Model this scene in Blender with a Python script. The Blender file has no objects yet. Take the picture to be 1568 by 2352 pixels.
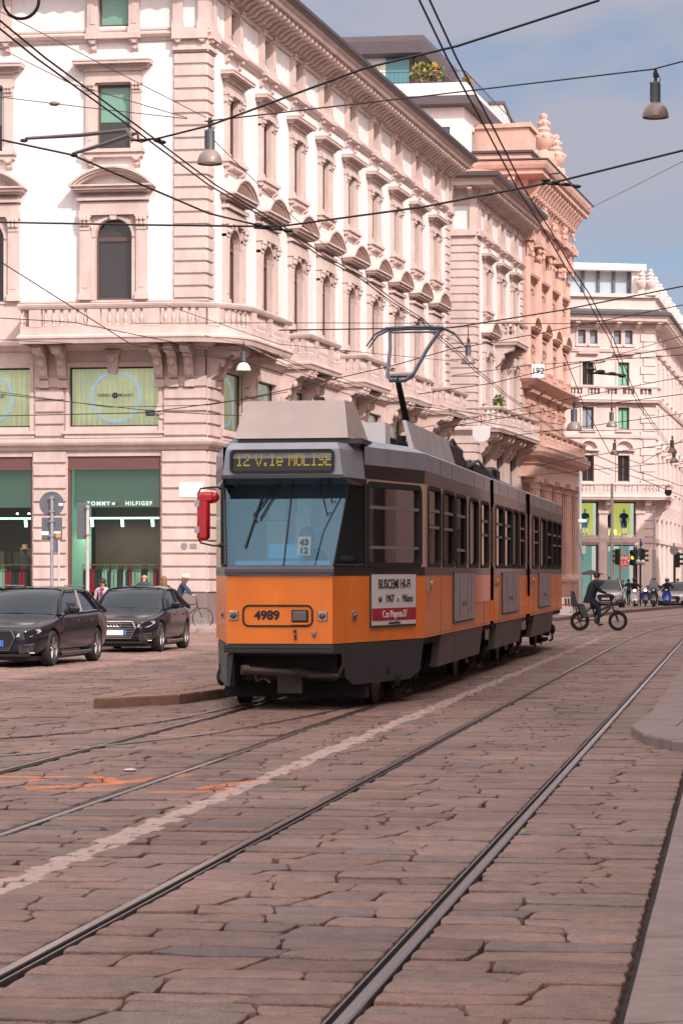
import bpy, bmesh, math, random
from mathutils import Vector, Matrix
R = math.radians
random.seed(7)
S = bpy.context.scene
COL = S.collection
F = 5500.0            # focal length in working pixels (picture 1568 wide)
CH = 1.546            # camera height
# ---------------------------------------------------------------- camera
cam = bpy.data.cameras.new('camera'); co = bpy.data.objects.new('camera', cam); COL.objects.link(co)
co.location = (0, 0, CH); co.rotation_euler = (R(90), 0, 0)
cam.sensor_fit = 'HORIZONTAL'; cam.sensor_width = 24; cam.lens = F / 1568 * 24
cam.shift_y = 159 / 1568; cam.clip_start = .1; cam.clip_end = 5000
S.camera = co
S.render.resolution_x = 682; S.render.resolution_y = 1024
S.view_settings.view_transform = 'Standard'; S.view_settings.look = 'None'
S.view_settings.gamma = 1; S.view_settings.exposure = 0.80
# ---------------------------------------------------------------- light
sd = Vector((-.30, .45, -.42)).normalized()       # travel direction of sunlight
el = math.asin(-sd.z); az = math.atan2(-sd.x, -sd.y)
sun = bpy.data.lights.new('sun', 'SUN'); so = bpy.data.objects.new('sun', sun); COL.objects.link(so)
so.rotation_euler = sd.to_track_quat('-Z', 'Y').to_euler(); so.location = (20, -30, 60)
sun.energy = 2.35; sun.angle = R(.53); sun.color = (1, .89, .85)
W = bpy.data.worlds.new('World'); S.world = W; W.use_nodes = True
nt = W.node_tree; nt.nodes.clear()
def N(nt, t, **k):
    n = nt.nodes.new(t)
    for a, b in k.items(): setattr(n, a, b)
    return n
sky = N(nt, 'ShaderNodeTexSky', sky_type='NISHITA'); sky.sun_disc = False
sky.sun_elevation = el; sky.sun_rotation = az; sky.air_density = 1.0; sky.dust_density = .4; sky.ozone_density = 2.5
bg = N(nt, 'ShaderNodeBackground'); bg.inputs[1].default_value = .15
wo = N(nt, 'ShaderNodeOutputWorld')
tc = N(nt, 'ShaderNodeTexCoord'); mp = N(nt, 'ShaderNodeMapping'); mp.inputs['Scale'].default_value = (1.0, 1.0, 2.6)
mp.inputs['Rotation'].default_value = (0, R(-8), 0)
nz = N(nt, 'ShaderNodeTexNoise'); nz.inputs['Scale'].default_value = 9; nz.inputs['Detail'].default_value = 7; nz.inputs['Roughness'].default_value = .52; nz.inputs['Distortion'].default_value = .6
cr = N(nt, 'ShaderNodeValToRGB'); cr.color_ramp.elements[0].position = .30; cr.color_ramp.elements[1].position = .60
cr.color_ramp.elements[0].color = (0, 0, 0, 1); cr.color_ramp.elements[1].color = (.92, .92, .92, 1)
sep = N(nt, 'ShaderNodeSeparateXYZ')
hz = N(nt, 'ShaderNodeMapRange'); hz.inputs[1].default_value = .06; hz.inputs[2].default_value = .26; hz.inputs[3].default_value = -.15; hz.inputs[4].default_value = .45
ad = N(nt, 'ShaderNodeMath', operation='ADD', use_clamp=True)
mx = N(nt, 'ShaderNodeMix', data_type='RGBA')
tint = N(nt, 'ShaderNodeMix', data_type='RGBA', blend_type='MULTIPLY'); tint.inputs[0].default_value = 1
tint.inputs[7].default_value = (.33, .352, .378, 1)
mx.inputs[7].default_value = (1.70, 1.74, 2.1, 1)
L = nt.links.new
L(tc.outputs['Generated'], mp.inputs[0]); L(mp.outputs[0], nz.inputs['Vector']); L(nz.outputs['Fac'], cr.inputs[0])
L(tc.outputs['Generated'], sep.inputs[0]); L(sep.outputs[2], hz.inputs[0])
mul = N(nt, 'ShaderNodeMath', operation='MULTIPLY'); 
L(cr.outputs[0], ad.inputs[0]); L(hz.outputs[0], ad.inputs[1])
L(ad.outputs[0], mx.inputs[0]); L(sky.outputs[0], tint.inputs[6]); L(tint.outputs[2], mx.inputs[6])
sky_fill = N(nt, 'ShaderNodeMix', data_type='RGBA'); vr = N(nt, 'ShaderNodeMapRange'); vr.inputs[1].default_value = .27; vr.inputs[2].default_value = .6; L(sep.outputs[2], vr.inputs[0])
sky_fill.inputs[7].default_value = (5.0, 4.55, 4.45, 1); dt = N(nt, 'ShaderNodeVectorMath', operation='DOT_PRODUCT'); dt.inputs[1].default_value = tuple(-sd); L(tc.outputs['Generated'], dt.inputs[0])
dr = N(nt, 'ShaderNodeMapRange', interpolation_type='SMOOTHSTEP'); dr.inputs[1].default_value = .25; dr.inputs[2].default_value = .95; L(dt.outputs['Value'], dr.inputs[0])
mxm = N(nt, 'ShaderNodeMath', operation='MAXIMUM'); L(vr.outputs[0], mxm.inputs[0]); L(dr.outputs[0], mxm.inputs[1]); L(mxm.outputs[0], sky_fill.inputs[0])
gl2 = N(nt, 'ShaderNodeMix', data_type='RGBA'); gl2.inputs[6].default_value = (4.6, 4.15, 4.25, 1); gl2.inputs[7].default_value = (12.5, 10.7, 10.2, 1); L(dr.outputs[0], gl2.inputs[0]); L(gl2.outputs[2], sky_fill.inputs[7]); L(mx.outputs[2], sky_fill.inputs[6])   # added unseen brightness overhead and around the sun, to lift the shade
L(sky_fill.outputs[2], bg.inputs[0]); L(bg.outputs[0], wo.inputs[0])

# ---------------------------------------------------------------- materials
MATS = {}
def mat(name, col, rough=.6, metal=0, var=0, vscale=3, bump=0, bscale=30, coat=0, spec=.5, emit=None, estr=1, streak=False):
    if name in MATS: return MATS[name]
    m = bpy.data.materials.new(name); m.use_nodes = True; nt = m.node_tree; b = nt.nodes['Principled BSDF']
    col = tuple(col) + (1,)
    b.inputs['Base Color'].default_value = col; b.inputs['Roughness'].default_value = rough
    b.inputs['Metallic'].default_value = metal; b.inputs['Coat Weight'].default_value = coat; b.inputs['Coat Roughness'].default_value = .04
    b.inputs['Specular IOR Level'].default_value = spec
    L = nt.links.new
    if var or bump:
        tc = N(nt, 'ShaderNodeTexCoord')
    if var:
        n = N(nt, 'ShaderNodeTexNoise'); n.inputs['Scale'].default_value = vscale; n.inputs['Detail'].default_value = 6; n.inputs['Roughness'].default_value = .6
        src = tc.outputs['Object']
        if streak:
            mp = N(nt, 'ShaderNodeMapping'); mp.inputs['Scale'].default_value = (1, 1, .45); L(src, mp.inputs[0]); src = mp.outputs[0]
        L(src, n.inputs['Vector'])
        mr = N(nt, 'ShaderNodeMapRange'); mr.inputs[1].default_value = .3; mr.inputs[2].default_value = .7
        mr.inputs[3].default_value = 1 - var; mr.inputs[4].default_value = 1 + var * .55
        L(n.outputs['Fac'], mr.inputs[0])
        x = N(nt, 'ShaderNodeMix', data_type='RGBA', blend_type='MULTIPLY'); x.inputs[0].default_value = 1
        x.inputs[6].default_value = col; L(mr.outputs[0], x.inputs[7]); L(x.outputs[2], b.inputs['Base Color'])
        if streak:      # soot and water marks, long upright streaks and small blotches
            mp2 = N(nt, 'ShaderNodeMapping'); mp2.inputs['Scale'].default_value = (1.1, 1.1, .5); L(tc.outputs['Object'], mp2.inputs[0])
            n3 = N(nt, 'ShaderNodeTexNoise'); n3.inputs['Scale'].default_value = 1.3; n3.inputs['Detail'].default_value = 8; n3.inputs['Roughness'].default_value = .75; L(mp2.outputs[0], n3.inputs['Vector'])
            r3 = N(nt, 'ShaderNodeMapRange'); r3.inputs[1].default_value = .42; r3.inputs[2].default_value = .70; r3.inputs[3].default_value = 1; r3.inputs[4].default_value = 1 - var * 1.7; L(n3.outputs['Fac'], r3.inputs[0])
            x3 = N(nt, 'ShaderNodeMix', data_type='RGBA', blend_type='MULTIPLY'); x3.inputs[0].default_value = 1; L(x.outputs[2], x3.inputs[6]); L(r3.outputs[0], x3.inputs[7]); L(x3.outputs[2], b.inputs['Base Color'])
    if bump:
        n2 = N(nt, 'ShaderNodeTexNoise'); n2.inputs['Scale'].default_value = bscale; n2.inputs['Detail'].default_value = 5
        bp = N(nt, 'ShaderNodeBump'); bp.inputs['Strength'].default_value = bump; bp.inputs['Distance'].default_value = .02
        L(tc.outputs['Object'], n2.inputs['Vector']); L(n2.outputs['Fac'], bp.inputs['Height']); L(bp.outputs[0], b.inputs['Normal'])
    if emit:
        b.inputs['Emission Color'].default_value = tuple(emit) + (1,); b.inputs['Emission Strength'].default_value = estr
    MATS[name] = m
    return m
def glass(name, col=(.6, .8, .9), gl=.25, rough=.02, tintg=(1, 1, 1)):
    """thin pane: tinted see-through plus a mirror layer"""
    if name in MATS: return MATS[name]
    m = bpy.data.materials.new(name); m.use_nodes = True; nt = m.node_tree; nt.nodes.clear(); L = nt.links.new
    o = N(nt, 'ShaderNodeOutputMaterial'); t = N(nt, 'ShaderNodeBsdfTransparent'); g = N(nt, 'ShaderNodeBsdfGlossy'); x = N(nt, 'ShaderNodeMixShader')
    t.inputs[0].default_value = tuple(col) + (1,); g.inputs['Roughness'].default_value = rough; g.inputs[0].default_value = tuple(tintg) + (1,)
    fr = N(nt, 'ShaderNodeFresnel'); fr.inputs[0].default_value = 1.45
    a = N(nt, 'ShaderNodeMath', operation='MULTIPLY_ADD', use_clamp=True); a.inputs[1].default_value = 1 - gl; a.inputs[2].default_value = gl
    L(fr.outputs[0], a.inputs[0]); L(a.outputs[0], x.inputs[0]); L(t.outputs[0], x.inputs[1]); L(g.outputs[0], x.inputs[2]); L(x.outputs[0], o.inputs[0])
    MATS[name] = m
    return m
PLA = mat('white_plaster', (.76, .72, .71), .85, var=.08, vscale=.5, bump=.05, bscale=8, streak=True)
STO = mat('pink_stone', (.60, .475, .435), .8, var=.13, vscale=1.2, bump=.15, bscale=10, streak=True)
STD = mat('pink_stone_worn', (.55, .41, .37), .85, var=.2, vscale=3, bump=.25, bscale=14)
TER = mat('terracotta_stone', (.60, .385, .315), .85, var=.12, vscale=1.0, bump=.25, bscale=8, streak=True)
PLI = mat('grey_plinth_stone', (.21, .165, .155), .8, var=.2, vscale=2)
DRK = mat('window_dark_glass', (.035, .03, .03), .06, var=0, spec=.8)
GRN = mat('window_green_blind', (.16, .33, .25), .3, var=.15, vscale=1.5, coat=.6)
CRE = mat('cream_stone', (.68, .56, .525), .85, var=.10, vscale=.8, bump=.1, bscale=8, streak=True)
MAR = mat('maroon_metal', (.14, .06, .055), .5, var=.1)
ROOFT = mat('roof_tiles', (.42, .22, .17), .9, var=.25, vscale=4)
SLATE = mat('brown_metal_roof', (.10, .08, .09), .5, var=.1)
GUT = mat('dark_gutter', (.06, .045, .05), .5)
BLK = mat('black_paint', (.012, .011, .012), .45)
RUB = mat('black_rubber', (.018, .017, .018), .75, var=.2, vscale=8)
CHR = mat('worn_chrome', (.6, .58, .57), .22, metal=1)
GRY = mat('grey_metal', (.30, .29, .29), .45, metal=.4, var=.1)
DGR = mat('dark_grey_metal', (.07, .072, .078), .5, metal=.3, var=.15)
WHT = mat('white_enamel', (.75, .74, .73), .4)
WIRE = mat('wire_black', (.012, .011, .013), .5)

# ---------------------------------------------------------------- mesh helper
class Frame:
    """panel frame: x runs along the panel (left to right seen from outside), outward is -y"""
    def __init__(s, x, y, phi, z=0):
        s.x, s.y, s.phi, s.z = x, y, phi, z
        s.m = Matrix.Translation((x, y, z)) @ Matrix.Rotation(phi, 4, 'Z')
    def p(s, u, n=0, z=0):      # n = distance outward
        return s.m @ Vector((u, -n, z))
class MB:
    def __init__(s, xf=None): s.v = []; s.f = []; s.mi = []; s.m = 0; s.xf = xf or Matrix.Identity(4); s.sm = []; s.smooth = False; s.marks = []
    def mark(s): s.marks.append((len(s.v), len(s.f)))
    def add(s, vs, fs, sm=None):
        b = len(s.v); s.v += [tuple(s.xf @ Vector(v)) for v in vs]
        for f in fs: s.f.append([b + i for i in f]); s.mi.append(s.m); s.sm.append(s.smooth if sm is None else sm)
    def box(s, x0, x1, y0, y1, z0, z1, t=0, tz=None):
        """t: shrink of the top"""
        s.add([(x0, y0, z0), (x1, y0, z0), (x1, y1, z0), (x0, y1, z0), (x0 + t, y0 + t, z1), (x1 - t, y0 + t, z1), (x1 - t, y1 - t, z1), (x0 + t, y1 - t, z1)],
              [(0, 3, 2, 1), (4, 5, 6, 7), (0, 1, 5, 4), (1, 2, 6, 5), (2, 3, 7, 6), (3, 0, 4, 7)])
    def bbox(s, x0, x1, y0, y1, z0, z1, b=.02):
        """box with all outer edges chamfered"""
        xs = (x0, x0 + b, x1 - b, x1); ys = (y0, y0 + b, y1 - b, y1); zs = (z0, z0 + b, z1 - b, z1)
        bm = bmesh.new(); bmesh.ops.create_cube(bm, size=1)
        for v in bm.verts: v.co = Vector(((x0 + x1) / 2 + v.co.x * (x1 - x0), (y0 + y1) / 2 + v.co.y * (y1 - y0), (z0 + z1) / 2 + v.co.z * (z1 - z0)))
        bmesh.ops.bevel(bm, geom=bm.edges[:], offset=b, segments=1, affect='EDGES')
        bm.verts.index_update(); s.add([v.co for v in bm.verts], [[v.index for v in f.verts] for f in bm.faces]); bm.free()
    def quad(s, a, b, c, d): s.add([a, b, c, d], [(0, 1, 2, 3)])
    def poly(s, pts, y0, y1):
        """polygon in (x,z) extruded from y0 to y1"""
        n = len(pts)
        s.add([(p[0], y0, p[1]) for p in pts] + [(p[0], y1, p[1]) for p in pts],
              [tuple(range(n)), tuple(range(2 * n - 1, n - 1, -1))] + [(i, i + n, (i + 1) % n + n, (i + 1) % n) for i in range(n)])
    def prof(s, pts, x0, x1):
        """polygon in (y,z) extruded from x0 to x1"""
        n = len(pts)
        s.add([(x0, p[0], p[1]) for p in pts] + [(x1, p[0], p[1]) for p in pts],
              [tuple(range(n - 1, -1, -1)), tuple(range(n, 2 * n))] + [(i, (i + 1) % n, (i + 1) % n + n, i + n) for i in range(n)])
    def plan(s, pts, z0, z1, z1s=None):
        """polygon in (x,y) extruded from z0 to z1"""
        n = len(pts)
        s.add([(p[0], p[1], z0) for p in pts] + [(p[0], p[1], z1) for p in pts],
              [tuple(range(n - 1, -1, -1)), tuple(range(n, 2 * n))] + [(i, (i + 1) % n, (i + 1) % n + n, i + n) for i in range(n)])
    def loft(s, rings, cap=True, closed=True, sm=True):
        n = len(rings[0]); fs = []
        for k in range(len(rings) - 1):
            for i in range(n if closed else n - 1):
                j = (i + 1) % n
                fs.append((k * n + i, k * n + j, (k + 1) * n + j, (k + 1) * n + i))
        b = len(s.f)
        vs = [p for r in rings for p in r]
        base = len(s.v); s.v += [tuple(s.xf @ Vector(v)) for v in vs]
        for f in fs: s.f.append([base + i for i in f]); s.mi.append(s.m); s.sm.append(sm)
        if cap:
            for f in (tuple(range(n - 1, -1, -1)), tuple(range((len(rings) - 1) * n, len(rings) * n))):
                s.f.append([base + i for i in f]); s.mi.append(s.m); s.sm.append(False)
    def lathe(s, prof, c=(0, 0, 0), seg=12, axis='Z', cap=True):
        rings = []
        for r, h in prof:
            ring = []
            for i in range(seg):
                a = 2 * math.pi * i / seg; x, y = r * math.cos(a), r * math.sin(a)
                p = {'Z': (x, y, h), 'X': (h, x, y), 'Y': (y, h, x)}[axis]
                ring.append((c[0] + p[0], c[1] + p[1], c[2] + p[2]))
            rings.append(ring)
        s.loft(rings, cap)
    def tube(s, pts, r, seg=6, cap=True):
        pts = [Vector(p) for p in pts]; rings = []; up = Vector((0, 0, 1))
        for i, p in enumerate(pts):
            d = (pts[min(i + 1, len(pts) - 1)] - pts[max(i - 1, 0)]).normalized()
            a = d.cross(up)
            if a.length < .05: a = d.cross(Vector((0, 1, 0)))
            a.normalize(); b = a.cross(d)
            rr = r[i] if isinstance(r, (list, tuple)) else r
            rings.append([p + (a * math.cos(t) + b * math.sin(t)) * rr for t in [2 * math.pi * k / seg for k in range(seg)]])
        s.loft(rings, cap)
    def cyl(s, p0, p1, r, seg=12): s.tube([p0, p1], r, seg)
    def ball(s, c, r, seg=10, rings=7):
        rx, ry, rz = r if isinstance(r, (tuple, list)) else (r, r, r)
        rr = []
        for k in range(rings + 1):
            a = math.pi * k / rings; q = max(math.sin(a), .02)
            rr.append([(c[0] + rx * q * math.cos(t), c[1] + ry * q * math.sin(t), c[2] - rz * math.cos(a)) for t in [2 * math.pi * i / seg for i in range(seg)]])
        s.loft(rr)
    def build(s, name, mats, parent=None, loc=None, rot=None, label=None, ang=None):
        if s.marks:                       # every marked piece becomes an object of its own
            mk = s.marks + [(len(s.v), len(s.f))]; first = None
            for (v0, f0), (v1, f1) in zip(mk, mk[1:]):
                if f1 == f0: continue
                q = MB(); q.v = s.v[v0:v1]; q.f = [[i - v0 for i in ff] for ff in s.f[f0:f1]]; q.mi = s.mi[f0:f1]; q.sm = s.sm[f0:f1]
                o = q.build(name, mats, parent, loc, rot, label, ang); first = first or o
            return first
        me = bpy.data.meshes.new(name); me.from_pydata(s.v, [], s.f)
        if not isinstance(mats, (list, tuple)): mats = [mats]
        for m in mats: me.materials.append(m)
        me.polygons.foreach_set('material_index', s.mi); me.polygons.foreach_set('use_smooth', s.sm)
        me.update()
        bm = bmesh.new(); bm.from_mesh(me); bmesh.ops.recalc_face_normals(bm, faces=bm.faces); bm.to_mesh(me); bm.free()
        if any(s.sm): me.set_sharp_from_angle(angle=R(ang or 40))
        o = bpy.data.objects.new(name, me); COL.objects.link(o)
        if parent: o.parent = parent
        if loc: o.location = loc
        if rot is not None: o.rotation_euler = (0, 0, rot) if not isinstance(rot, (tuple, list)) else rot
        if label: o['label'] = label
        return o
def nofix(mb, name, mats, parent=None):      # build without touching normals
    me = bpy.data.meshes.new(name); me.from_pydata(mb.v, [], mb.f)
    for m in (mats if isinstance(mats, (list, tuple)) else [mats]): me.materials.append(m)
    me.polygons.foreach_set('material_index', mb.mi); me.update()
    o = bpy.data.objects.new(name, me); COL.objects.link(o)
    if parent: o.parent = parent
    return o
def tag(o, label, cat, group=None, kind=None):
    o['label'] = label
    if cat: o['category'] = cat
    if group: o['group'] = group
    if kind: o['kind'] = kind
    return o
def thing(name, label, cat, loc=(0, 0, 0), rot=0, group=None):
    o = bpy.data.objects.new(name, None); COL.objects.link(o); o.location = loc
    o.rotation_euler = rot if isinstance(rot, (tuple, list)) else (0, 0, rot)
    return tag(o, label, cat, group)
def copy_tree(o, parent=None, loc=None, rot=None):
    c = o.copy(); COL.objects.link(c)
    if parent: c.parent = parent
    if loc is not None: c.location = loc
    if rot is not None: c.rotation_euler = (0, 0, rot)
    for ch in [x for x in bpy.data.objects if x.parent == o]: copy_tree(ch, c)
    return c
def struct(o, cat=None): o['kind'] = 'structure'; return o
def px(x, y, Y):                                # picture position at depth Y -> world
    return Vector(((x - 784) / F * Y, Y, CH + (1335 - y) / F * Y))
def text(s, size, mt, name='lettering', parent=None, loc=(0, 0, 0), rot=(R(90), 0, 0), align='CENTER', sx=1, bold=0, ext=.003, space=1):
    c = bpy.data.curves.new('txt', 'FONT'); c.body = s; c.size = size; c.align_x = align; c.align_y = 'CENTER'; c.extrude = ext; c.offset = bold; c.space_character = space
    t = bpy.data.objects.new('txt', c); COL.objects.link(t)
    dg = bpy.context.evaluated_depsgraph_get(); me = bpy.data.meshes.new_from_object(t.evaluated_get(dg))
    bpy.data.objects.remove(t); me.name = name; me.materials.clear(); me.materials.append(mt)
    o = bpy.data.objects.new(name, me); COL.objects.link(o); o.location = loc; o.rotation_euler = rot; o.scale = (sx, 1, 1)
    if parent: o.parent = parent
    return o
def holes(mb, fr, u0, u1, z0, z1, hs, n=0, rev=.3):
    """wall sheet in a panel frame with openings (a,b,c,d) and reveals"""
    us = sorted({u0, u1} | {h[0] for h in hs} | {h[1] for h in hs}); zs = sorted({z0, z1} | {h[2] for h in hs} | {h[3] for h in hs})
    for i in range(len(us) - 1):
        for j in range(len(zs) - 1):
            cu, cz = (us[i] + us[i + 1]) / 2, (zs[j] + zs[j + 1]) / 2
            if cu < u0 or cu > u1 or cz < z0 or cz > z1 or any(h[0] < cu < h[1] and h[2] < cz < h[3] for h in hs): continue
            mb.add([fr.p(us[i], n, zs[j]), fr.p(us[i + 1], n, zs[j]), fr.p(us[i + 1], n, zs[j + 1]), fr.p(us[i], n, zs[j + 1])], [(0, 1, 2, 3)])
    for a, b, c, d in hs:
        if rev:
            for (p, q) in (((a, c), (a, d)), ((a, d), (b, d)), ((b, d), (b, c)), ((b, c), (a, c))):
                mb.add([fr.p(p[0], n, p[1]), fr.p(q[0], n, q[1]), fr.p(q[0], n - rev, q[1]), fr.p(p[0], n - rev, p[1])], [(0, 1, 2, 3)])
# ================================================================= GROUND
et = Vector((.1626, .9867, 0)); en = Vector((.9867, -.1626, 0)); TM = .1648
def tn(t, n, z=0): return et * t + en * n + Vector((0, 0, z))
def stone_mat():
    m = bpy.data.materials.new('granite_setts'); m.use_nodes = True; nt = m.node_tree; b = nt.nodes['Principled BSDF']; L = nt.links.new
    g = N(nt, 'ShaderNodeNewGeometry'); tc = N(nt, 'ShaderNodeTexCoord')
    cr = N(nt, 'ShaderNodeValToRGB'); e = cr.color_ramp.elements
    e[0].position = 0; e[0].color = (.215, .15, .13, 1); e[1].position = 1; e[1].color = (.24, .20, .20, 1)
    for p, c in ((.2, (.32, .225, .195, 1)), (.4, (.275, .205, .19, 1)), (.55, (.34, .245, .21, 1)), (.72, (.22, .18, .182, 1)), (.88, (.33, .22, .18, 1))):
        x = e.new(p); x.color = c
    L(g.outputs['Random Per Island'], cr.inputs[0])
    n = N(nt, 'ShaderNodeTexNoise'); n.inputs['Scale'].default_value = 9; n.inputs['Detail'].default_value = 8; n.inputs['Roughness'].default_value = .7
    L(tc.outputs['Object'], n.inputs['Vector'])
    mr = N(nt, 'ShaderNodeMapRange'); mr.inputs[1].default_value = .3; mr.inputs[2].default_value = .7; mr.inputs[3].default_value = .62; mr.inputs[4].default_value = 1.3
    L(n.outputs['Fac'], mr.inputs[0])
    sp = N(nt, 'ShaderNodeTexNoise'); sp.inputs['Scale'].default_value = 90; sp.inputs['Detail'].default_value = 4
    L(tc.outputs['Object'], sp.inputs['Vector'])
    mr2 = N(nt, 'ShaderNodeMapRange'); mr2.inputs[1].default_value = .35; mr2.inputs[2].default_value = .65; mr2.inputs[3].default_value = .78; mr2.inputs[4].default_value = 1.2
    L(sp.outputs['Fac'], mr2.inputs[0])
    a = N(nt, 'ShaderNodeMix', data_type='RGBA', blend_type='MULTIPLY'); a.inputs[0].default_value = 1
    L(cr.outputs[0], a.inputs[6]); L(mr.outputs[0], a.inputs[7])
    c = N(nt, 'ShaderNodeMix', data_type='RGBA', blend_type='MULTIPLY'); c.inputs[0].default_value = 1
    L(a.outputs[2], c.inputs[6]); L(mr2.outputs[0], c.inputs[7])
    # grime and wear in large patches
    gn = N(nt, 'ShaderNodeTexNoise'); gn.inputs['Scale'].default_value = .55; gn.inputs['Detail'].default_value = 4
    L(tc.outputs['Object'], gn.inputs['Vector'])
    gr = N(nt, 'ShaderNodeMapRange'); gr.inputs[1].default_value = .35; gr.inputs[2].default_value = .65; gr.inputs[3].default_value = .76; gr.inputs[4].default_value = 1.16
    L(gn.outputs['Fac'], gr.inputs[0])
    d = N(nt, 'ShaderNodeMix', data_type='RGBA', blend_type='MULTIPLY'); d.inputs[0].default_value = 1
    L(c.outputs[2], d.inputs[6]); L(gr.outputs[0], d.inputs[7])
    # painted line along the tracks: distance to the line in object space
    sx = N(nt, 'ShaderNodeSeparateXYZ'); L(tc.outputs['Object'], sx.inputs[0])
    def mth(op, x, y=None, z=None):
        q = N(nt, 'ShaderNodeMath', operation=op)
        for i, v in enumerate((x, y, z)):
            if v is None: continue
            if isinstance(v, (int, float)): q.inputs[i].default_value = v
            else: L(v, q.inputs[i])
        return q.outputs[0]
    w = mth('MULTIPLY_ADD', sx.outputs[1], -.1649, sx.outputs[0])
    edge = mth('MULTIPLY_ADD', sp.outputs['Fac'], .06, -.03)
    dist = mth('ADD', mth('ABSOLUTE', mth('ADD', w, 3.705)), edge)
    isl = mth('MULTIPLY', mth('SUBTRACT', g.outputs['Random Per Island'], .5), .07)
    line = mth('LESS_THAN', mth('ADD', dist, isl), .088)
    worn = mth('GREATER_THAN', mth('MULTIPLY_ADD', n.outputs['Fac'], 1.0, mth('MULTIPLY', sx.outputs[1], -.0022)), .39)
    fac = mth('MULTIPLY', mth('MULTIPLY', line, worn), .75)
    f = N(nt, 'ShaderNodeMix', data_type='RGBA'); f.inputs[7].default_value = (.66, .57, .54, 1)
    L(fac, f.inputs[0]); L(d.outputs[2], f.inputs[6])
    last = f.outputs[2]
    # sprayed orange repair marks: capsule shaped strokes
    for (x0, y0, x1, y1, r) in ((-3.0, 19.05, -2.2, 18.9, .10), (-2.30, 17.9, -1.75, 18.35, .12), (-1.95, 18.9, -1.7, 18.4, .10), (-1.7, 18.4, -1.25, 19.1, .10), (-2.2, 17.7, -1.6, 17.75, .07),
                              (-1.35, 17.55, -.85, 17.65, .08), (-1.0, 17.9, -.65, 18.6, .09), (-2.7, 18.3, -2.35, 18.7, .06)):
        dx, dy = x1 - x0, y1 - y0; ll = dx * dx + dy * dy
        px_ = mth('SUBTRACT', sx.outputs[0], x0); py_ = mth('SUBTRACT', sx.outputs[1], y0)
        h = mth('DIVIDE', mth('ADD', mth('MULTIPLY', px_, dx), mth('MULTIPLY', py_, dy)), ll)
        hc = N(nt, 'ShaderNodeClamp'); L(h, hc.inputs[0]); h = hc.outputs[0]
        qx = mth('SUBTRACT', px_, mth('MULTIPLY', h, dx)); qy = mth('SUBTRACT', py_, mth('MULTIPLY', h, dy))
        dd = mth('SQRT', mth('ADD', mth('MULTIPLY', qx, qx), mth('MULTIPLY', qy, qy)))
        k = mth('LESS_THAN', mth('ADD', dd, mth('MULTIPLY_ADD', n.outputs['Fac'], .34, -.17)), r * .75)
        f2 = N(nt, 'ShaderNodeMix', data_type='RGBA'); f2.inputs[7].default_value = (.85, .30, .10, 1)
        L(mth('MULTIPLY', k, .68), f2.inputs[0]); L(last, f2.inputs[6]); last = f2.outputs[2]
    dk = N(nt, 'ShaderNodeMix', data_type='RGBA', blend_type='MULTIPLY'); dk.inputs[0].default_value = 1; dk.inputs[7].default_value = (.84, .755, .71, 1); L(last, dk.inputs[6]); last = dk.outputs[2]
    L(last, b.inputs['Base Color'])
    rr = N(nt, 'ShaderNodeMapRange'); rr.inputs[3].default_value = .42; rr.inputs[4].default_value = .75; L(n.outputs['Fac'], rr.inputs[0]); L(rr.outputs[0], b.inputs['Roughness'])
    b.inputs['Specular IOR Level'].default_value = .35
    bp = N(nt, 'ShaderNodeBump'); bp.inputs['Strength'].default_value = .8; bp.inputs['Distance'].default_value = .02
    ad = mth('ADD', mth('MULTIPLY', n.outputs['Fac'], 1.4), mth('MULTIPLY', sp.outputs['Fac'], .35)); L(ad, bp.inputs['Height']); L(bp.outputs[0], b.inputs['Normal'])
    return m
SETT = stone_mat()
JOINT = mat('joint_dirt', (.035, .026, .024), .95, var=.3, vscale=5)
KERB = mat('kerb_granite', (.25, .19, .175), .75, var=.22, vscale=6, bump=.35, bscale=60)
KERBD = mat('kerb_weathered', (.30, .19, .145), .8, var=.25, vscale=5, bump=.35, bscale=40)
m = MB(); m.add([(-1500, -300, -.04), (1500, -300, -.04), (1500, 3000, -.04), (-1500, 3000, -.04)], [(0, 1, 2, 3)])
g = m.build('ground', JOINT); tag(g, 'dark dirt ground under the stone paving', None, kind='structure')
def slab(mb, cs, top, bv, dz, h=.05):
    """one paving stone from an outline of corner points, rounded along its top edge"""
    c = sum((Vector(p) for p in cs), Vector()) / len(cs); tilt = (random.uniform(-.012, .012), random.uniform(-.014, .014))
    rings = []
    for ins, z in ((0, -h), (0, -bv * .8), (bv * .3, -bv * .2), (bv, 0)):
        r = []
        for p in cs:
            d = Vector(p) - c; l = d.length; q = c + d * max(0, 1 - ins / l)
            r.append((q.x, q.y, top + z + dz + (d.x * tilt[0] + d.y * tilt[1] if z > -h else 0)))
        rings.append(r)
    n = len(cs); base = len(mb.v)
    mb.v += [p for r in rings for p in r]
    for k in range(3):
        for i in range(n):
            j = (i + 1) % n; mb.f.append([base + k * n + i, base + k * n + j, base + (k + 1) * n + j, base + (k + 1) * n + i]); mb.mi.append(0); mb.sm.append(True)
    mb.f.append([base + 3 * n + i for i in range(n)]); mb.mi.append(0); mb.sm.append(True)
rs = random.Random(11)
m = MB()
strips = [(-30, -9.0, .23), (-9.0, -5.96, .25), (-5.82, -4.50, .25), (-4.39, -2.892, .235), (-2.79, -1.435, .255), (-1.332, -.42, .225), (-.40, 9, .3)]
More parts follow.
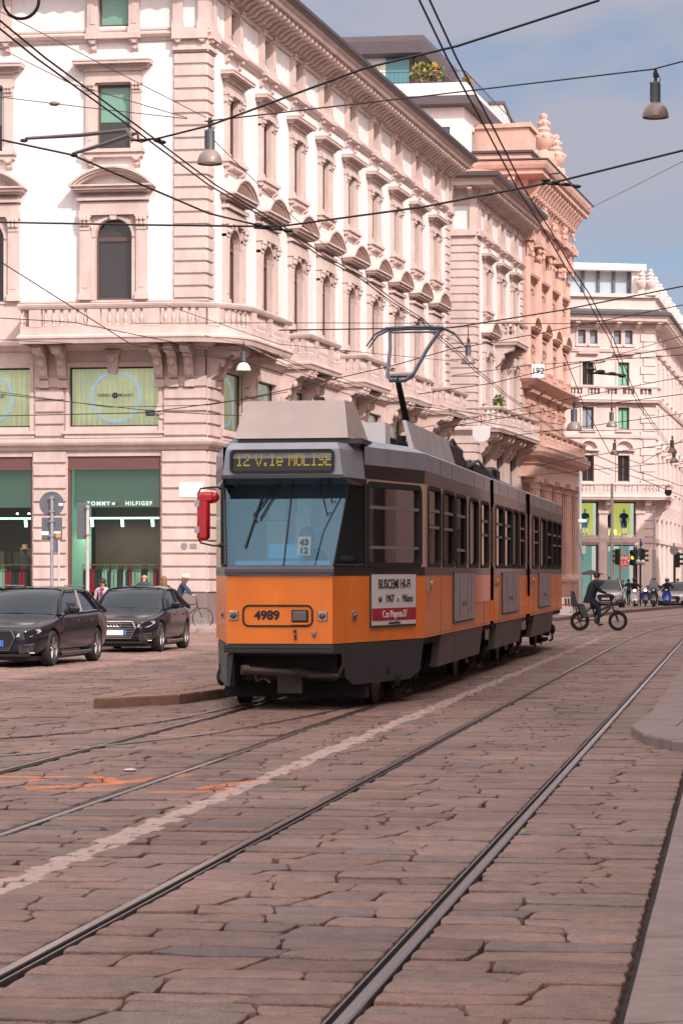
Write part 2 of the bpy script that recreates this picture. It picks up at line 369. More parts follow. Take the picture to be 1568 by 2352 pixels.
for n0, n1, dp in strips:
    t = 7.0; ph = rs.uniform(0, 6)
    def wav(n, k):
        a_ = math.floor(n / .27); f_ = n / .27 - a_
        h = lambda q: ((math.sin(q * 127.1 + k * 311.7 + ph * 7) * 43758.5453) % 1 - .5)
        return .075 * dp / .3 * (h(a_) * (1 - f_) + h(a_ + 1) * f_) + .02 * math.sin(n * 1.3 + k * .4 + ph)
    k = 0
    while t < 92:
        d = dp * rs.uniform(.80, 1.25); hw = .1425 * (t + 1) + 1.6; near = t < 40
        a = max(n0, (-hw - .1626 * t) / .9867 - .6); b_ = min(n1, (hw - .1626 * t) / .9867 + 1)
        if n0 == -.40: b_ = min(b_, 6) if t > 24 else -9
        if a < b_:
            x = a - rs.uniform(0, .3) if a > n0 else n0; sk0 = 0
            while x < b_ - .05:
                w = rs.uniform(.26, .62)
                if b_ - (x + w) < .22: w = b_ - x
                x1 = min(x + w, b_); last = x1 >= b_ - .01; sk1 = 0 if last else rs.uniform(-.07, .07)
                g0 = rs.uniform(.002, .006) + (rs.uniform(.006, .022) if rs.random() < .22 else 0); g1 = rs.uniform(.002, .006) + (rs.uniform(.005, .02) if rs.random() < .18 else 0)
                e0 = rs.uniform(.001, .004) + (rs.uniform(.01, .03) if rs.random() < .10 else 0); e1 = rs.uniform(.001, .004)
                ch = .006 if near else .002; j = lambda s=ch: rs.uniform(-s, s)
                def P(nn, tt): v = tn(tt, nn + .00138 * max(0, tt - 62) ** 2); return (v.x, v.y, 0)
                cs = []; ns = 5 if near else 3
                for q in range(ns):            # front edge
                    f_ = q / (ns - 1); xx = x + e0 - sk0 * .5 + (x1 - e1 - sk1 * .5 - x - e0 + sk0 * .5) * f_; gg = g0 * (1.3 if f_ > .5 else .5) + (.012 if f_ in (0, 1) else 0)
                    cs.append(P(xx + (.010 if f_ == 0 else -.010 if f_ == 1 else 0), t + gg + wav(xx, k) + j()))
                cs.append(P(x1 - e1 + j(), t + d * .5 + wav(x1, k) * .5 + wav(x1, k + 1) * .5))
                for q in range(ns):            # back edge
                    f_ = 1 - q / (ns - 1); xx = x + e0 + sk0 * .5 + (x1 - e1 + sk1 * .5 - x - e0 - sk0 * .5) * f_; gg = g1 * (.5 if f_ > .5 else 1.3) + (.012 if f_ in (0, 1) else 0)
                    cs.append(P(xx + (.010 if f_ == 0 else -.010 if f_ == 1 else 0), t + d - gg + wav(xx, k + 1) + j()))
                cs.append(P(x + e0 + j(), t + d * .5 + wav(x, k) * .5 + wav(x, k + 1) * .5))
                slab(m, cs, 0, rs.uniform(.006, .013), rs.uniform(-.006, .003) - (.008 if rs.random() < .05 else 0))
                x = x1; sk0 = sk1
        t += d; k += 1
road = nofix(m, 'road', [SETT]); road.data.polygons.foreach_set('use_smooth', [True] * len(road.data.polygons)); road.data.set_sharp_from_angle(angle=R(60))
tag(road, 'street paved with worn granite setts, faded white line and orange marks', None, kind='structure')
m = MB(); m.add([(-60, 88, -.012), (90, 88, -.012), (160, 420, -.012), (-60, 420, -.012)], [(0, 1, 2, 3)])
fr_ = m.build('far_road', mat('far_setts', (.30, .215, .195), .8, var=.3, vscale=1.2, bump=.3, bscale=6)); tag(fr_, 'stone paved street further off', None, kind='structure')
# ---- rails
RAIL = mat('rail_steel', (.20, .19, .20), .35, metal=.85, var=.15, vscale=2)
RAILS = mat('rail_polished', (.36, .34, .35), .25, metal=.9)
GROOVE = mat('rail_groove', (.03, .022, .02), .7)
def rail(name, pts, parent, side=1, z=.0):
    """grooved tram rail along (x,y) points on its gauge line; side=+1: groove on the +normal side"""
    m = MB(); P = [Vector((p[0], p[1], 0)) for p in pts]
    prof = [(-.072, -.03, 0), (-.07, .001, 0), (-.058, .005, 0), (-.004, .005, 1), (0, -.001, 1), (.006, -.022, 2), (.034, -.022, 2), (.038, .001, 0), (.052, .001, 0), (.054, -.03, 0)]
    for i in range(len(P)):
        d = (P[min(i + 1, len(P) - 1)] - P[max(i - 1, 0)]).normalized(); nn = Vector((d.y, -d.x, 0)) * side
        for o, zz, _ in prof: m.v.append(tuple(P[i] + nn * o * .74 + Vector((0, 0, zz + z))))
    K = len(prof); mi = [0, 0, 1, 1, 2, 2, 0, 0, 0]
    for i in range(len(P) - 1):
        for k in range(K - 1):
            a = i * K + k; f = [a, a + 1, a + K + 1, a + K]
            m.f.append(f if side < 0 else f[::-1]); m.mi.append(mi[k]); m.sm.append(False)
    o = m.build(name, [RAIL, RAILS, GROOVE], parent); return o
def trackline(w0, y0=6, y1=150):
    pts = []; y = y0
    while y < y1:
        c = .0014 * max(0, y - 62) ** 2; pts.append((w0 + .1649 * y + c, y)); y += 2.5
    return pts
tk = thing('tram_track', 'empty grooved tram track between the faded white line and the pavement', 'tram track')
rail('rail', trackline(-2.873), tk, 1); rail('rail', trackline(-1.408), tk, -1)
tk = thing('tram_track', 'grooved tram track under the orange tram, beside the branch track', 'tram track')
rail('rail', trackline(-5.965), tk, 1); rail('rail', trackline(-4.5), tk, -1)
def smoothpts(pts, n=8):
    out = []; P = [Vector((p[0], p[1], 0)) for p in pts]
    for i in range(len(P) - 1):
        a = P[max(i - 1, 0)]; b = P[i]; c = P[i + 1]; d = P[min(i + 2, len(P) - 1)]
        for k in range(n):
            t = k / n; out.append(tuple(.5 * ((2 * b) + (c - a) * t + (2 * a - 5 * b + 4 * c - d) * t * t + (3 * b - a - 3 * c + d) * t ** 3)))
    out.append(tuple(P[-1])); return out
tk = thing('tram_track', 'curved branch track crossing at a shallow angle in front of the tram', 'tram track')
rail('rail', smoothpts([(-3.9, 20.3), (-3.01, 21.15), (-2.28, 22.4), (-1.21, 24.6), (-.15, 28.3), (.45, 31.4)]), tk, -1, .003)
rail('rail', smoothpts([(-4.6, 22.3), (-3.5, 23.3), (-2.7, 24.5), (-1.95, 26.4), (-1.25, 29.6), (-.9, 32)]), tk, 1, .003)
# ---- kerbs and islands
def platform(name, pts, h, mt, label, stone=1.1, kerbw=.22, kind='structure', inner=None):
    root = thing(name, label, 'pavement' if name == 'pavement' else 'traffic island')
    if name == 'pavement': root['kind'] = kind
    P = [Vector((p[0], p[1], 0)) for p in pts]; n = len(P)
    c = sum(P, Vector()) / n
    m = MB(); ins = []
    for i in range(n):
        a, b, d = P[i - 1], P[i], P[(i + 1) % n]
        n1 = Vector(((b - a).y, -(b - a).x, 0)).normalized(); n2 = Vector(((d - b).y, -(d - b).x, 0)).normalized()
        nn = (n1 + n2).normalized(); s_ = -1 if True else 1
        ins.append(b - nn * kerbw / max(.4, nn.dot(n1)))
    # kerb stones as separate bevelled blocks within one mesh
    for i in range(n):
        a, b = P[i], P[(i + 1) % n]; ia, ib = ins[i], ins[(i + 1) % n]; Lg = (b - a).length; k = max(1, round(Lg / stone))
        for q in range(k):
            e = .006 / Lg
            t0, t1 = q / k + e, (q + 1) / k - e
            o0, o1, i0, i1 = a.lerp(b, t0), a.lerp(b, t1), ia.lerp(ib, t0), ia.lerp(ib, t1)
            dz = rs.uniform(-.006, .004); bb = .018
            def mm(p, q_, f): return p.lerp(q_, f)
            vs = [(o0.x, o0.y, -.05), (o1.x, o1.y, -.05), (i1.x, i1.y, -.05), (i0.x, i0.y, -.05)]
            vs += [(p.x, p.y, h - bb + dz) for p in (o0, o1, i1, i0)]
            cc = (o0 + o1 + i0 + i1) / 4
            vs += [((p.lerp(cc, min(.3, bb / max(.05, (p - cc).length)))).x, (p.lerp(cc, min(.3, bb / max(.05, (p - cc).length)))).y, h + dz) for p in (o0, o1, i1, i0)]
            fs = [(0, 1, 5, 4), (1, 2, 6, 5), (2, 3, 7, 6), (3, 0, 4, 7), (4, 5, 9, 8), (5, 6, 10, 9), (6, 7, 11, 10), (7, 4, 8, 11), (8, 9, 10, 11)]
            m.add(vs, fs)
    m.build('kerb', mt, root)
    m = MB(); m.add([(p.x, p.y, h - .012) for p in ins], [tuple(range(n))]); m.build('paving', inner or mt, root)
    return root
def pave(poly, y0, y1, dy, w0, w1, ins, h, mt, parent, xmax=99):
    m = MB(); y = y0
    def xr(y):
        xs = [poly[i][0] + (poly[(i + 1) % len(poly)][0] - poly[i][0]) * (y - poly[i][1]) / (poly[(i + 1) % len(poly)][1] - poly[i][1]) for i in range(len(poly)) if (poly[i][1] - y) * (poly[(i + 1) % len(poly)][1] - y) < 0]
        return (min(xs), max(xs)) if len(xs) > 1 else None
    while y < y1:
        r0, r1 = xr(y), xr(y + dy)
        if r0 and r1:
            a, b_ = max(r0[0], r1[0]) + ins, min(min(r0[1], r1[1]) - ins, xmax); x = a - rs.uniform(0, .3) * 0
            while x < b_ - .12:
                x1 = min(b_, x + rs.uniform(w0, w1)); g = .004; slab(m, [(x + g, y + g, 0), ((x + x1) / 2, y + g, 0), (x1 - g, y + g, 0), (x1 - g, y + dy / 2, 0), (x1 - g, y + dy - g, 0), ((x + x1) / 2, y + dy - g, 0), (x + g, y + dy - g, 0)], h, .006, rs.uniform(-.002, .002)); x = x1
        y += dy
    o = nofix(m, 'paving_slabs', [mt]); o.parent = parent
PAV = mat('pavement_slabs', (.30, .235, .22), .8, var=.2, vscale=2, bump=.3, bscale=20)
e = lambda t, n: (tn(t, n).x, tn(t, n).y)
SLB = mat('paving_granite', (.255, .20, .19), .75, var=.25, vscale=3, bump=.4, bscale=50)
p1 = [e(5, -.375), e(5, 1.5), e(17, 1.5), e(17, -.375)]
o_ = platform('pavement', p1, .07, KERB, 'granite kerb of the pavement close to the empty track', 1.0, .42); pave(p1, 5, 17.2, .62, .7, 1.2, .46, .064, SLB, o_)
p2 = [(3.35, 21.3), (9, 20.4), (18, 60), (8.9, 60), (5.66, 40), (3.55, 27.2), (2.9, 24.0), (2.86, 22.6), (3.0, 21.8)]
o_ = platform('pavement', p2, .10, KERB, 'raised pavement with a rounded corner beside the empty track', 1.3, .45); pave(p2, 21.6, 58, .7, .8, 1.5, .5, .094, SLB, o_, 11)
platform('traffic_island', [(-3.0, 29.0), (-2.04, 30.1), (-1.57, 31.7), (-1.22, 34.2), (.6, 44), (-.3, 44.5), (-1.9, 35.5), (-3.0, 30.3)], .12, KERBD, 'low orange brown stone island beside the tram', 1.0, .3)
ipoly = [(-3.0, 29.0), (-2.04, 30.1), (-1.57, 31.7), (-1.22, 34.2), (.6, 44), (-.3, 44.5), (-1.9, 35.5), (-3.0, 30.3)]
def xr(y):
    xs = []
    for i in range(len(ipoly)):
        (x0, y0), (x1, y1) = ipoly[i], ipoly[(i + 1) % len(ipoly)]
        if (y0 - y) * (y1 - y) < 0: xs.append(x0 + (x1 - x0) * (y - y0) / (y1 - y0))
    return (min(xs), max(xs)) if len(xs) > 1 else None
m = MB(); y = 29.7
while y < 44:
    r0, r1 = xr(y), xr(y + .3)
    if r0 and r1:
        a, b_ = max(r0[0], r1[0]) + .08, min(r0[1], r1[1]) - .32; x = a
        while x < b_ - .12:
            x1 = min(b_, x + rs.uniform(.35, .7)); slab(m, [(x + .01, y + .01, 0), ((x + x1) / 2, y + .008, 0), (x1 - .01, y + .012, 0), (x1 - .012, y + .15, 0), (x1 - .01, y + .285, 0), ((x + x1) / 2, y + .29, 0), (x + .01, y + .285, 0)], .124, .012, rs.uniform(-.006, .004)); x = x1
    y += .3
isl = nofix(m, 'paving_setts', [KERBD]); isl.parent = bpy.data.objects['traffic_island']
platform('traffic_island', [(4.5, 88), (8.54, 93.4), (13.7, 116), (19.2, 137), (26, 160), (25, 161), (18, 139), (12.4, 118), (7.6, 96), (3.4, 90)], .14, KERB, 'low stone kerb island behind the bicycle rider', 1.5, .35)
BA = (-4.54, 80.0)
d1 = Vector((-.9905, .1374)); dl = Vector((.2477, .9688))
def o1(u, n): return (BA[0] + d1.x * u - .1374 * n, BA[1] + d1.y * u - .9905 * n)
def o2(u, n): return (BA[0] + dl.x * u + .9688 * n, BA[1] + dl.y * u - .2477 * n)
cq = (BA[0] + 2.2 * (.9688 - .1374) * .8, BA[1] - 8.2)
platform('pavement', [o1(25, 8.6), o1(1.0, 8.2), (-3.2, 72.3), (-1.3, 73.8), o2(-1, 3.6), o2(46, 3.4), o2(46, -.5), o2(0, -.5), o1(25, -.5)], .13, PAV, 'pavement along the white corner building', 1.2, .3)

# ================================================================= FACADES
def arch(cx, z, r, n, a0=0, a1=180): return [(cx + r * math.cos(R(a0 + (a1 - a0) * i / n)), z + r * math.sin(R(a0 + (a1 - a0) * i / n))) for i in range(n + 1)]
def hood(mb, w, z, p=.45, h=.30):
    """moulded cornice hood: stacked steps projecting outward"""
    for a, b, c in ((0, .25, .45), (.25, .45, .62), (.45, .8, .95), (.8, 1, 1.0)):
        mb.box(-w / 2 - p * (c - .45) * .55, w / 2 + p * (c - .45) * .55, -p * c, 0, z + h * a + .001, z + h * b)
def capital(mb, cx, z, w, h, p):
    mb.box(cx - w / 2, cx + w / 2, -p, 0, z, z + h * .2)
    for k in range(3):
        x = cx + (k - 1) * w * .36
        mb.ball((x, -p * 1.15, z + h * .42), (w * .19, p * .35, h * .2), 6, 4); mb.ball((x * 1 + 0, -p * 1.3, z + h * .72), (w * .22, p * .4, h * .16), 6, 4)
    mb.box(cx - w * .48, cx + w * .48, -p * .95, 0, z + h * .2, z + h * .84)
    mb.box(cx - w * .62, cx + w * .62, -p * 1.4, 0, z + h * .84, z + h)
def bracket(mb, cx, z, w, h, p):
    mb.prof([(0, z), (-p, z), (-p * 1.02, z - h * .18), (-p * .7, z - h * .38), (-p * .45, z - h * .42), (-p * .5, z - h * .62), (-p * .32, z - h * .86), (0, z - h)], cx - w / 2, cx + w / 2)
    mb.ball((cx, -p * .85, z - h * .25), (w * .42, p * .22, h * .16), 6, 4); mb.ball((cx, -p * .42, z - h * .7), (w * .36, p * .2, h * .14), 6, 4)
# window kinds; local x centred on the column, outward -y, z above ground
def reveal(s, X, z0, z1):
    for a, b_ in (((-X, z0), (-X, z1)), ((-X, z1), (X, z1)), ((X, z1), (X, z0)), ((X, z0), (-X, z0))):
        s.add([(a[0], 0, a[1]), (b_[0], 0, b_[1]), (b_[0], .2, b_[1]), (a[0], .2, a[1])], [(0, 1, 2, 3)])
def win_hood(ow, z0, z1, small=False):
    s = MB(); pw = .30; X = ow / 2; reveal(s, X, z0, z1)
    for sx in (-1, 1):
        a, b = sorted((sx * (X + .08), sx * (X + .08 + pw)))
        s.box(a, b, -.14, 0, z0 - .02, z1 + .02); s.box(a - .03, b + .03, -.18, 0, z0 - .001, z0 + .16)
        s.box(a + .07, b - .07, -.155, 0, z0 + .3, z1 - .55)
        capital(s, (a + b) / 2, z1 - .32, pw, .36, .17)
        bracket(s, (a + b) / 2, z0 - .27, pw * .8, .34, .26)
    for sx in (-1, 1):
        a, b = sorted((sx * X, sx * (X + .1))); s.box(a, b, -.07, 0, z0 + .001, z1)
    s.box(-X - .42, X + .42, -.17, 0, z1 + .04, z1 + .17); s.box(-X - .40, X + .40, -.13, 0, z1 + .17, z1 + .42); s.box(-X - .44, X + .44, -.2, 0, z1 + .42, z1 + .5)
    s2 = MB(); hood(s2, ow + 1.25, z1 + .5, .5, .26)
    s.box(-X - .5, X + .5, -.30, 0, z0 - .12, z0 - .001); s.box(-X - .44, X + .44, -.22, 0, z0 - .27, z0 - .12)
    return s, s2
def win_arch(ow, z0, z1):
    s = MB(); X = ow / 2; zs = z1 - X; pw = .36; reveal(s, X, z0, z1)
    # spandrel with round opening
    out = [(-X - .1, zs)] ; k = 10; ar = arch(0, zs, X, k)[::-1]
    for i in range(k):
        a, b = ar[i], ar[i + 1]
        xa, xb = -X - .1 + (2 * X + .2) * i / k, -X - .1 + (2 * X + .2) * (i + 1) / k
        for yy in (-.05,):
            s.add([(a[0], yy, a[1]), (b[0], yy, b[1]), (xb, yy, z1 + .25), (xa, yy, z1 + .25)], [(0, 1, 2, 3)])
        s.add([(a[0], -.05, a[1]), (b[0], -.05, b[1]), (b[0], .35, b[1]), (a[0], .35, a[1])], [(0, 1, 2, 3)])
    # archivolt
    for r0, r1, yy in ((X + .02, X + .1, -.13), (X + .1, X + .17, -.09)):
        A, B = arch(0, zs, r0, 14), arch(0, zs, r1, 14)
        for i in range(14):
            s.add([(A[i][0], yy, A[i][1]), (A[i + 1][0], yy, A[i + 1][1]), (B[i + 1][0], yy, B[i + 1][1]), (B[i][0], yy, B[i][1]),
                   (A[i][0], -.05, A[i][1]), (A[i + 1][0], -.05, A[i + 1][1]), (B[i + 1][0], -.05, B[i + 1][1]), (B[i][0], -.05, B[i][1])], [(0, 1, 2, 3), (0, 1, 5, 4), (3, 2, 6, 7)])
    s.poly([(-.1, z1 - .04), (.1, z1 - .04), (.15, z1 + .26), (-.15, z1 + .26)], -.19, -.04)
    for sx in (-1, 1):
        a, b = sorted((sx * (X + .17), sx * (X + .17 + pw)))
        s.box(a, b, -.17, 0, z0 - .02, z1 + .05); s.box(a - .04, b + .04, -.22, 0, z0 + .0, z0 + .22); s.box(a + .08, b - .08, -.185, 0, z0 + .4, z1 - .6)
        capital(s, (a + b) / 2, z1 - .38, pw, .5, .2)
        a, b = sorted((sx * X, sx * (X + .17))); s.box(a, b, -.09, 0, z0 + .001, zs)
    s.box(-X - .56, X + .56, -.22, 0, z1 + .12, z1 + .28); s.box(-X - .52, X + .52, -.18, 0, z1 + .28, z1 + .55); s.box(-X - .5, X + .5, -.12, 0, z1 + .25, z1 + .95)
    s.box(-X - .6, X + .6, -.28, 0, z1 + .6, z1 + .72)
    p = MB(); zb = z1 + .87; hw = X + .82
    for a, b, c in ((0, .06, .42), (.06, .16, .52), (.16, .22, .6)): p.box(-hw + (.6 - c), hw - (.6 - c), -c, 0, zb + a, zb + b - .001)
    # segmental arch mouldings
    rise = .62; rad = (hw * hw + rise * rise) / (2 * rise); cz = zb + .22 + rise - rad; half = math.degrees(math.asin(hw / rad))
    for dr, th, pr in ((0, .07, .60), (-.07, .07, .53), (-.14, .07, .44)):
        A = arch(0, cz, rad + dr, 16, 90 + half, 90 - half); B = arch(0, cz, rad + dr - th, 16, 90 + half, 90 - half)
        for i in range(16):
            a0, a1, b0, b1 = A[i], A[i + 1], B[i], B[i + 1]
            if min(b0[1], b1[1]) < zb + .1: b0 = (b0[0], max(b0[1], zb + .2)); b1 = (b1[0], max(b1[1], zb + .2))
            a0 = (a0[0], max(a0[1], zb + .21)); a1 = (a1[0], max(a1[1], zb + .21))
            p.add([(a0[0], -pr, a0[1]), (a1[0], -pr, a1[1]), (b1[0], -pr, b1[1]), (b0[0], -pr, b0[1]), (a0[0], 0, a0[1]), (a1[0], 0, a1[1]), (b1[0], 0, b1[1]), (b0[0], 0, b0[1])],
                  [(0, 1, 2, 3), (0, 4, 5, 1), (3, 2, 6, 7)])
    return s, p
def win_top(ow, z0, z1):
    s = MB(); X = ow / 2; reveal(s, X, z0, z1)
    for sx in (-1, 1):
        a, b = sorted((sx * X, sx * (X + .36))); s.box(a, b, -.16, 0, z0 - .28, z1 + .2); s.box(a - .03, b + .03, -.2, 0, z0 - .279, z0 - .06)
        s.box(a + .1, b - .1, -.18, 0, z0 + .05, z1 - .2); capital(s, (a + b) / 2, z1 - .12, .32, .3, .17); bracket(s, (a + b) / 2, z0 - .46, .26, .42, .24)
    s.box(-X - .42, X + .42, -.3, 0, z0 - .46, z0 - .281)
    return s, None
def pane(ow, z0, z1, mt, kind='plain'):
    """glazing unit: sheet of glass, wooden frame bars"""
    f = MB(); X = ow / 2; y = .17
    f.box(-X, -X + .07, y - .05, y, z0, z1); f.box(X - .07, X, y - .05, y, z0, z1); f.box(-X + .07, X - .07, y - .05, y, z0, z0 + .08); f.box(-X + .07, X - .07, y - .05, y, z1 - .08, z1)
    if kind == 'cross': f.box(-.03, .03, y - .04, y, z0 + .08, z1 - .08)
    if kind in ('bar',): f.box(-X + .07, X - .07, y - .06, y, z1 - X - .12, z1 - X + .02)
    g = MB(); g.box(-X, X, y + .001, y + .03, z0, z1)
    return f, g
FRAMEM = mat('window_frame_brown', (.10, .06, .055), .5)
class Building:
    def __init__(s, name, label, cat='building'):
        s.root = thing(name, label, cat); s.protos = {}
    def window(s, key, fr, u, make, glassm, pk='plain', ow=1.1, z0=0, z1=1, stone=STO, label=None, blind=None):
        """a window part with its frame, pane and pediment sub-parts; copies share mesh data"""
        k = (key, glassm.name, stone.name)
        if k not in s.protos:
            sur, ped = make(ow, z0, z1); w = sur.build('window', stone, s.root); f, g = pane(ow, z0, z1, glassm, pk)
            f.build('frame', FRAMEM, w); g.build('pane', glassm, w)
            if ped: ped.build('pediment', stone, w)
            s.protos[k] = w; o = w
        else: o = copy_tree(s.protos[k], s.root)
        q = fr.p(u); o.location = q; o.rotation_euler = (0, 0, fr.phi)
        if label: o['label'] = label
        return o
def rustic(mb, fr, u0, u1, z0, z1, rows, p0=.02, p1=.10, ex=True):
    """stack of stone blocks with grooves, standing proud of the wall"""
    mb.mark(); mb.xf = fr.m; h = (z1 - z0) / rows
    for i in range(rows):
        a, b = z0 + i * h, z0 + (i + 1) * h; g = .028
        mb.add([(u0 + .005, -p0, a + g), (u1 - .005, -p0, a + g), (u1 - .005, -p0, b - g), (u0 + .005, -p0, b - g), (u0 + .03, -p1, a + g + .02), (u1 - .03, -p1, a + g + .02), (u1 - .03, -p1, b - g - .02), (u0 + .03, -p1, b - g - .02),
                (u0 + .005, 0, a + g), (u1 - .005, 0, a + g), (u1 - .005, 0, b - g), (u0 + .005, 0, b - g)],
               [(4, 5, 6, 7), (0, 1, 5, 4), (1, 2, 6, 5), (2, 3, 7, 6), (3, 0, 4, 7), (8, 9, 1, 0), (9, 10, 2, 1), (10, 11, 3, 2), (11, 8, 0, 3)])
    mb.xf = Matrix.Identity(4)
def band(mb, pts, prof, closed=False):
    """moulding: profile (outward, z) swept along plan points ((x,y) with outward on the right of travel)"""
    P = [Vector((p[0], p[1], 0)) for p in pts]; K = len(prof); n = len(P); base = len(mb.v)
    for i in range(n):
        d1_ = (P[i] - P[i - 1]).normalized() if i else (P[1] - P[0]).normalized(); d2_ = (P[i + 1] - P[i]).normalized() if i < n - 1 else d1_
        n1 = Vector((d1_.y, -d1_.x, 0)); n2 = Vector((d2_.y, -d2_.x, 0)); nn = (n1 + n2).normalized(); k = 1 / max(.3, nn.dot(n1))
        for o, z in prof: mb.v.append(tuple(P[i] + nn * o * k + Vector((0, 0, z))))
    for i in range(n - 1):
        for j in range(K - 1):
            a = base + i * K + j; mb.f.append([a, a + 1, a + K + 1, a + K]); mb.mi.append(mb.m); mb.sm.append(False)
    for i in (0, n - 1):
        mb.f.append([base + i * K + j for j in range(K)]); mb.mi.append(mb.m); mb.sm.append(False)
BAL = [(.05, 0), (.075, .04), (.045, .1), (.085, .24), (.088, .32), (.05, .5), (.035, .58), (.055, .66), (.055, .70)]
def balcony(root, path, zf, ztop, gaps=(), stone=STO, name='balcony', th=.34, step=.27, dies=2.0):
    """path: plan points of the front edge ((x,y)), outward on the right of travel; slab, rail, balusters"""
    P = [Vector((p[0], p[1], 0)) for p in path]
    m = MB()
    band(m, path, [(-1.6, zf - th * .2), (-.06, zf - th * .2), (-.06, zf - th), (.02, zf - th), (.06, zf - th * .6), (.10, zf - th * .5), (.10, zf - .10), (.04, zf - .05), (.04, zf), (-1.6, zf)])
    band(m, path, [(-.22, zf + .001), (.0, zf + .001), (.0, zf + .22), (-.22, zf + .22)])
    band(m, path, [(-.26, ztop - .17), (.03, ztop - .17), (.07, ztop - .1), (.09, ztop - .03), (.06, ztop), (-.28, ztop)])
    acc = []; tot = 0
    for i in range(len(P) - 1): acc.append(tot); tot += (P[i + 1] - P[i]).length
    def at(s_):
        for i in range(len(P) - 1):
            l = (P[i + 1] - P[i]).length
            if s_ <= acc[i] + l + 1e-6: d = (P[i + 1] - P[i]).normalized(); return P[i] + d * (s_ - acc[i]), d
        return P[-1], d
    b = MB(); h = ztop - .17 - zf - .22; nd = max(1, round(tot / dies))
    for k in range(nd + 1):
        p, d = at(min(max(k * tot / nd, .2), tot - .2)); nn = Vector((d.y, -d.x, 0))
        fr = Frame(p.x - nn.x * .11, p.y - nn.y * .11, math.atan2(d.y, d.x)); m.xf = fr.m; w = .2
        m.box(-w, w, -.12, .12, zf + .2, ztop - .16)
        m.xf = Matrix.Identity(4)
    s_ = .45
    while s_ < tot - .3:
        k = s_ / (tot / nd)
        if not b.marks or int(k) != kb: b.mark(); kb = int(k)
        if abs(k - round(k)) * tot / nd > .30:
            p, d = at(s_); nn = Vector((d.y, -d.x, 0)); c = p - nn * .11
            b.lathe([(r, z * h / .70) for r, z in BAL], (c.x, c.y, zf + .22), 7)
        s_ += step
    o = m.build(name, stone, root); b.build('balustrade', stone, o)
    return o
# ================================================================= WHITE CORNER BUILDING
F1 = Frame(BA[0] - .9905 * 30, BA[1] + .1374 * 30, R(-7.9))       # street front facing us; corner at u=30
F2 = Frame(BA[0], BA[1], math.atan2(.9688, .2477))                # long front down the street
LEN2 = 39.8
U1 = [30 - 3.12, 30 - 3.12 - 4.42, 30 - 3.12 - 8.84]              # window columns
U2 = [3.0 + 4.16 * i for i in range(9)]
b = Building('corner_building', 'ornate white plaster corner building with pink stone trim above a clothes shop', 'building')
# plaster walls with openings
m = MB()
def ops(cols):
    h = []
    for u in cols:
        h += [(u - .565, u + .565, 16.05, 18.25), (u - .62, u + .62, 11.0, 13.72), (u - .53, u + .53, 20.2, 21.25)]
    return h
holes(m, F1, 0, 30, 9.4, 21.9, ops(U1), rev=0); holes(m, F2, 0, LEN2, 9.4, 21.9, ops(U2), rev=0)
m.build('plaster_wall', PLA, b.root)
# stone base floors
m = MB()
MZ1 = [(u - 1.53, u + 1.53, 6.75, 8.75) for u in U1]; MZ2 = [(u - 1.2, u + 1.2, 6.75, 8.75) for u in U2]
SH1 = [(u - 1.6, u + 1.6, .25, 5.75) for u in U1]; SH2 = [(u - 1.35, u + 1.35, .25, 5.75) for u in U2]
holes(m, F1, 0, 30, -.05, 9.4, MZ1 + SH1, n=.03, rev=.35); holes(m, F2, 0, LEN2, -.05, 9.4, MZ2 + SH2, n=.03, rev=.35)
m.build('stone_wall', STO, b.root)
# end walls and roof
m = MB(); E2 = F2.p(LEN2); E1 = F1.p(0); bk = F2.p(LEN2, -18); bk1 = F1.p(0, -25)
m.add([(E2.x, E2.y, 0), (bk.x, bk.y, 0), (bk.x, bk.y, 21.9), (E2.x, E2.y, 21.9)], [(0, 1, 2, 3)])
m.add([(E1.x, E1.y, 0), (bk1.x, bk1.y, 0), (bk1.x, bk1.y, 21.9), (E1.x, E1.y, 21.9)], [(0, 1, 2, 3)])
m.add([(bk.x, bk.y, 0), (bk1.x, bk1.y, 0), (bk1.x, bk1.y, 21.9), (bk.x, bk.y, 21.9)], [(0, 1, 2, 3)])
m.build('rear_wall', PLA, b.root)
C0 = F2.p(0)
def offs(fr, u, n): q = fr.p(u, n); return (q.x, q.y)
path = [offs(F1, 0, 0), (BA[0], BA[1]), offs(F2, LEN2, 0)]
m = MB()
m.add([offs(F1, 0, 1.3) + (22.35,), offs(F1, 31.1, 1.3) + (22.35,), offs(F2, LEN2 + .3, 1.3) + (22.35,), (bk.x, bk.y, 24.5), (bk1.x, bk1.y, 24.5)], [(0, 1, 2, 3, 4)])
m.build('roof', SLATE, b.root)
m = MB()   # top cornice
band(m, path, [(0, 21.3), (.10, 21.3), (.14, 21.4), (.10, 21.45), (.10, 21.72), (.2, 21.8), (.22, 21.86), (.9, 21.90), (1.12, 21.92), (1.12, 22.08), (1.2, 22.12), (1.26, 22.22), (0, 22.22)])
cor = m.build('cornice', STO, b.root)
m = MB()
def modil(fr, ua, ub, step=.55):
    u = ua
    while u < ub:
        m.mark()
        m.xf = fr.m @ Matrix.Translation((u, 0, 0))
        m.prof([(0, 21.86), (-.98, 21.88), (-1.0, 21.76), (-.9, 21.68), (-.72, 21.72), (-.5, 21.62), (-.34, 21.46), (-.2, 21.44), (0, 21.38)], -.13, .13)
        m.ball((0, -.9, 21.78), (.13, .13, .11), 6, 5); m.ball((.26, -.62, 21.86), (.09, .12, .05), 6, 4)
        m.xf = Matrix.Identity(4); u += step
modil(F1, 16, 29.9); modil(F2, .25, LEN2)
m.build('modillion', STO, cor)
m = MB(); band(m, path, [(1.12, 22.22), (1.4, 22.22), (1.45, 22.3), (1.46, 22.42), (1.3, 22.5), (1.1, 22.45)]); m.build('gutter', GUT, cor)
